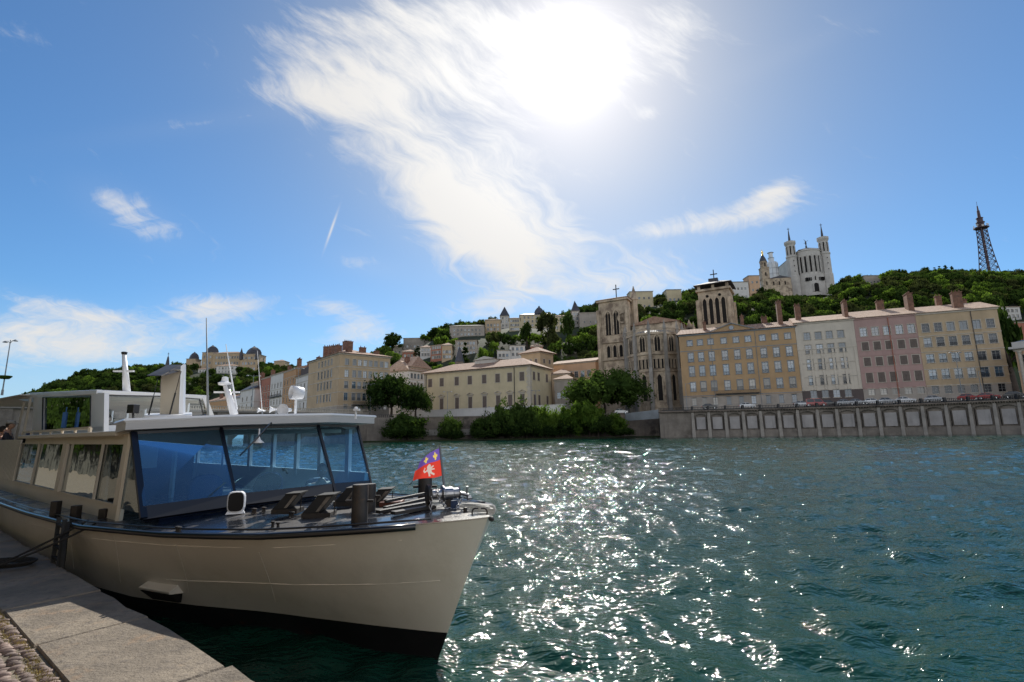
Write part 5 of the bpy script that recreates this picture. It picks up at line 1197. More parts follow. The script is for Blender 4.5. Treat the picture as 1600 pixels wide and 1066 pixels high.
for px, top, wpx, c_, Yb, lb in ((636, 652, 58, 1, 157.5, 'dark bush with a sunlit top hanging on the wall left of the villa'), (705, 657, 34, 1, 157, 'low dark bush at the foot of the wall under the villa front'), (757, 656, 36, 1, 157, 'second low bush on the wall under the villa, beside the dense thicket'),
        (795, 640, 50, 1, 156.5, 'dense dark bush at the left end of the thicket'), (823, 637, 44, 1, 156, 'tall dark bush just right of the thicket end'), (845, 642, 34, 0, 156, 'bright green bush under the villa corner'), (868, 650, 26, 0, 155.5, 'small bright bush between two taller ones'),
        (891, 642, 38, 0, 156, 'bright round bush left of the tallest one'), (921, 634, 44, 0, 155.5, 'tallest bright green bush in the thicket'), (962, 652, 30, 2, 155.5, 'last light green bush beside the grey ramp')):
    bank_tree(px, Yb, .2, top-3, 688, wpx*.98, lb, BUSH[c_], GB, name='bush', lift=-.12, cat='bush')
    bank_tree(px+rnd.uniform(-14, 14), Yb-1.2, .1, top+12+rnd.uniform(0, 6), 688, wpx*.95, ('low undergrowth before the '+lb).replace(' on the wall', '').replace(' hanging', '').replace(' at the foot of the wall', '').replace('second ', 'other '), BIG2, 'undergrowth bushes at the waterline', name='bush', lift=-.1, cat='bush')
g = MB(); seg(g, WL, 575, 1031, -1, .35, 5.5, -.5, 0, 8); tag(g.build('river_bank', 'hill_ground'), kind='structure')
# ------------------------------------------------------------------ street lamps and cars
def lamp(p, h, label, rz=0, arms=2, grp='street lamps', proto={}):
    key = (round(h, 1), arms)
    if key not in proto:
        t = thing('street_lamp', label, 'street lamp', (0, 0, 0), 0, grp)
        g = MB(); g.tube([(0, 0, 0), (0, 0, .8), (0, 0, .82), (0, 0, h)], [.16, .14, .09, .055], 8); g.build('pole', 'lead', t)
        for k in range(arms):
            s_ = 1 if k == 0 else -1
            g = MB(); g.tube([(0, 0, h-.5), (s_*.5, 0, h-.15), (s_*1.1, 0, h-.1)], .045, 6); a_ = g.build('arm', 'lead', t)
            g = MB(); g.lathe([(.30, -.16), (.30, -.1), (.1, .06), (.02, .1)], 10, (s_*1.2, 0, h-.12)); g.build('lamp_head', 'lead', t)
        proto[key] = t; t.location = p; t.rotation_euler = (0, 0, rz); return t
    return dup(proto[key], location=p, rotation_euler=(0, 0, rz), label=label)
def lamp_px(px, base_px_Y, z, top, label, arms=2, rz=0):
    p = atbase(px, base_px_Y, z); h = round(atY(px, top, base_px_Y).z-z); lamp(tuple(p), h, label, rz, arms)
lamp_px(578, 163, 7.3, 601, 'tall pale street lamp between the corner building and the bridge end')
lamp_px(627, 162.5, 7.3, 628, 'short street lamp in front of the round trees')
lamp_px(699, 162, 7.3, 611, 'street lamp before the left part of the villa front')
lamp_px(838, 163, 7.3, 607, 'street lamp at the right-hand corner of the villa')
lamp_px(759, 162, 7.3, 634, 'low street lamp below the middle of the villa front', 1)
lamp_px(1074, 148, 7.3, 601, 'street lamp at the left end of the ochre building', 1)
lamp_px(1505.5, 121, 7.3, 548, 'tall double street lamp among the parked cars at right')
lamp_px(1537, 127, 7.3, 577, 'single street lamp before the tall ochre building', 1)
for px, s_, top, lb in ((463, 24, 574, 'tall street lamp on the bridge, nearest to the far bank'), (393, 58, 583, 'tall pale street lamp halfway along the bridge')):
    p = bp(s_, 1, 8.6); X = proj(p)[0]; p = atbase(px, p.y, 8.6); lamp(tuple(p), round(atY(px, top, p.y).z-8.6), lb, R(30))
p = bp(BL*.97, 1, 8.6); p = atbase(3, 72, 8.6); lamp(tuple(p), 7.9, 'street lamp with two small heads at the left edge of the photo', R(-20))
g = MB(); g.lathe([(.5, 0), (.8, .3), (.8, .45), (.3, .5)], 10, (p.x, p.y, 10.9)); 
o = g.build('flower_basket', 'leaf_mid', loc=(p.x, p.y, 10.9)); tag(o, 'green planted basket hung on the left lamp post', 'flower basket')
pmat('car_white', (.70, .70, .70), .25, .03, 1, coat=.6); pmat('car_silver', (.35, .36, .38), .25, .03, 1, metal=.5, coat=.6); pmat('car_black', (.015, .015, .018), .2, .03, 1, coat=.8)
pmat('car_red', (.30, .02, .02), .25, .03, 1, coat=.7); pmat('car_blue', (.04, .07, .14), .25, .03, 1, coat=.7); pmat('rubber', (.015, .015, .015), .8, .1, 3); pmat('chrome', (.6, .6, .62), .2, .03, 1, metal=1)
pmat('red_lamp', (.4, .01, .01), .3, .02, 1); pmat('car_glass', (.02, .03, .04), .05, .02, 1)
def make_car(col, van=False):
    t = thing('parked_car', 'x', 'car', (0, 0, 0), 0, 'cars parked along the far quay')
    L, w_, H_ = (4.9, .92, 1.95) if van else (4.2, .86, 1.46)
    prof = [(-L/2, .28), (L/2, .28), (L/2, .62), (L/2-.1, .82), (L/2-1.0, .95), (-L/2+.5, .98), (-L/2+.05, .9)]
    cab = [(L/2-1.15, .93), (L/2-1.95, H_), (-L/2+.95, H_), (-L/2+.25, .96)] if not van else [(L/2-.6, .9), (L/2-1.4, H_), (-L/2+.2, H_), (-L/2+.08, .92)]
    g = MB(); g.xprism(prof, -w_, w_); k = .12
    def trap(c, y0, y1, inset):
        n = len(c); vs = [(x, -y0, z) for x, z in c[:1]+c[3:]]; return vs
    c0, c1, c2_, c3_ = cab
    g.hexa([(c3_[0], -w_+.04, c3_[1]), (c0[0], -w_+.04, c0[1]), (c0[0], w_-.04, c0[1]), (c3_[0], w_-.04, c3_[1]), (c2_[0], -w_+.2, c2_[1]), (c1[0], -w_+.2, c1[1]), (c1[0], w_-.2, c1[1]), (c2_[0], w_-.2, c2_[1])])
    g.build('body', col, t, bevel=.05)
    g = MB()
    def lerp2(a_, b_, u): return (a_[0]+(b_[0]-a_[0])*u, a_[1]+(b_[1]-a_[1])*u)
    a0, a1 = lerp2(c0, c1, .15), lerp2(c0, c1, .88); b0, b1 = lerp2(c3_, c2_, .15), lerp2(c3_, c2_, .88)
    def wy(z): return w_-.04-.16*(z-c0[1])/(H_-c0[1])
    for s_ in (-1, 1):
        for u0, u1 in ((.04, .48), (.52, .96)):
            q_ = [lerp2(b0, a0, u0), lerp2(b0, a0, u1), lerp2(b1, a1, u1), lerp2(b1, a1, u0)]
            g.add([(x, s_*(wy(z)+.012), z) for x, z in q_]+[(x, s_*(wy(z)-.02), z) for x, z in q_], [(0, 1, 2, 3), (4, 7, 6, 5), (0, 4, 5, 1), (1, 5, 6, 2), (2, 6, 7, 3), (3, 7, 4, 0)])
    g.hexa([(a0[0]+.015, -w_+.16, a0[1]), (a0[0]+.03, -w_+.16, a0[1]), (a0[0]+.03, w_-.16, a0[1]), (a0[0]+.015, w_-.16, a0[1]), (a1[0]+.015, -w_+.26, a1[1]), (a1[0]+.03, -w_+.26, a1[1]), (a1[0]+.03, w_-.26, a1[1]), (a1[0]+.015, w_-.26, a1[1])])
    g.build('window_glass', 'car_glass', t)
    for x in (-L/2+.8, L/2-.8):
        for s_ in (-1, 1):
            g = MB(); g.lathe([(.2, -.1), (.31, -.1), (.31, .1), (.2, .1)], 14, (x, s_*(w_-.06), .31), axis=(0, 1, 0)); wh = g.build('wheel', 'rubber', t)
            g = MB(); g.lathe([(.19, -.115), (.19, .115)], 10, (x, s_*(w_-.06), .31), axis=(0, 1, 0)); g.build('rim', 'chrome', wh)
    for s_ in (-1, 1):
        g = MB(); g.box(L/2-.06, L/2+.02, s_*.62-.16, s_*.62+.16, .6, .74); g.build('headlight', 'chrome', t)
        g = MB(); g.box(-L/2-.02, -L/2+.06, s_*.66-.13, s_*.66+.13, .66, .84); g.build('tail_light', 'red_lamp', t)
    return t
CARS = {}
g = MB(); seg(g, WR, 1036, 1720, 7.28, 7.66, -1.4, -9.5, 0, 40); tag(g.build('carriageway', 'asphalt'), kind='structure')
for px, c_, lb in ((1254, 'car_silver', 'silver car parked behind the railing before the last window of the ochre building'), (1296, 'car_black', 'black car parked before the dark ground floor, first from left'), (1322, 'car_silver', 'silver car parked before the dark ground floor, beside a black one'),
        (1341, 'car_silver', 'grey car parked where the pink building begins'), (1365, 'car_white', 'white car parked before the left windows of the pink building'), (1388, 'car_silver', 'silver car parked before the red drainpipe'),
        (1416, 'car_white', 'white car parked before the right half of the pink building'), (1462, 'car_silver', 'grey car parked before the left end of the tall ochre building'), (1515.5, 'car_red', 'dark red car parked beside the tall double lamp'),
        (1546, 'car_red', 'red car parked right of the dark red one'), (1589, 'car_black', 'black car at the right edge of the photo'), (1275, 'car_red', 'red van half hidden behind the railing at the dark ground floor'), (1168, 'car_white', 'white car under the ochre building balcony'), (1109, 'car_black', 'black car parked near the left end of the ochre building')):
    van = 'van' in lb; key = (c_, van); Y = lerp(WR, px)+3.2; p = atbase(px, Y, 7.66); q_ = atbase(px+10, lerp(WR, px+10)+3.2, 7.66); rz = math.atan2(q_.y-p.y, q_.x-p.x)
    if key in CARS: o = dup(CARS[key])
    else: o = make_car(c_, van); CARS[key] = o
    o.location = p; o.rotation_euler = (0, 0, rz); o['label'] = lb; o.scale = (1, 1, 1.08)
o = dup(CARS[('car_white', False)]); o.location = atbase(970, 163, 7.3); o.rotation_euler = (0, 0, 0); o['label'] = 'white car parked at the ramp under the big dark tree'; o['group'] = 'cars parked along the far quay'
pmat('awning_red', (.30, .02, .02), .8, .1, 1)
# ------------------------------------------------------------------ the moored passenger boat
pmat('hull_cream', (.74, .68, .60), .42, .05, .35, .25, 2.2, .03, coat=.15, streak=.22, col2=(.62, .56, .47), c2scale=.8, c2lo=.5, c2hi=.8)
pmat('boat_white', (.80, .81, .83), .35, .04, .5, coat=.2); pmat('boat_cream', (.58, .52, .42), .5, .06, 1.0, coat=.1)
pmat('black_paint', (.012, .012, .014), .30, .2, 2, coat=.3); pmat('black_iron', (.022, .018, .016), .55, .35, 6, .4, 20, .004, col2=(.06, .035, .02), c2scale=7, c2lo=.55, c2hi=.7)
pmat('antifoul', (.012, .011, .013), .5, .3, 1, col2=(.05, .02, .012), c2scale=3, c2lo=.62, c2hi=.72)
pmat('navy_frame', (.004, .006, .014), .35, .1, 2); pmat('seat_blue', (.03, .06, .14), .7, .1, 2); pmat('interior', (.045, .05, .055), .7, .1, 1); pmat('wood_red', (.16, .05, .03), .5, .2, 3)
pmat('rope', (.018, .016, .015), .9, .3, 30, .6, 60, .004); pmat('galvanised', (.42, .42, .43), .32, .25, 9, .3, 14, .004, metal=1); pmat('canopy_cloth', (.55, .50, .42), .8, .05, 1); pmat('rubber_black', (.012, .012, .012), .75, .2, 8)
def deckmat():
    m = bpy.data.materials.new('deck_paint'); m.use_nodes = True; t = NT(m.node_tree); p = t.n['Principled BSDF']
    tc = t.new('ShaderNodeTexCoord').outputs['Object']
    n = t.noise(tc, 1.5, 5, .6, .5); n2 = t.noise(tc, 55, 3, .6)
    patch = t.sstep(n, .50, .56)
    t.put(p.inputs['Base Color'], t.mix(patch, (.014, .018, .026), (.055, .048, .042)))
    t.put(p.inputs['Roughness'], t.m('ADD', .10, t.m('ADD', t.m('MULTIPLY', patch, .35), t.m('MULTIPLY', t.noise(tc, 7, 5, .7), .16))))
    p.inputs['Coat Weight'].default_value = .3; p.inputs['Coat Roughness'].default_value = .12
    t.put(p.inputs['Normal'], t.bump(t.m('ADD', t.m('MULTIPLY', n2, patch), t.m('MULTIPLY', t.noise(tc, 3.5, 3, .5), 1.2)), .35, .012))
    MATS['deck_paint'] = m
deckmat()
def clearglass(name, tint, gloss, refl, rough=.015, wob=.15, haze=0):
    m = bpy.data.materials.new(name); m.use_nodes = True; t = NT(m.node_tree); t.n.clear()
    tc = t.new('ShaderNodeTexCoord').outputs['Object']
    nb = t.bump(t.noise(tc, 1.1, 2, .5), wob, .03)
    a_ = t.new('ShaderNodeBsdfTransparent'); a_.inputs[0].default_value = (*tint, 1)
    b_ = t.new('ShaderNodeBsdfGlossy'); b_.inputs[0].default_value = (*gloss, 1); b_.inputs['Roughness'].default_value = rough; t.put(b_.inputs['Normal'], nb)
    fr = t.new('ShaderNodeFresnel'); fr.inputs[0].default_value = 1.5
    f = t.m('ADD', refl, t.m('MULTIPLY', fr.outputs[0], 1-refl), clamp=True)
    mx = t.new('ShaderNodeMixShader'); t.put(mx.inputs[0], f); t.l.new(a_.outputs[0], mx.inputs[1]); t.l.new(b_.outputs[0], mx.inputs[2])
    if haze:
        h_ = t.new('ShaderNodeBsdfTranslucent'); h_.inputs[0].default_value = (.55, .72, .85, 1); hd = t.new('ShaderNodeBsdfDiffuse'); hd.inputs[0].default_value = (.45, .65, .85, 1)
        m3 = t.new('ShaderNodeMixShader'); m3.inputs[0].default_value = .5; t.l.new(h_.outputs[0], m3.inputs[1]); t.l.new(hd.outputs[0], m3.inputs[2])
        m2 = t.new('ShaderNodeMixShader'); t.put(m2.inputs[0], t.m('MULTIPLY', haze, t.m('ADD', .5, t.noise(tc, 3, 4, .6)))); t.l.new(mx.outputs[0], m2.inputs[1]); t.l.new(m3.outputs[0], m2.inputs[2]); mx = m2
    o = t.new('ShaderNodeOutputMaterial'); t.l.new(mx.outputs[0], o.inputs[0]); MATS[name] = m
clearglass('glass_blue', (.36, .66, .86), (.28, .62, .85), .10, haze=.10); pmat('hatch_pane', (.16, .14, .12), .4, .4, 9)
clearglass('glass_side', (.30, .32, .33), (.75, .78, .76), .26, wob=.3); clearglass('glass_clear', (.80, .86, .88), (1, 1, 1), .04)
BO = tuple(sn(8, 0, 0))
boat = thing('passenger_boat', 'cream hulled river passenger boat with blue tinted windscreen moored at the stone quay', 'boat', BO)
GW = [(0, 0), (.05, .12), (.14, .26), (.4, .60), (.78, 1.0), (1.65, 1.50), (2.4, 1.68), (3.23, 1.83), (5.17, 2.10), (8, 2.17), (40, 2.17)]
GZ = [(0, 1.46), (.8, 1.42), (1.65, 1.36), (3.2, 1.27), (5.2, 1.20), (9, 1.14), (14, 1.12), (40, 1.12)]
WLT = [(0, 0), (.6, .14), (1.3, .33), (2.25, .62), (3.35, 1.10), (4.5, 1.48), (8, 1.95), (12, 2.08), (40, 2.10)]
def smooth_tab(tab, t):     # Catmull-like smoothing of the tables
    return (lerp(tab, max(0, t-.18))+2*lerp(tab, t)+lerp(tab, t+.18))/4 if t > .3 else lerp(tab, t)
def HP(t, z, side=-1, out=0):
    zg = lerp(GZ, t); h = max(-.4, min(1, (z-0.0)/zg)); s0 = .70*(1-h)
    hw = smooth_tab(WLT, t)+(smooth_tab(GW, t)-smooth_tab(WLT, t))*(max(h, 0)**1.15)
    if h < 0: hw *= 1+h*.5
    return sn(s0+t, side*(hw+out), z)
TT = [0, .03, .07, .14, .25, .4, .6, .8, 1.05, 1.35, 1.65, 2, 2.4, 2.8, 3.23, 3.8, 4.4, 5.17, 6, 7, 8, 10, 13, 17, 22, 26]
def skin(g, z_lo, z_hi, nz, side):
    k = len(g.v)
    for t in TT:
        lo = z_lo(t); hi = z_hi(t)
        for j in range(nz+1): g.v.append(tuple(HP(t, lo+(hi-lo)*j/nz, side)))
    for i in range(len(TT)-1):
        for j in range(nz): a_ = k+i*(nz+1)+j; g.f.append((a_, a_+nz+1, a_+nz+2, a_+1)); g.mi.append(0)
zb_line = lambda t: .26-.03*min(t, 4)/4
g = MB(); skin(g, zb_line, lambda t: lerp(GZ, t), 8, -1); skin(g, zb_line, lambda t: lerp(GZ, t), 8, 1); H_o = g.build('hull', 'hull_cream', boat, smooth=True)
g = MB(); skin(g, lambda t: -.6, zb_line, 4, -1); skin(g, lambda t: -.6, zb_line, 4, 1); g.build('boot_topping', 'antifoul', boat, smooth=True)
g = MB(); g.tube([HP(26, 1.12, -1), HP(26, 1.12, 1)], .05); a_ = [HP(26, z, -1) for z in (-.6, 1.1)]; b_ = [HP(26, z, 1) for z in (-.6, 1.1)]; g.quad(a_[0], b_[0], b_[1], a_[1]); g.build('transom', 'hull_cream', boat)
g = MB(); k = 0
for t in TT:
    zg = lerp(GZ, t); hw = smooth_tab(GW, t)
    for j in range(9): u = -1+j/4; g.v.append(tuple(sn(t, hw*u, zg-.012+.07*(1-u*u)*min(1, hw))))
for i in range(len(TT)-1):
    for j in range(8): a_ = i*9+j; g.f.append((a_, a_+9, a_+10, a_+1)); g.mi.append(0)
g.build('deck', 'deck_paint', boat, smooth=True)
def dz(s, n): zg = lerp(GZ, s); hw = max(.1, smooth_tab(GW, s)); u = max(-1, min(1, n/hw)); return zg-.012+.07*(1-u*u)*min(1, hw)
for sd in (-1, 1):
    g = MB(); g.tube([HP(t, lerp(GZ, t)-.028, sd, .02) for t in TT if t >= (.39 if sd < 0 else 1.0)], .034, 8); g.build('rubbing_strake', 'black_paint', boat, smooth=True)
    g = MB(); g.tube([sn(t+.1, sd*(smooth_tab(GW, t+.1)-.07), lerp(GZ, t+.1)+.03) for t in TT if t >= (.25 if sd < 0 else 1.3)], .011, 6); g.build('toe_rail', 'black_paint', boat, smooth=True)
g = MB(); g.tube([HP(3.6-.31*i, .58+.022*i, -1, .002) for i in range(12)], .006, 5); g.build('weld_seam', 'hull_cream', H_o)
g = MB(); g.tube([HP(.5+.55*i, lerp(GZ, .5+.55*i)-.16-.03*i/10, -1, .001) for i in range(16)], .004, 5); g.build('weld_seam', 'hull_cream', H_o)
for t_ in (2.05, 3.3, 4.6, 6.1): g = MB(); g.tube([HP(t_-.03*i, .42+.1*i, -1, .001) for i in range(8)], .004, 5); g.build('weld_seam', 'hull_cream', H_o)
# outlet box on the hull side
g = MB(); g.hexa([HP(3.4, .40, -1, -.02), HP(4.05, .40, -1, -.02), HP(4.05, .42, -1, .11), HP(3.4, .42, -1, .14), HP(3.45, .52, -1, -.02), HP(4.0, .52, -1, -.02), HP(4.0, .455, -1, .11), HP(3.4, .455, -1, .14)]); g.build('outlet_hood', 'hull_cream', boat, bevel=.008)
g = MB(); g.hexa([HP(3.5, .25, -1, -.03), HP(3.95, .25, -1, -.03), HP(3.95, .26, -1, .03), HP(3.5, .26, -1, .03), HP(3.42, .396, -1, -.02), HP(4.03, .396, -1, -.02), HP(4.03, .40, -1, .09), HP(3.42, .40, -1, .12)]); g.build('outlet_opening', 'dark_void', boat)
# ---- wheelhouse
def onN(px, py, n):
    r = ray(px, py); o_ = sn(0, n, 0); k = (o_-Vector((0, 0, EYE))).dot(NN)/r.dot(NN); p = Vector((0, 0, EYE))+r*k
    return (p-BOW).dot(U), p.z
def onS(px, py, s):
    r = ray(px, py); o_ = sn(s, 0, 0); k = (o_-Vector((0, 0, EYE))).dot(U)/r.dot(U); p = Vector((0, 0, EYE))+r*k
    return (p-BOW).dot(NN), p.z
Bs = [(4.12, -1.74, 1.375), (4.20, -.60, 1.40), (4.28, 1.02, 1.40), (4.42, 1.86, 1.375)]
Ts = [(5.00, -1.70, 2.385), (4.95, -.59, 2.44), (4.80, .95, 2.485), (4.82, 1.78, 2.465)]
def P3(t): return sn(*t)
for i in range(3):
    b0, b1, t1, t0 = P3(Bs[i]), P3(Bs[i+1]), P3(Ts[i+1]), P3(Ts[i]); nrm = (b1-b0).cross(t0-b0).normalized()
    if nrm.dot(Vector((0, -1, .3))) < 0: nrm = -nrm
    g = MB(); q = [b0.lerp(t0, .09), b1.lerp(t1, .09), b1.lerp(t1, .985), b0.lerp(t0, .985)]; g.quad(*q); g.build('windscreen_pane', 'glass_blue', boat)
    g = MB(); o_ = -nrm*.04; lo = [b0-Vector((0, 0, .06)), b1-Vector((0, 0, .06)), b1.lerp(t1, .095), b0.lerp(t0, .095)]; g.hexa([lo[0], lo[1], lo[1]+o_, lo[0]+o_, lo[3], lo[2], lo[2]+o_, lo[3]+o_]); g.build('windscreen_sill', 'navy_frame', boat)
for i, w_ in enumerate((.075, .045, .045, .035)):
    g = MB(); g.beam(P3(Bs[i])-Vector((0, 0, .05)), P3(Ts[i]), w_, .05, up=tuple(-U)); g.build('windscreen_post', 'navy_frame', boat)
g = MB()
for i in range(3): g.beam(P3(Ts[i])+Vector((0, 0, -.012)), P3(Ts[i+1])+Vector((0, 0, -.012)), .05, .04)
g.build('windscreen_header', 'navy_frame', boat)
# roof slab with a slightly proud edge
ro = [(4.92, -1.82, 2.415), (4.66, -.62, 2.475), (4.50, 1.0, 2.52), (4.62, 2.02, 2.50), (6.3, 2.0, 2.46), (6.3, -1.1, 2.40), (5.42, -1.80, 2.385)]
g = MB(); n = 7; g.add([P3(p) for p in ro]+[P3(p)+Vector((0, 0, .10)) for p in ro]+[P3(p)+Vector((0, 0, .125))+(P3((5.4, 0, 0))-P3((p[0], p[1], 0)))*-.02 for p in ro]+[P3(p)+Vector((0, 0, .155))+(P3((5.4, 0, 0))-P3((p[0], p[1], 0)))*-.008 for p in ro],
      [tuple(range(n-1, -1, -1))]+[(k*n+i, k*n+(i+1) % n, (k+1)*n+(i+1) % n, (k+1)*n+i) for k in range(3) for i in range(n)]+[tuple(3*n+i for i in range(n))])
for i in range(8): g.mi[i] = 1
pmat('fascia_shade', (.46, .46, .46), .45, .05, 1)  # white roof edge greyed here, its shade put into the colour
ROOF = g.build('wheelhouse_roof', ['boat_white', 'fascia_shade'], boat)
# near side: sill panel, header, posts, mirror-like windows
NS, NT_ = -1.74, -1.68
def spt(s, z): f = (z-1.2)/(2.35-1.2); return sn(s, NS+(NT_-NS)*f, z)
S = lambda px: onN(px, 725, NS)[0]
sA, sB, sC, sD, sE, sF = S(192), S(176), S(152), S(98), S(84), S(24)
zh = 2.23
def wallq(name, s0, s1, z0, z1, th, mat, out=0): 
    g = MB(); d_ = NN*th; q = -NN*out
    g.hexa([spt(s0, z0)+q, spt(s1, z0)+q, spt(s1, z0)+d_, spt(s0, z0)+d_, spt(s0, z1)+q, spt(s1, z1)+q, spt(s1, z1)+d_, spt(s0, z1)+d_]); return g.build(name, mat, boat)
sEnd = 20
wallq('side_panel', sA-.1, sEnd, 1.10, 1.40, .04, 'boat_cream'); wallq('side_header', sA-.15, 12.4, zh, 2.37, .05, 'boat_cream')
for a_, b_, o_ in ((sA, sA+.16, .03), (sD, sD+.26, .035), (S(52)-.03, S(52)+.03, .0), (sF, sF+.14, .02)): wallq('side_post', a_, b_, 1.40, zh, .05, 'boat_cream', o_)
g = MB(); edges = [sA+.16, sC, sD]
for a_, b_ in ((sA+.16, sC+.0), (sC+.05, sD), (sD+.26, S(52)-.04), (S(52)+.04, sF)):
    g = MB(); g.quad(spt(a_, 1.4)+NN*.02, spt(b_, 1.4)+NN*.02, spt(b_, zh)+NN*.02, spt(a_, zh)+NN*.02); w_o = g.build('side_window', 'glass_side', boat)
    g = MB(); t_ = .022
    for p_, q_ in (((a_, 1.4), (b_, 1.4)), ((b_, 1.4), (b_, zh)), ((b_, zh), (a_, zh)), ((a_, zh), (a_, 1.4))): g.beam(spt(*p_), spt(*q_), t_, t_)
    g.build('window_frame', 'boat_cream', w_o)
g = MB(); g.quad(P3(Bs[0])+U*.05, spt(sA, 1.37), spt(sA, zh+.1), P3(Ts[0])+U*.03); g.build('corner_glass', 'glass_side', boat)
g = MB(); g.beam(spt(sA-.06, 1.2), spt(sA-.02, 2.36), .05, .05); g.build('corner_post', 'boat_cream', boat)
# vertical board fence aft of the windows
x0 = sF+.16; g = MB()
for i in range(26): g.hexa([spt(x0+i*.17, 1.40), spt(x0+i*.17+.15, 1.40), spt(x0+i*.17+.15, 1.40)+NN*.03, spt(x0+i*.17, 1.40)+NN*.03, spt(x0+i*.17, 2.32), spt(x0+i*.17+.15, 2.32), spt(x0+i*.17+.15, 2.32)+NN*.03, spt(x0+i*.17, 2.32)+NN*.03])
g.build('board_railing', 'boat_cream', boat)
# cabin roof aft of the wheelhouse
g = MB(); a0 = [(5.45, -1.79, 2.34), (12.6, -1.79, 2.34), (12.6, 1.86, 2.34), (5.45, 1.86, 2.34)]; g.hexa([P3(p) for p in a0]+[P3(p)+Vector((0, 0, .07)) for p in a0]); g.build('cabin_roof', 'boat_cream', boat, bevel=.01)
g = MB(); g.beam(sn(7.0, -1.74, 2.48), sn(12.4, -1.74, 2.48), .04, .04); g.beam(sn(7.0, -1.74, 2.41), sn(7, -1.74, 2.48), .04)
for i in range(6): g.beam(sn(7.9+i*.9, -1.74, 2.41), sn(7.9+i*.9, -1.74, 2.48), .03)
g.build('roof_grab_rail', 'boat_cream', boat)
# far side wall seen through the glass
fpost = [5.05, 6.0, 6.9, 7.9, 9.0, 10.4, 12]
for s_ in fpost: g = MB(); g.beam(sn(s_, 1.78, 1.2), sn(s_, 1.76, 2.4), .11, .07); g.build('far_side_post', 'boat_white', boat)
g = MB(); g.hexa([sn(4.5, 1.70, 1.15), sn(12.6, 1.76, .9), sn(12.6, 1.84, .9), sn(4.5, 1.78, 1.15), sn(4.5, 1.76, 1.62), sn(12.6, 1.76, 1.62), sn(12.6, 1.84, 1.62), sn(4.5, 1.84, 1.62)]); g.build('far_side_panel', 'boat_white', boat)
g = MB(); g.hexa([sn(4.6, -1.15, .5), sn(8, -1.6, .5), sn(8, 1.6, .5), sn(4.6, 1.15, .5), sn(4.6, -1.15, .55), sn(8, -1.6, .55), sn(8, 1.6, .55), sn(4.6, 1.15, .55)]); g.hexa([sn(8.001, -1.6, .5), sn(20, -1.6, .5), sn(20, 1.6, .5), sn(8.001, 1.6, .5), sn(8.001, -1.6, .55), sn(20, -1.6, .55), sn(20, 1.6, .55), sn(8.001, 1.6, .55)]); g.build('cabin_floor', 'interior', boat)
g = MB(); g.hexa([sn(8.0, -1.66, .55), sn(8.06, -1.66, .55), sn(8.06, .2, .55), sn(8.0, .2, .55), sn(8.0, -1.66, 2.33), sn(8.06, -1.66, 2.33), sn(8.06, .2, 2.33), sn(8.0, .2, 2.33)]); bk = g.build('cabin_bulkhead', 'interior', boat)
g = MB(); g.box(-.3, .3, -.01, .01, 0, .42); g.v = [tuple(sn(7.97-v[1], -.75+v[0], 1.75+v[2])) for v in g.v]; g.build('notice_board', 'boat_white', bk)
g = MB()
for n_ in (-1.35, -.35): g.beam(sn(7.4, n_, .55), sn(7.4, n_, 2.35), .06)
g.build('inner_post', 'boat_white', boat)
g = MB(); g.hexa([sn(4.45, -1.4, 1.1), sn(5.0, -1.4, 1.1), sn(5.0, 1.4, 1.1), sn(4.45, 1.4, 1.1), sn(4.45, -1.5, 1.36), sn(5.0, -1.5, 1.30), sn(5.0, 1.5, 1.30), sn(4.45, 1.5, 1.36)]); g.build('dashboard', 'seat_blue', boat)
def seat(s_, n_, h=.62):
    g = MB(); g.lathe([(.04, 0), (.04, .5)], 8, tuple(sn(s_, n_, .55))); st = g.build('helm_seat', 'black_iron', boat)
    g = MB(); p = [(-.27, 0), (-.27, h-.16), (-.2, h-.04), (-.1, h), (.1, h), (.2, h-.04), (.27, h-.16), (.27, 0)]
    vs = [sn(s_+.22, n_+a_, 1.05+b_) for a_, b_ in p]+[sn(s_+.34, n_+a_, 1.05+b_) for a_, b_ in p]; n = len(p)
    g.add(vs, [tuple(range(n)), tuple(range(2*n-1, n-1, -1))]+[(i, n+i, n+(i+1) % n, (i+1) % n) for i in range(n)])
    g.hexa([sn(s_-.25, n_-.26, 1.0), sn(s_+.22, n_-.26, 1.0), sn(s_+.22, n_+.26, 1.0), sn(s_-.25, n_+.26, 1.0), sn(s_-.25, n_-.26, 1.1), sn(s_+.22, n_-.26, 1.1), sn(s_+.22, n_+.26, 1.1), sn(s_-.25, n_+.26, 1.1)])
    g.build('upholstery', 'seat_blue', st, bevel=.04)
seat(5.9, -.25); seat(6.3, 1.05, .56)
g = MB(); c_ = sn(5.25, .35, 1.48); g.lathe([(.21, -.012), (.235, -.012), (.235, .012), (.21, .012)], 20, tuple(c_), axis=tuple(U+Vector((0, 0, .5)))); g.tube([c_, sn(5.05, .35, 1.3)], .02, 6); g.build('steering_wheel', 'black_paint', boat)
# ---- roof fittings
def rp(px, py_base, n):   # point on the wheelhouse roof under a pixel, at transverse position n
    s_, z_ = onN(px, py_base, n); return s_, z_
pz = 2.60
g = MB(); c_ = atY(207, 640, 8.0); cc = c_
g.box(c_.x-.055, c_.x+.055, c_.y-.05, c_.y+.08, c_.z-.06, c_.z+.075); L_ = g.build('work_lamp', 'black_paint', ROOF, bevel=.01)
g = MB(); g.tube([c_+Vector((0, .02, -.06)), c_+Vector((0.02, .02, -.16))], .015, 6); g.box(c_.x-.07, c_.x+.07, c_.y-.04, c_.y+.06, c_.z-.17, c_.z-.15); g.build('bracket', 'black_paint', L_)
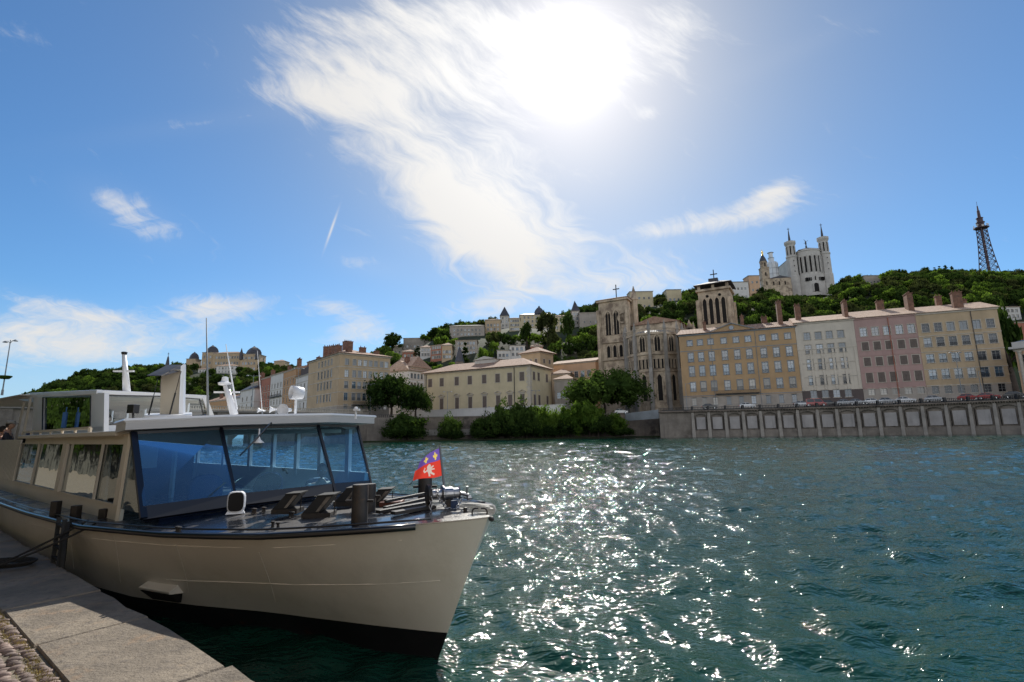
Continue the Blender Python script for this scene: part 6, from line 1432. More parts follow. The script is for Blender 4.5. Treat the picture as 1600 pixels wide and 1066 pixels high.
# raised roof hatch with its two gas struts
yh = 8.6; f_ = lambda px, py, y=yh: atY(px, py, y)
g = MB(); a_, b_, c_, d_ = f_(249, 648), f_(281, 648), f_(284, 576), f_(252, 582); th = Vector((.02, .09, 0))
g.hexa([a_, b_, b_+th, a_+th, d_, c_, c_+th, d_+th]); HT = g.build('open_roof_hatch', 'boat_cream', ROOF, bevel=.008)
g = MB(); g.hexa([b_+Vector((.0, -.03, 0)), f_(286, 647), f_(286, 647)+th*.5, b_+th*.5, c_+Vector((0, -.03, .04)), f_(287, 569), f_(287, 569)+th*.5, c_+th*.5+Vector((0, 0, .04))]); g.build('hatch_edge', 'boat_white', HT)
g = MB(); p0, p1, p2, p3_ = f_(229, 588, 8.2), f_(252, 588, 8.2), f_(283, 570, 9.0), f_(262, 570, 9.2); g.hexa([p0, p1, f_(282, 580, 8.6), f_(250, 580, 8.9), p0+Vector((0, 0, .012)), p1+Vector((0, 0, .012)), p2, p3_]); g.build('hatch_lid', 'black_iron', HT)
for q in (((232, 650), (247, 592)), ((265, 649), (283, 580))):
    g = MB(); a_, b_ = f_(*q[0], 8.45), f_(*q[1], 8.5); m_ = a_.lerp(b_, .5); g.tube([a_, m_], .014, 6); g.tube([m_, b_], .006, 6); g.build('gas_strut', 'black_paint', HT)
g = MB(); s_ = onN(265, 650, -.9); q = [f_(225, 651, 8.3), f_(300, 650, 8.3), f_(300, 646, 9.1), f_(228, 648, 9.1)]; g.hexa([p-Vector((0, 0, .06)) for p in q]+[p+Vector((0, 0, .02)) for p in q]); g.build('hatch_coaming', 'boat_white', ROOF, bevel=.01)
def mast(name, px, base, top_px, top, Y, r0, r1, mat, par=ROOF): 
    g = MB(); g.tube([atY(px, base, Y), atY(top_px, top, Y)], [r0, r1], 8); return g.build(name, mat, par, smooth=True)
m_ = mast('aerial', 325, 650, 322.5, 497, 9.3, .022, .008, 'lead')
m_ = mast('signal_mast', 366, 648, 353, 603, 9.2, .07, .05, 'boat_white')
g = MB(); g.beam(atY(335, 613, 9.2), atY(374, 613, 9.2), .05, .03); g.build('crossbar', 'boat_white', m_)
g = MB(); c_ = atY(351, 600, 9.2); g.lathe([(.02, -.03), (.1, -.02), (.11, .02), (.06, .04), (.05, .12), (.02, .13)], 12, tuple(c_)); g.build('mast_light', 'boat_white', m_)
g = MB(); g.box(c_.x+.02, c_.x+.12, c_.y-.03, c_.y+.03, c_.z-.10, c_.z-.02); g.build('radar_box', 'lead', m_)
g = MB(); g.tube([atY(370, 640, 9.2), atY(353, 538, 9.2)], [.018, .006], 6); g.build('whip_aerial', 'boat_white', m_)
g = MB(); g.tube([atY(410, 648, 9.0), atY(402, 548, 9.0)], [.007, .004], 6); g.build('whip_aerial', 'boat_white', ROOF)
def horn(px, py, Y, r, L, dirv, name='loudhailer', col='boat_white'):
    c_ = atY(px, py, Y); g = MB(); d_ = Vector(dirv).normalized(); g.lathe([(r*.25, -L), (r*.3, -L*.5), (r*.55, -L*.2), (r, 0), (r*.96, .01), (r*.4, -L*.22), (.001, -L*.3)], 18, tuple(c_), axis=tuple(d_)); o_ = g.build(name, col, ROOF, smooth=True)
    g = MB(); g.tube([c_-d_*L*.6, Vector((c_.x-d_.x*L*.6, c_.y-d_.y*L*.6, pz-.04))], .012, 6); g.build('bracket', 'lead', o_)
horn(403, 641, 8.9, .045, .12, (-.8, -.6, .1)); horn(422, 640, 8.8, .055, .16, (-.9, -.4, 0)); horn(442, 641, 8.5, .105, .22, (-.15, -1, -.05))
c_ = atY(463, 614, 8.8); g = MB(); ax = Vector((-.72, -.7, .05)).normalized(); g.lathe([(.001, -.13), (.10, -.11), (.115, .0), (.118, .09), (.108, .092), (.10, .0), (.03, -.05), (.001, -.05)], 22, tuple(c_), axis=tuple(ax)); SLt = g.build('searchlight', 'boat_white', ROOF, smooth=True)
g = MB(); g.lathe([(.03, -.04), (.045, .01), (.02, .05), (.001, .06)], 12, tuple(c_), axis=tuple(ax)); g.build('bulb', 'chrome', SLt)
g = MB(); g.tube([Vector((c_.x, c_.y, c_.z-.10)), Vector((c_.x, c_.y, pz-.02))], .022, 8); g.build('post', 'boat_white', SLt)
c_ = atY(556, 642, 8.4); g = MB(); g.tube([c_+Vector((0, 0, -.13)), c_], .016, 6); g.box(c_.x-.03, c_.x+.06, c_.y-.04, c_.y+.04, c_.z, c_.z+.03); g.lathe([(.03, .03), (.03, .06), (.001, .065)], 8, tuple(c_)); g.build('bow_light', 'boat_white', ROOF)
g = MB(); g.tube([atY(425, 661, 7.7), atY(399, 688, 7.55), atY(375, 712, 7.35)], .009, 6); W_ = g.build('wiper', 'black_paint', boat); g = MB(); g.beam(atY(424, 660, 7.68), atY(386, 701, 7.4), .02, .012); g.build('wiper_arm', 'black_paint', W_)
c_ = atY(404, 692, 8.2); g = MB(); g.lathe([(.012, .22), (.014, .09), (.03, .05), (.085, .0), (.08, -.005), (.02, .03)], 16, tuple(c_)); g.build('cabin_lamp', 'boat_white', boat, smooth=True)
# ---- upper saloon further aft
sU = 9.8; zr = 3.5
def rl(px, py, n):       # point on plane n under a pixel
    r = ray(px, py); o_ = sn(0, n, 0); k = (o_-Vector((0, 0, EYE))).dot(NN)/r.dot(NN); return Vector((0, 0, EYE))+r*k
c0 = rl(151, 609, -1.05); s0_ = (c0-BOW).dot(U); zr = c0.z; c2_ = rl(47, 614, -1.05); s2_ = (c2_-BOW).dot(U); z2 = c2_.z
def onSp(px, py, s): n_, z_ = onS(px, py, s); return sn(s, n_, z_), n_, z_
f1_, nF, zF = onSp(327, 618, s0_)
print('saloon', s0_, zr, s2_, z2, nF, zF)
roofp = [(s0_, -1.05, zr), (s0_, nF, zF), (s0_+9, nF, zF), (s0_+9, -1.05, z2), (s2_, -1.05, z2)]
g = MB(); dz_ = Vector((0, 0, -.09)); pts = [sn(*p) for p in roofp]; n = 5
g.add([p+dz_ for p in pts]+pts, [tuple(range(n-1, -1, -1)), tuple(range(n, 2*n))]+[(i, (i+1) % n, n+(i+1) % n, n+i) for i in range(n)]); SR = g.build('saloon_roof', 'boat_white', boat, bevel=.01)
g = MB()
for i in range(9): s_ = s0_+.5+i*.62; g.beam(sn(s_, -1.0, zr-.14), sn(s_, nF-.05, zF-.14), .05, .07)
g.build('roof_beam', 'canopy_cloth', SR)
g = MB(); q = [sn(s2_, -1.25, z2-.05), sn(s2_+6, -1.9, z2-.12), sn(s2_+6, 0, z2-.1), sn(s2_, -.4, z2-.06)]; g.hexa([p-Vector((0, 0, .03)) for p in q]+q); g.build('awning', 'canopy_cloth', SR)
zb = 2.40
def saloon_post(name, pa, pb, w_, n_=-1.02): g = MB(); g.beam(pa, pb, w_, .08, up=tuple(NN)); return g.build(name, 'boat_white', boat)
def sp_(px, py, n): return rl(px, py, n)
for px0, px1 in ((142, 163), (52, 66)):
    g = MB(); a_, b_, c_, d_ = sp_(px0-2, 690, -1.03), sp_(px1-1, 690, -1.03), sp_(px1, 614, -1.03), sp_(px0, 614, -1.03); g.hexa([a_, b_, b_+NN*.08, a_+NN*.08, d_, c_, c_+NN*.08, d_+NN*.08]); g.build('saloon_post', 'boat_white', boat)
g = MB(); g.quad(sp_(65, 675, -1.0), sp_(142, 668, -1.0), sp_(142, 618, -1.0), sp_(65, 620, -1.0)); wn = g.build('saloon_window', 'glass_clear', boat)
g = MB(); c4 = [sp_(66, 673, -1.035), sp_(141, 667, -1.035), sp_(142, 619.5, -1.035), sp_(67, 621, -1.035)]
for i in range(4): g.beam(c4[i], c4[(i+1) % 4], .025, .025)
g.build('window_gasket', 'black_paint', wn)
def fr(px, py): return onSp(px, py, s0_)[0]
g = MB(); g.quad(fr(163, 665), fr(318, 652), fr(318, 623), fr(163, 617)); wn = g.build('saloon_window', 'glass_clear', boat)
g = MB(); c4 = [fr(164, 664), fr(286, 657), fr(286, 620), fr(164, 618)]
for i in range(4): g.beam(c4[i], c4[(i+1) % 4], .025, .025)
c4 = [fr(288, 655), fr(319, 654), fr(312, 624), fr(289, 622)]
for i in range(4): g.beam(c4[i], c4[(i+1) % 4], .03, .02)
g.build('window_gasket', 'black_paint', wn)
g = MB(); g.beam(fr(331, 652), fr(319, 621), .10, .06, up=tuple(U)); g.build('saloon_post', 'boat_white', boat)
g = MB(); g.hexa([fr(160, 700), fr(335, 690), fr(335, 690)+U*.06, fr(160, 700)+U*.06, fr(161, 664), fr(332, 652), fr(332, 652)+U*.06, fr(161, 664)+U*.06]); g.build('saloon_front', 'boat_white', boat)
g = MB(); g.hexa([sp_(40, 700, -1.03), sp_(160, 700, -1.03), sp_(160, 700, -1.03)+NN*.06, sp_(40, 700, -1.03)+NN*.06, sp_(40, 676, -1.03), sp_(160, 666, -1.03), sp_(160, 666, -1.03)+NN*.06, sp_(40, 676, -1.03)+NN*.06]); g.build('saloon_side', 'boat_white', boat)
g = MB(); g.hexa([sn(s0_+.1, -1, 2.2), sn(s0_+9, -1, 2.0), sn(s0_+9, nF, 2.0), sn(s0_+.1, nF, 2.2), sn(s0_+.1, -1, 2.25), sn(s0_+9, -1, 2.05), sn(s0_+9, nF, 2.05), sn(s0_+.1, nF, 2.25)]); g.build('saloon_floor', 'interior', boat)
for i in range(5): s_ = s0_+1.2+i*1.6; g = MB(); g.beam(sn(s_, nF-.03, 2.2), sn(s_, nF-.03, zF-.08), .08, .06); g.build('saloon_post', 'boat_white', boat)
g = MB(); g.hexa([sn(s0_+.1, nF-.05, 2.2), sn(s0_+9, nF-.05, 2.2), sn(s0_+9, nF, 2.2), sn(s0_+.1, nF, 2.2), sn(s0_+.1, nF-.05, 2.85), sn(s0_+9, nF-.05, 2.85), sn(s0_+9, nF, 2.85), sn(s0_+.1, nF, 2.85)]); g.build('saloon_far_side', 'seat_blue', boat)
m2 = mast('saloon_mast', 198, 612, 194, 554, 11.3, .075, .04, 'boat_white', SR)
g = MB(); g.beam(atY(178, 580, 11.3), atY(209, 580, 11.3), .06, .035); g.build('crossbar', 'boat_white', m2)
g = MB(); c_ = atY(194, 554, 11.3); g.lathe([(.05, 0), (.06, .05), (.04, .06), (.04, .0)], 10, tuple(c_)); g.build('mast_light', 'black_paint', m2)
# left end leaning frame of the saloon
g = MB(); g.beam(sp_(36, 682, -1.1), sp_(48, 622, -1.1), .05); g.beam(sp_(24, 690, -1.1), sp_(38, 628, -1.1), .05); g.build('stair_frame', 'boat_cream', boat)
# ---- deck fittings
def deckp(s_, n_): return sn(s_, n_, dz(s_, n_))
def bollard(px, py, top, w_px, name='bollard'):
    for _ in range(1):
        z = 1.40
        for k in range(4): p = atz(px, py, z); d_ = p-BOW; z = dz(d_.dot(U), d_.dot(NN))
    p = atz(px, py, z); h = atY(px, top, p.y).z-z; r = w_px/2/800*p.y
    g = MB(); g.lathe([(r, -.02), (r, h-.02), (r*.92, h), (.001, h+.004)], 22, tuple(p)); b_ = g.build(name, 'black_iron', boat, smooth=False); b_.data.shade_smooth()
    b_.modifiers.new('e', 'EDGE_SPLIT').split_angle = .6
    g = MB(); g.tube([p+Vector((-r*1.7, 0, h*.55)), p+Vector((r*1.7, 0, h*.55))], r*.18, 8); g.build('cross_pin', 'black_iron', b_); return p, r, h
bollard(561.5, 815, 757, 24); bollard(576, 800, 756, 20); bollard(664, 782, 743, 21); bollard(727, 800, 793, 6)
for px, py, top in ((86, 803, 783), (118, 806, 790), (162, 810, 795)):
    p = atz(px, py, 1.2); h = atY(px, top, p.y).z-1.2; g = MB(); g.box(p.x-.05, p.x+.05, p.y-.05, p.y+.05, 1.15, 1.2+h); g.build('mooring_post', 'black_iron', boat, bevel=.008)
# open skylight hatches
def hatch(px, py, w_, h_, L_):
    z = 1.41; p = atz(px, py, z); A_ = Vector((1, .05, 0)).normalized(); B_ = Vector((-.05, 1, 0)); up = Vector((0, 0, 1))
    g = MB(); q = [p-A_*L_*.5-B_*w_*.5, p+A_*L_*.5-B_*w_*.5, p+A_*L_*.5+B_*w_*.5, p-A_*L_*.5+B_*w_*.5]; g.hexa([x-up*.03 for x in q]+[x+up*.025 for x in q]); o_ = g.build('skylight_hatch', 'black_iron', boat)
    u_ = Vector((0, 0, .026)); m0, m1 = p-A_*L_*.48+u_, p+A_*L_*.10+u_; t0, t1 = p+A_*L_*.02+up*h_*.96, p+A_*L_*.62+up*h_
    g = MB(); hb_ = B_*w_*.5; g.hexa([m0-hb_, m1-hb_, m1+hb_, m0+hb_, t0-hb_, t1-hb_-A_*.015, t1+hb_-A_*.015, t0+hb_]); g.build('scoop', 'rubber_black', o_, bevel=.004)
    g = MB(); g.hexa([t0-hb_*1.06, t1-hb_*1.06, t1+hb_*1.06, t0+hb_*1.06]+[x+up*.014 for x in (t0-hb_*1.06, t1-hb_*1.06, t1+hb_*1.06, t0+hb_*1.06)]); g.build('lid', 'rubber_black', o_)
    g = MB(); a0, b0 = m1.lerp(t1, .1), m1.lerp(t1, .9); q = [m0.lerp(m1, .82)-hb_*1.012+up*.015, m1-hb_*1.012+up*.015, t1-hb_*1.012-up*.012-A_*.03, t0.lerp(t1, .55)-hb_*1.012-up*.012]; g.hexa(q+[x-B_*.004 for x in q]); g.build('side_light', 'hatch_pane', o_)
    g = MB(); g.tube([p+A_*L_*.62-B_*w_*.45, p+A_*L_*.66-B_*w_*.45+up*h_*.92], .006, 5); g.build('stay', 'black_iron', o_)
for px, py, w_, h_, L_ in ((450, 797, .26, .20, .30), (499, 803, .26, .215, .32), (543, 786, .26, .20, .30), (592, 787, .26, .185, .30)): hatch(px, py, w_, h_, L_)
# vent cowl with a black oval mouth
z = dz(3.1, -1.1); p = atz(368, 803, z); g = MB(); A_ = Vector((.93, .36, 0)).normalized(); B_ = Vector((-A_.y, A_.x, 0))
def rr(w_, h_, z0, y, n=20, e=.55): return [p+A_*(w_*abs(math.cos(a_))**e*(1 if math.cos(a_) >= 0 else -1))+B_*y+Vector((0, 0, z0+h_*abs(math.sin(a_))**e*(1 if math.sin(a_) >= 0 else -1))) for a_ in [2*math.pi*i/n for i in range(n)]]
hC = atY(368, 768, p.y).z-z; r1_, r2_, r3_ = rr(.098, hC*.46, hC*.54, -.05), rr(.112, hC*.49, hC*.53, .0), rr(.085, hC*.42, hC*.52, .12)
n = 20; g.add(r1_+r2_+r3_, [tuple(range(n-1, -1, -1)), tuple(2*n+i for i in range(n))]+[(k*n+i, k*n+(i+1) % n, (k+1)*n+(i+1) % n, (k+1)*n+i) for k in range(2) for i in range(n)]); g.hexa([p+A_*-.12+B_*-.05, p+A_*.12+B_*-.05, p+A_*.1+B_*.1, p+A_*-.1+B_*.1, p+A_*-.08+B_*-.03+Vector((0, 0, .06)), p+A_*.08+B_*-.03+Vector((0, 0, .06)), p+A_*.07+B_*.08+Vector((0, 0, .06)), p+A_*-.07+B_*.08+Vector((0, 0, .06))])
VC = g.build('vent_cowl', 'boat_white', boat, smooth=False, bevel=.006)
g = MB(); a_ = rr(.091, hC*.42, hC*.545, -.056); b_ = rr(.091, hC*.42, hC*.545, -.046); g.add(a_+b_, [tuple(range(n-1, -1, -1)), tuple(n+i for i in range(n))]+[(i, (i+1) % n, n+(i+1) % n, n+i) for i in range(n)]); g.build('vent_mouth', 'dark_void', VC)
# cleats
def cleat(px, py, w_=.12):
    z = 1.36
    for _ in range(4): p = atz(px, py, z); d_ = p-BOW; z = dz(d_.dot(U), d_.dot(NN))
    g = MB(); A_ = -U
    g.beam(p-A_*w_*.5, p+A_*w_*.5, .05, .012)
    for s_ in (-1, 1): c_ = p+A_*w_*.32*s_; g.lathe([(.022, 0), (.015, .02), (.014, .045), (.024, .06), (.02, .068), (.001, .07)], 10, tuple(c_))
    g.build('cleat', 'black_iron', boat)
cleat(430, 826, .17); cleat(397, 803, .08); cleat(455, 809, .09); cleat(278, 833, .10); cleat(412, 801, .06)
# stacked timbers on the foredeck
for i, (a_, b_, w_) in enumerate((((590, 800), (668, 786), .07), ((600, 796), (672, 780), .05), ((612, 806), (676, 797), .09), ((600, 789), (660, 778), .035))):
    g = MB(); p, q = atz(*a_, 1.47), atz(*b_, 1.475); g.beam(p+Vector((0, .02*i, .01*i)), q+Vector((0, .05*i, .012*i)), w_, .035); g.build('deck_timber', 'black_iron', boat, bevel=.004)
g = MB(); p = atz(607, 786, 1.46); g.box(p.x-.12, p.x+.14, p.y, p.y+.3, 1.41, 1.47); g.build('red_hatch', 'wood_red', boat, bevel=.01)
# windlass
wc = atY(693, 772, 5.95); ax = Vector((.92, .38, 0)).normalized(); g = MB()
g.lathe([(.0, -.17), (.085, -.17), (.085, -.14), (.055, -.13), (.055, -.03), (.095, -.02), (.095, .0), (.075, .01), (.075, .10), (.06, .11), (.06, .17), (.075, .18), (.001, .19)], 20, tuple(wc), axis=tuple(ax)); WL_ = g.build('windlass', 'galvanised', boat, bevel=.003)
for k in (-.16, .06):
    g = MB(); c_ = wc+ax*k; zf = 1.43; g.hexa([Vector((c_.x-.03, c_.y-.06, zf)), Vector((c_.x+.03, c_.y-.06, zf)), Vector((c_.x+.03, c_.y+.06, zf)), Vector((c_.x-.03, c_.y+.06, zf)), c_+Vector((-.02, -.04, .02)), c_+Vector((.02, -.04, .02)), c_+Vector((.02, .04, .02)), c_+Vector((-.02, .04, .02))]); g.build('frame', 'black_iron', WL_)
g = MB(); c_ = wc-ax*.17; g.lathe([(.055, -.02), (.11, -.02), (.11, .02), (.055, .02)], 18, tuple(c_), axis=tuple(ax)); g.build('gear_wheel', 'black_iron', WL_)
g = MB(); e_ = wc+ax*.19; g.tube([e_, e_+ax*.10+Vector((0, 0, -.03))], .022, 8); g.tube([e_+ax*.08+Vector((0, 0, -.03)), e_+ax*.09+Vector((0, -.02, .07))], .014, 6); g.lathe([(.001, -.03), (.03, -.02), (.03, .02), (.001, .03)], 10, tuple(e_+ax*.11+Vector((0, 0, -.06))), axis=tuple(ax)); g.build('crank', 'galvanised', WL_)
def chain(par, pts, r=.011, wl=.028):
    g = MB(); P_ = [Vector(p) for p in pts]; L_ = [0]
    for a_, b_ in zip(P_, P_[1:]): L_.append(L_[-1]+(b_-a_).length)
    k = 0; d_ = 0
    while d_ < L_[-1]:
        i = max(j for j in range(len(L_)) if L_[j] <= d_); i = min(i, len(P_)-2); f = (d_-L_[i])/(L_[i+1]-L_[i]); c_ = P_[i].lerp(P_[i+1], f); t_ = (P_[i+1]-P_[i]).normalized()
        u_ = t_.cross(Vector((0, 1, .3))).normalized(); 
        if k % 2: u_ = t_.cross(u_).normalized()
        g.tube([c_+t_*wl*math.cos(a_)*.8+u_*wl*.5*math.sin(a_) for a_ in [2*math.pi*i_/8 for i_ in range(9)]], r*.45, 5, cap=False); d_ += wl*1.15; k += 1
    g.build('chain', 'galvanised', par, smooth=True)
chain(WL_, [wc+ax*-.06+Vector((0, -.08, .05)), wc+ax*-.03+Vector((0, -.1, -.05)), wc+ax*.05+Vector((0, -.1, -.14)), wc+ax*.14+Vector((0, -.08, -.17)), wc+ax*.2+Vector((0, -.04, -.10)), wc+ax*.24+Vector((0, 0, 0))])
chain(WL_, [wc+ax*-.12+Vector((0, -.1, .02)), wc+ax*-.13+Vector((0, -.12, -.12)), wc+ax*-.11+Vector((0, -.13, -.2))])
g = MB(); a_ = wc+ax*.14; g.hexa([Vector((a_.x-.07, a_.y-.05, 1.42)), Vector((a_.x+.05, a_.y-.05, 1.42)), Vector((a_.x+.05, a_.y+.05, 1.42)), Vector((a_.x-.07, a_.y+.05, 1.42)), a_+Vector((-.08, -.03, -.08)), a_+Vector((.02, -.03, -.08)), a_+Vector((.02, .03, -.08)), a_+Vector((-.08, .03, -.08))]); g.build('pedestal', 'seat_blue', WL_)
# bow roller with two curled horns, and the knob on the stem
g = MB()
for sg, px in ((1, 743), (-1, 756)):
    c_ = atY(px, 801, 5.6); pts = [c_+Vector((sg*.035*math.cos(t_)*1.0, 0, .045*math.sin(t_))) for t_ in [R(100)+R(200)*i/8 for i in range(9)]]
    g.tube([Vector((c_.x+sg*.03, c_.y, c_.z+.045))]+[c_+Vector((-sg*.035*math.sin(t_), 0, .045*math.cos(t_))) for t_ in [R(10)+R(160)*i/8 for i in range(9)]], .009, 6)
g.beam(atY(737, 807, 5.6), atY(761, 806, 5.6), .03, .02); g.build('bow_fairlead', 'black_iron', boat)
g = MB(); c_ = atY(768, 811, 5.42); g.lathe([(.001, -.03), (.022, -.02), (.026, 0), (.022, .02), (.001, .03)], 12, tuple(c_), axis=(.8, -.6, 0)); g.build('stem_knob', 'black_iron', boat)
# flagstaff and flag
fa, fb = atY(697, 788, 6.25), atY(687, 696, 6.25); g = MB(); g.tube([fa, fb], [.016, .012], 8); FS = g.build('flagstaff', 'lead', boat)
clothmat('flag_violet', (.16, .10, .42)); clothmat('flag_red', (.70, .06, .04)); clothmat('flag_yellow', (.85, .65, .12)); clothmat('flag_white', (.66, .56, .50))
def flagp(u, v):      # u 0 at the staff .. 1 free end, v 0 bottom .. 1 top
    top = Vector((686.0, 699)).lerp(Vector((651, 724)), u); bot = Vector((693.5, 742)).lerp(Vector((645, 752)), u)
    q = bot.lerp(top, v); return atY(q.x, q.y+1.5*math.sin(u*6+v*2), 6.25+.045*math.sin(u*7+v*1.5)*u+.02*u)
FL = None
def fpatch(name, mat, u0, u1, v0, v1, par, nu=12, nv=6, off=0.0):
    g = MB()
    for i in range(nu+1):
        for j in range(nv+1): g.v.append(tuple(flagp(u0+(u1-u0)*i/nu, v0+(v1-v0)*j/nv)+Vector((0, off, 0))))
    for i in range(nu):
        for j in range(nv): a_ = i*(nv+1)+j; g.f.append((a_, a_+nv+1, a_+nv+2, a_+1)); g.mi.append(0)
    return g.build(name, mat, par, smooth=True)
def inpoly(x, y, P):
    c = False
    for (x0, y0), (x1, y1) in zip(P, P[1:]+P[:1]):
        if (y0 > y) != (y1 > y) and x < (x1-x0)*(y-y0)/(y1-y0)+x0: c = not c
    return c
LIS = [(0, 1), (.35, .45), (.25, .0), (.7, .35), (1, .1), (.75, -.3), (.3, -.35), (.35, -.7), (0, -1), (-.35, -.7), (-.3, -.35), (-.75, -.3), (-1, .1), (-.7, .35), (-.25, 0), (-.35, .45)]
CHG = [(-.2, .95), (.1, 1), (.25, .75), (.15, .5), (.6, .75), (.7, .6), (.3, .3), (.75, .25), (.75, .08), (.25, .05), (.35, -.3), (.7, -.55), (.6, -.8), (.2, -.55), (.05, -.45), (.1, -.95), (-.15, -.95), (-.2, -.4), (-.35, -.1), (-.75, -.35), (-.95, .1), (-.75, .5), (-.85, .7), (-.6, .55), (-.75, .1), (-.6, -.05), (-.35, .25), (-.4, .6)]
regs = [([(c_+x*.095, .80+y*.16) for x, y in LIS], 2) for c_ in (.20, .58)]+[([(.45-x*.24, .30+y*.25) for x, y in CHG], 3)]
nu, nv = 96, 60; g = MB()
for i in range(nu+1):
    for j in range(nv+1): g.v.append(tuple(flagp(i/nu, j/nv)))
for i in range(nu):
    for j in range(nv):
        u_, v_ = (i+.5)/nu, (j+.5)/nv
        if v_ > .60 and u_ > .86+.14*(1-v_): continue
        mi = 1 if v_ > .60 else 0
        for P_, k_ in regs:
            if inpoly(u_, v_, P_): mi = k_
        a_ = i*(nv+1)+j; g.f.append((a_, a_+nv+1, a_+nv+2, a_+1)); g.mi.append(mi)
g.build('flag', ['flag_red', 'flag_violet', 'flag_yellow', 'flag_white'], FS, smooth=True)
g = MB(); g.tube([flagp(1, 0), flagp(1.04, -.12), flagp(1.08, -.2)], .004, 5); g.tube([flagp(.86, 1), flagp(.93, 1.03), flagp(1.0, 1.12)], .004, 5); g.build('flag_cord', 'rope', FS)
# ---- mooring ropes and ladder
def rope(name, label, a_, b_, sag, r=.013, grp=None):
    pts = [a_.lerp(b_, i/16)-Vector((0, 0, sag*4*(i/16)*(1-i/16))) for i in range(17)]; g = MB(); g.tube(pts, r, 7); o_ = g.build(name, 'rope', loc=tuple(b_), smooth=True); tag(o_, label, 'rope', grp); return o_
qa = atz(-6, 884, .74); qb = atz(-30, 893, .74)
rope('mooring_rope', 'upper dark mooring rope from the boat deck down to the quay', atz(138, 813, 1.24), qa, .02)
rope('mooring_rope', 'lower dark mooring rope running beside the upper one to the quay', atz(150, 818, 1.22), qb, .04)
g = MB()
cc_ = atz(8, 884, .72)
for k in range(3): g.tube([cc_+Vector((.30*(1+.1*k)*math.cos(a_), .17*(1+.1*k)*math.sin(a_), .012+.018*k)) for a_ in [2*math.pi*i/20+k for i in range(21)]], .014, 6)
tag(g.build('rope_coil', 'rope', loc=tuple(cc_), smooth=True), 'flat coil of dark rope lying on the quay at the left edge', 'rope')
LD = thing('ladder', 'black rubber covered ladder hanging on the hull between boat and quay', 'ladder', tuple(sn(5.6, -2.2, .7)))
s5 = 6.05
for s_ in (s5, s5-.32): g = MB(); g.beam(sn(s_-.1, -2.19, 1.24), sn(s_-.38, -2.25, .55), .05, .04); g.build('rail', 'rubber_black', LD)
for i in range(5): f = .12+.19*i; g = MB(); a_ = sn(s5-.1, -2.19, 1.24).lerp(sn(s5-.38, -2.25, .55), f); b_ = sn(s5-.42, -2.19, 1.24).lerp(sn(s5-.70, -2.25, .55), f); g.beam(a_, b_, .045, .03); g.build('rung', 'rubber_black', LD)
g = MB(); g.tube([sn(s5-.45, -2.15, 1.2), sn(s5-.6, -2.20, 1.0), sn(s5-.72, -2.22, .8), sn(s5-.8, -2.25, .3)], .03, 8); g.build('fender_hose', 'rubber_black', LD)
# ------------------------------------------------------------------ people aboard
pmat('skin', (.48, .27, .18), .55, .08, 6, coat=.0); pmat('hair_dark', (.025, .018, .014), .7, .2, 20); pmat('cloth_dark', (.03, .03, .04), .85, .1, 4); pmat('cloth_red', (.28, .05, .04), .85, .1, 4); pmat('cloth_white', (.62, .62, .62), .85, .05, 4); pmat('cloth_blue', (.06, .16, .40), .85, .1, 4); pmat('cap_grey', (.35, .33, .30), .85, .1, 4); pmat('eye_white', (.7, .7, .68), .3, .02, 2)
def skinned(name, joints, edges, radii, mat, parent, sub=1):
    me = bpy.data.meshes.new(name); me.from_pydata([tuple(j) for j in joints], edges, []); me.materials.append(MATS[mat]); o_ = bpy.data.objects.new(name, me); COL.objects.link(o_); o_.parent = parent
    sm = o_.modifiers.new('skin', 'SKIN'); sm.use_smooth_shade = True
    for i, r_ in enumerate(radii):
        sv = me.skin_vertices[0].data[i]; sv.radius = (r_, r_) if not isinstance(r_, tuple) else r_; sv.use_root = (i == 0)
    su = o_.modifiers.new('sub', 'SUBSURF'); su.levels = sub; su.render_levels = sub; return o_
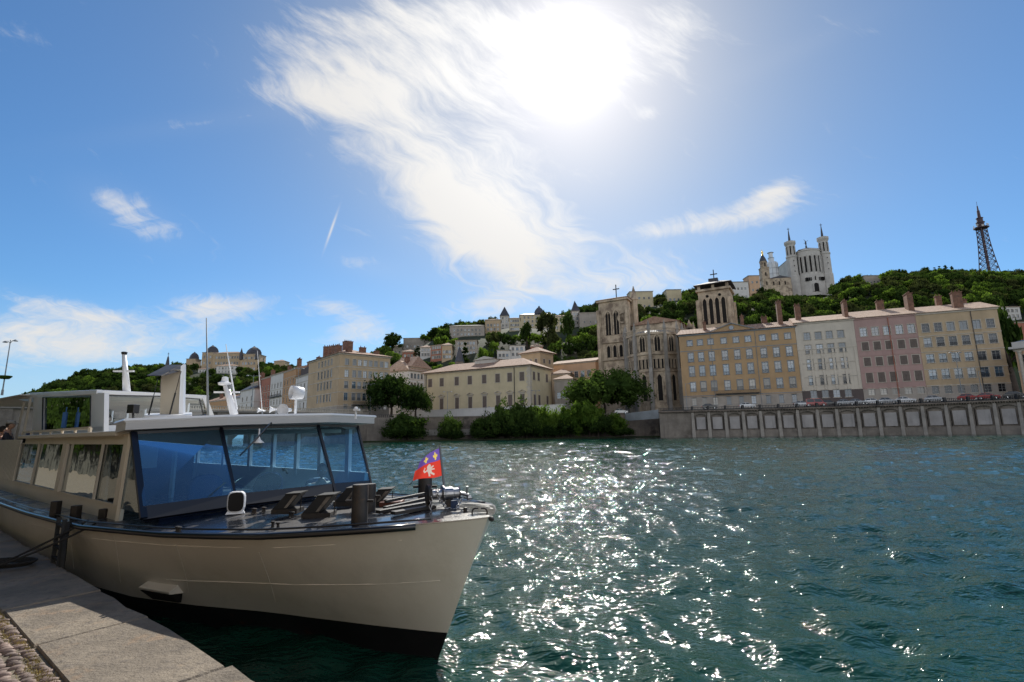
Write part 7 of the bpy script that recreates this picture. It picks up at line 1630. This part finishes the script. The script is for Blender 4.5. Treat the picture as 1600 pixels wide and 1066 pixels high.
def person(loc, rz, label, shirt, hair='hair_dark', hat=None, hands='lap', grp=None):
    t = thing('person', label, 'person', tuple(loc), rz, grp)      # seated, local +x is where the person faces, origin on the seat
    J = [(0, 0, .08), (-.01, 0, .28), (-.02, 0, .46), (0, 0, .53), (.015, 0, .60)]; Rr = [(.15, .12), (.13, .11), (.155, .10), (.06, .06), (.052, .055)]; Ed = [(0, 1), (1, 2), (2, 3), (3, 4)]
    def limb(par, pts, rad):
        k = par
        for p, r_ in zip(pts, rad): J.append(p); Rr.append(r_); Ed.append((k, len(J)-1)); k = len(J)-1
        return k
    for s_ in (-1, 1):
        limb(0, [(.06, s_*.10, .07), (.44, s_*.13, .09), (.46, s_*.12, -.32), (.56, s_*.13, -.38)], [.085, .06, .045, .04])
        w_ = limb(2, [(-.01, s_*.19, .46), (.06, s_*.24, .20), (.27, s_*.12, .17), (.33, s_*.08, .17)], [.055, .043, .032, .026])
        base = J[w_]
        for q in range(4): f_ = (q-1.5)*.02; limb(w_, [(base[0]+.04, base[1]+f_, base[2]+.005), (base[0]+.075+.008*(1.5-abs(q-1.5)), base[1]+f_*1.1, base[2]-.012)], [.009, .0075])
        limb(w_, [(base[0]+.01, base[1]-s_*.03, base[2]), (base[0]+.04, base[1]-s_*.045, base[2]-.008)], [.010, .008])
    body = skinned('body', J, Ed, Rr, 'skin', t, 2)
    # head
    g = MB(); m_, nn = 14, 18; hc = Vector((.03, 0, .715))
    for i in range(m_+1):
        ph = math.pi*i/m_; z_ = math.cos(ph); r_ = math.sin(ph)
        for k in range(nn):
            a_ = 2*math.pi*k/nn; x, y = math.cos(a_), math.sin(a_); wx = .098; wy = .076
            if z_ < 0: wx *= 1-.18*z_*z_-.1*(-z_)*(1 if x < 0 else 0); wy *= 1-.30*z_*z_
            px_ = x*r_*wx; 
            if x > 0: px_ += .018*math.exp(-((z_+.12)/.16)**2)*math.exp(-(y*3.2)**2)*r_+.006*math.exp(-((z_+.75)/.15)**2)*r_-.006*math.exp(-((z_-.05)/.1)**2)*math.exp(-((abs(y)-.38)*5)**2)
            g.v.append(tuple(hc+Vector((px_, y*r_*wy, z_*.125))))
    for i in range(m_):
        for k in range(nn): g.f.append((i*nn+k, (i+1)*nn+k, (i+1)*nn+(k+1) % nn, i*nn+(k+1) % nn)); g.mi.append(0)
    for s_ in (-1, 1): g.lathe([(.001, -.01), (.02, -.005), (.024, .004), (.012, .008)], 8, (.025, s_*.078, .705), axis=(0, s_, 0))
    # weld the head onto the neck: same mesh object as the face
    hd = g.build('head', 'skin', None, smooth=True); hd.parent = body
    for s_ in (-1, 1): g = MB(); g.lathe([(.001, -.011), (.008, -.008), (.011, 0), (.008, .008), (.001, .011)], 8, (.112, s_*.031, .722)); e_ = g.build('eye', 'eye_white', None, smooth=True); e_.parent = body
    g = MB(); g.box(.118, .124, -.022, .022, .655, .661); e_ = g.build('mouth', 'cloth_red', None); e_.parent = body
    g = MB(); k0 = len(g.v)
    for i in range(8):
        ph = math.pi*.62*i/7
        for k in range(nn):
            a_ = 2*math.pi*k/nn; x, y = math.cos(a_), math.sin(a_); lim = .30 if x > .55 else (.42 if x > .1 else .62); p_ = min(ph, math.pi*lim)
            g.v.append((hc.x+x*math.sin(p_)*.108-.006, y*math.sin(p_)*.087, hc.z+math.cos(p_)*.136))
    for i in range(7):
        for k in range(nn): g.f.append((i*nn+k, (i+1)*nn+k, (i+1)*nn+(k+1) % nn, i*nn+(k+1) % nn)); g.mi.append(0)
    h_ = g.build('hair', hair, None, smooth=True); h_.parent = t
    if hat:
        g = MB(); g.lathe([(.105, .0), (.11, .04), (.09, .085), (.001, .10)], 18, (.024, 0, .755)); g.lathe([(.10, 0), (.155, -.012), (.155, -.006), (.10, .01)], 18, (.045, 0, .762), a0=-1.2, a1=1.2); h_ = g.build('cap', hat, None, smooth=True); h_.parent = t
    JJ = [(0, 0, .05), (-.01, 0, .28), (-.02, 0, .45), (0, 0, .50)]; RR_ = [(.165, .135), (.145, .125), (.17, .115), .07]; EE = [(0, 1), (1, 2), (2, 3)]
    for s_ in (-1, 1):
        k = 2
        for p, r_ in zip([(-.01, s_*.19, .455), (.06, s_*.245, .20), (.20, s_*.16, .175)], [.068, .056, .046]): JJ.append(p); RR_.append(r_); EE.append((k, len(JJ)-1)); k = len(JJ)-1
    skinned('shirt', JJ, EE, RR_, shirt, t)
    JJ = [(0, 0, .05)]; RR_ = [(.165, .13)]; EE = []
    for s_ in (-1, 1):
        k = 0
        for p, r_ in zip([(.06, s_*.10, .07), (.44, s_*.13, .09), (.46, s_*.12, -.30)], [.10, .075, .06]): JJ.append(p); RR_.append(r_); EE.append((k, len(JJ)-1)); k = len(JJ)-1
    skinned('trousers', JJ, EE, RR_, 'cloth_dark', t)
    return t
def seated(px, head_y, Y, face, label, shirt, hat=None, grp='passengers in the upper saloon', hair='hair_dark'):
    h_ = atY(px, head_y, Y); a_ = R(face); off = Vector((math.cos(a_)*.03, math.sin(a_)*.03, .72)); p = h_-off; t = person(p, a_, label, shirt, hair, hat, grp=grp); 
    b_ = MB(); c_, s_ = math.cos(a_), math.sin(a_)
    def L(x, y, z): return Vector((p.x+x*c_-y*s_, p.y+x*s_+y*c_, p.z+z))
    b_.hexa([L(-.22, -.22, -.09), L(.24, -.22, -.09), L(.24, .22, -.09), L(-.22, .22, -.09), L(-.22, -.22, -.03), L(.24, -.22, -.03), L(.24, .22, -.03), L(-.22, .22, -.03)])
    b_.hexa([L(-.25, -.22, -.09), L(-.21, -.22, -.09), L(-.21, .22, -.09), L(-.25, .22, -.09), L(-.29, -.2, .42), L(-.25, -.2, .42), L(-.25, .2, .42), L(-.29, .2, .42)])
    st = b_.build('passenger_seat', 'seat_blue', boat, bevel=.015)
    b_ = MB()
    for x_, y_ in ((-.2, -.2), (.2, -.2), (.2, .2), (-.2, .2)): b_.tube([L(x_, y_, -.09), L(x_, y_, -.45)], .015, 6)
    b_.build('seat_legs', 'chrome', st)
seated(72, 656, 14.6, 10, 'person with dark hair sitting behind the left saloon window', 'cloth_dark')
seated(92, 662, 15.2, 150, 'person in white sitting in the saloon beside the dark-haired one', 'cloth_white')
seated(111, 663, 14.0, 20, 'person low in the saloon window, only the head showing, right of the one in white', 'cloth_red')
seated(166, 655, 12.6, 200, 'person seen through the front saloon window next to the wide white corner post', 'cloth_red')
seated(17, 664, 15.0, 30, 'person in a light cap sitting under the awning at the left edge', 'cloth_dark', hat='cap_grey', grp='passengers in the upper saloon')
seated(5, 672, 16.2, 60, 'person half cut off by the left edge of the photo', 'cloth_blue')
g = MB(); p = atY(101, 658, 12.0); g.tube([p+Vector((0, 0, -.3)), p+Vector((.01, 0, .32))], .012, 6); g.box(p.x-.05, p.x+.04, p.y-.02, p.y+.02, p.z-.15, p.z+.2); g.build('blue_banner', 'cloth_blue', boat)
pw = atz(505, 760, 1.2); hp = atY(503, 735, 9.3)
t = person(hp-Vector((0, 0, .72)), R(-60), 'skipper sitting at the helm behind the blue windscreen', 'cloth_white', grp=None)
seat((hp-BOW).dot(U), (hp-BOW).dot(NN)+.1, .5)
# greenery on the near retaining wall and plane trees above it, mirrored in the side windows
IVY = crown_mesh('foliage', 2.2, 1.2, 90, 60, .10, 71, 'leaf_mid')
for i, (s_, sc, lb) in enumerate(((3.5, 1.0, 'ivy clump low on the near retaining wall, opposite the bow'), (7.0, 1.2, 'ivy clump on the near retaining wall, opposite the side windows'), (12.5, 1.1, 'ivy clump furthest along the near retaining wall'))):
    p = sn(s_, QN-8.0, .9); t = thing('ivy', lb, 'plant', tuple(p), 0, 'ivy on the near retaining wall'); inst('foliage', IVY, t, (0, 0, 0), math.atan2(U.y, U.x), (sc*1.6, .25, sc*1.9))
for i, (s_, lb) in enumerate(((-2, 'plane tree on the near upper quay behind the camera'), (9, 'plane tree on the near upper quay opposite the boat cabin'), (20, 'plane tree on the near upper quay opposite the upper saloon'))):
    p = sn(s_, QN-11.5, 6.4); tree(tuple(p), 12, 11, lb, 'plane trees on the near upper quay', BIG2, rz=i)

for i, (s_, n_, lb) in enumerate(((24, -9.5, 'dark plane tree beyond the boat stern, nearest the water'), (32, -11.0, 'second dark plane tree along the near bank upstream'), (40, -11.5, 'third dark plane tree along the near bank upstream'), (49, -13, 'fourth dark plane tree along the near bank upstream'), (59, -15, 'fifth dark plane tree along the near bank upstream'), (70, -18, 'dark plane tree furthest along the near bank'))):
    p = sn(s_, QN+n_, .6); tree(tuple(p), 15, 10, lb, 'plane trees upstream on the near bank', BIG2, rz=i, lift=.02)

CURT = crown_mesh('foliage', 3.6, 3.2, 110, 60, .20, 77, 'leaf_dark')  # foliage added to darken what the boat's side windows mirror
for i, w_ in enumerate(('first', 'second', 'third', 'fourth', 'fifth', 'sixth', 'seventh', 'eighth', 'ninth', 'tenth')):
    p = sn(13.5+i*5.6, QN-7.6+(.8 if i % 2 else 0), .6); t = thing('ivy', w_+' dark ivy curtain added on the rubble wall, counted from the boat stern', 'plant', tuple(p), 0, 'added ivy curtains on the dark rubble wall'); inst('foliage', CURT, t, (0, 0, -.2), math.atan2(U.y, U.x)+.1*(i % 3), (1.0, .35, 1.15+.1*(i % 3)))
cleanup_props()
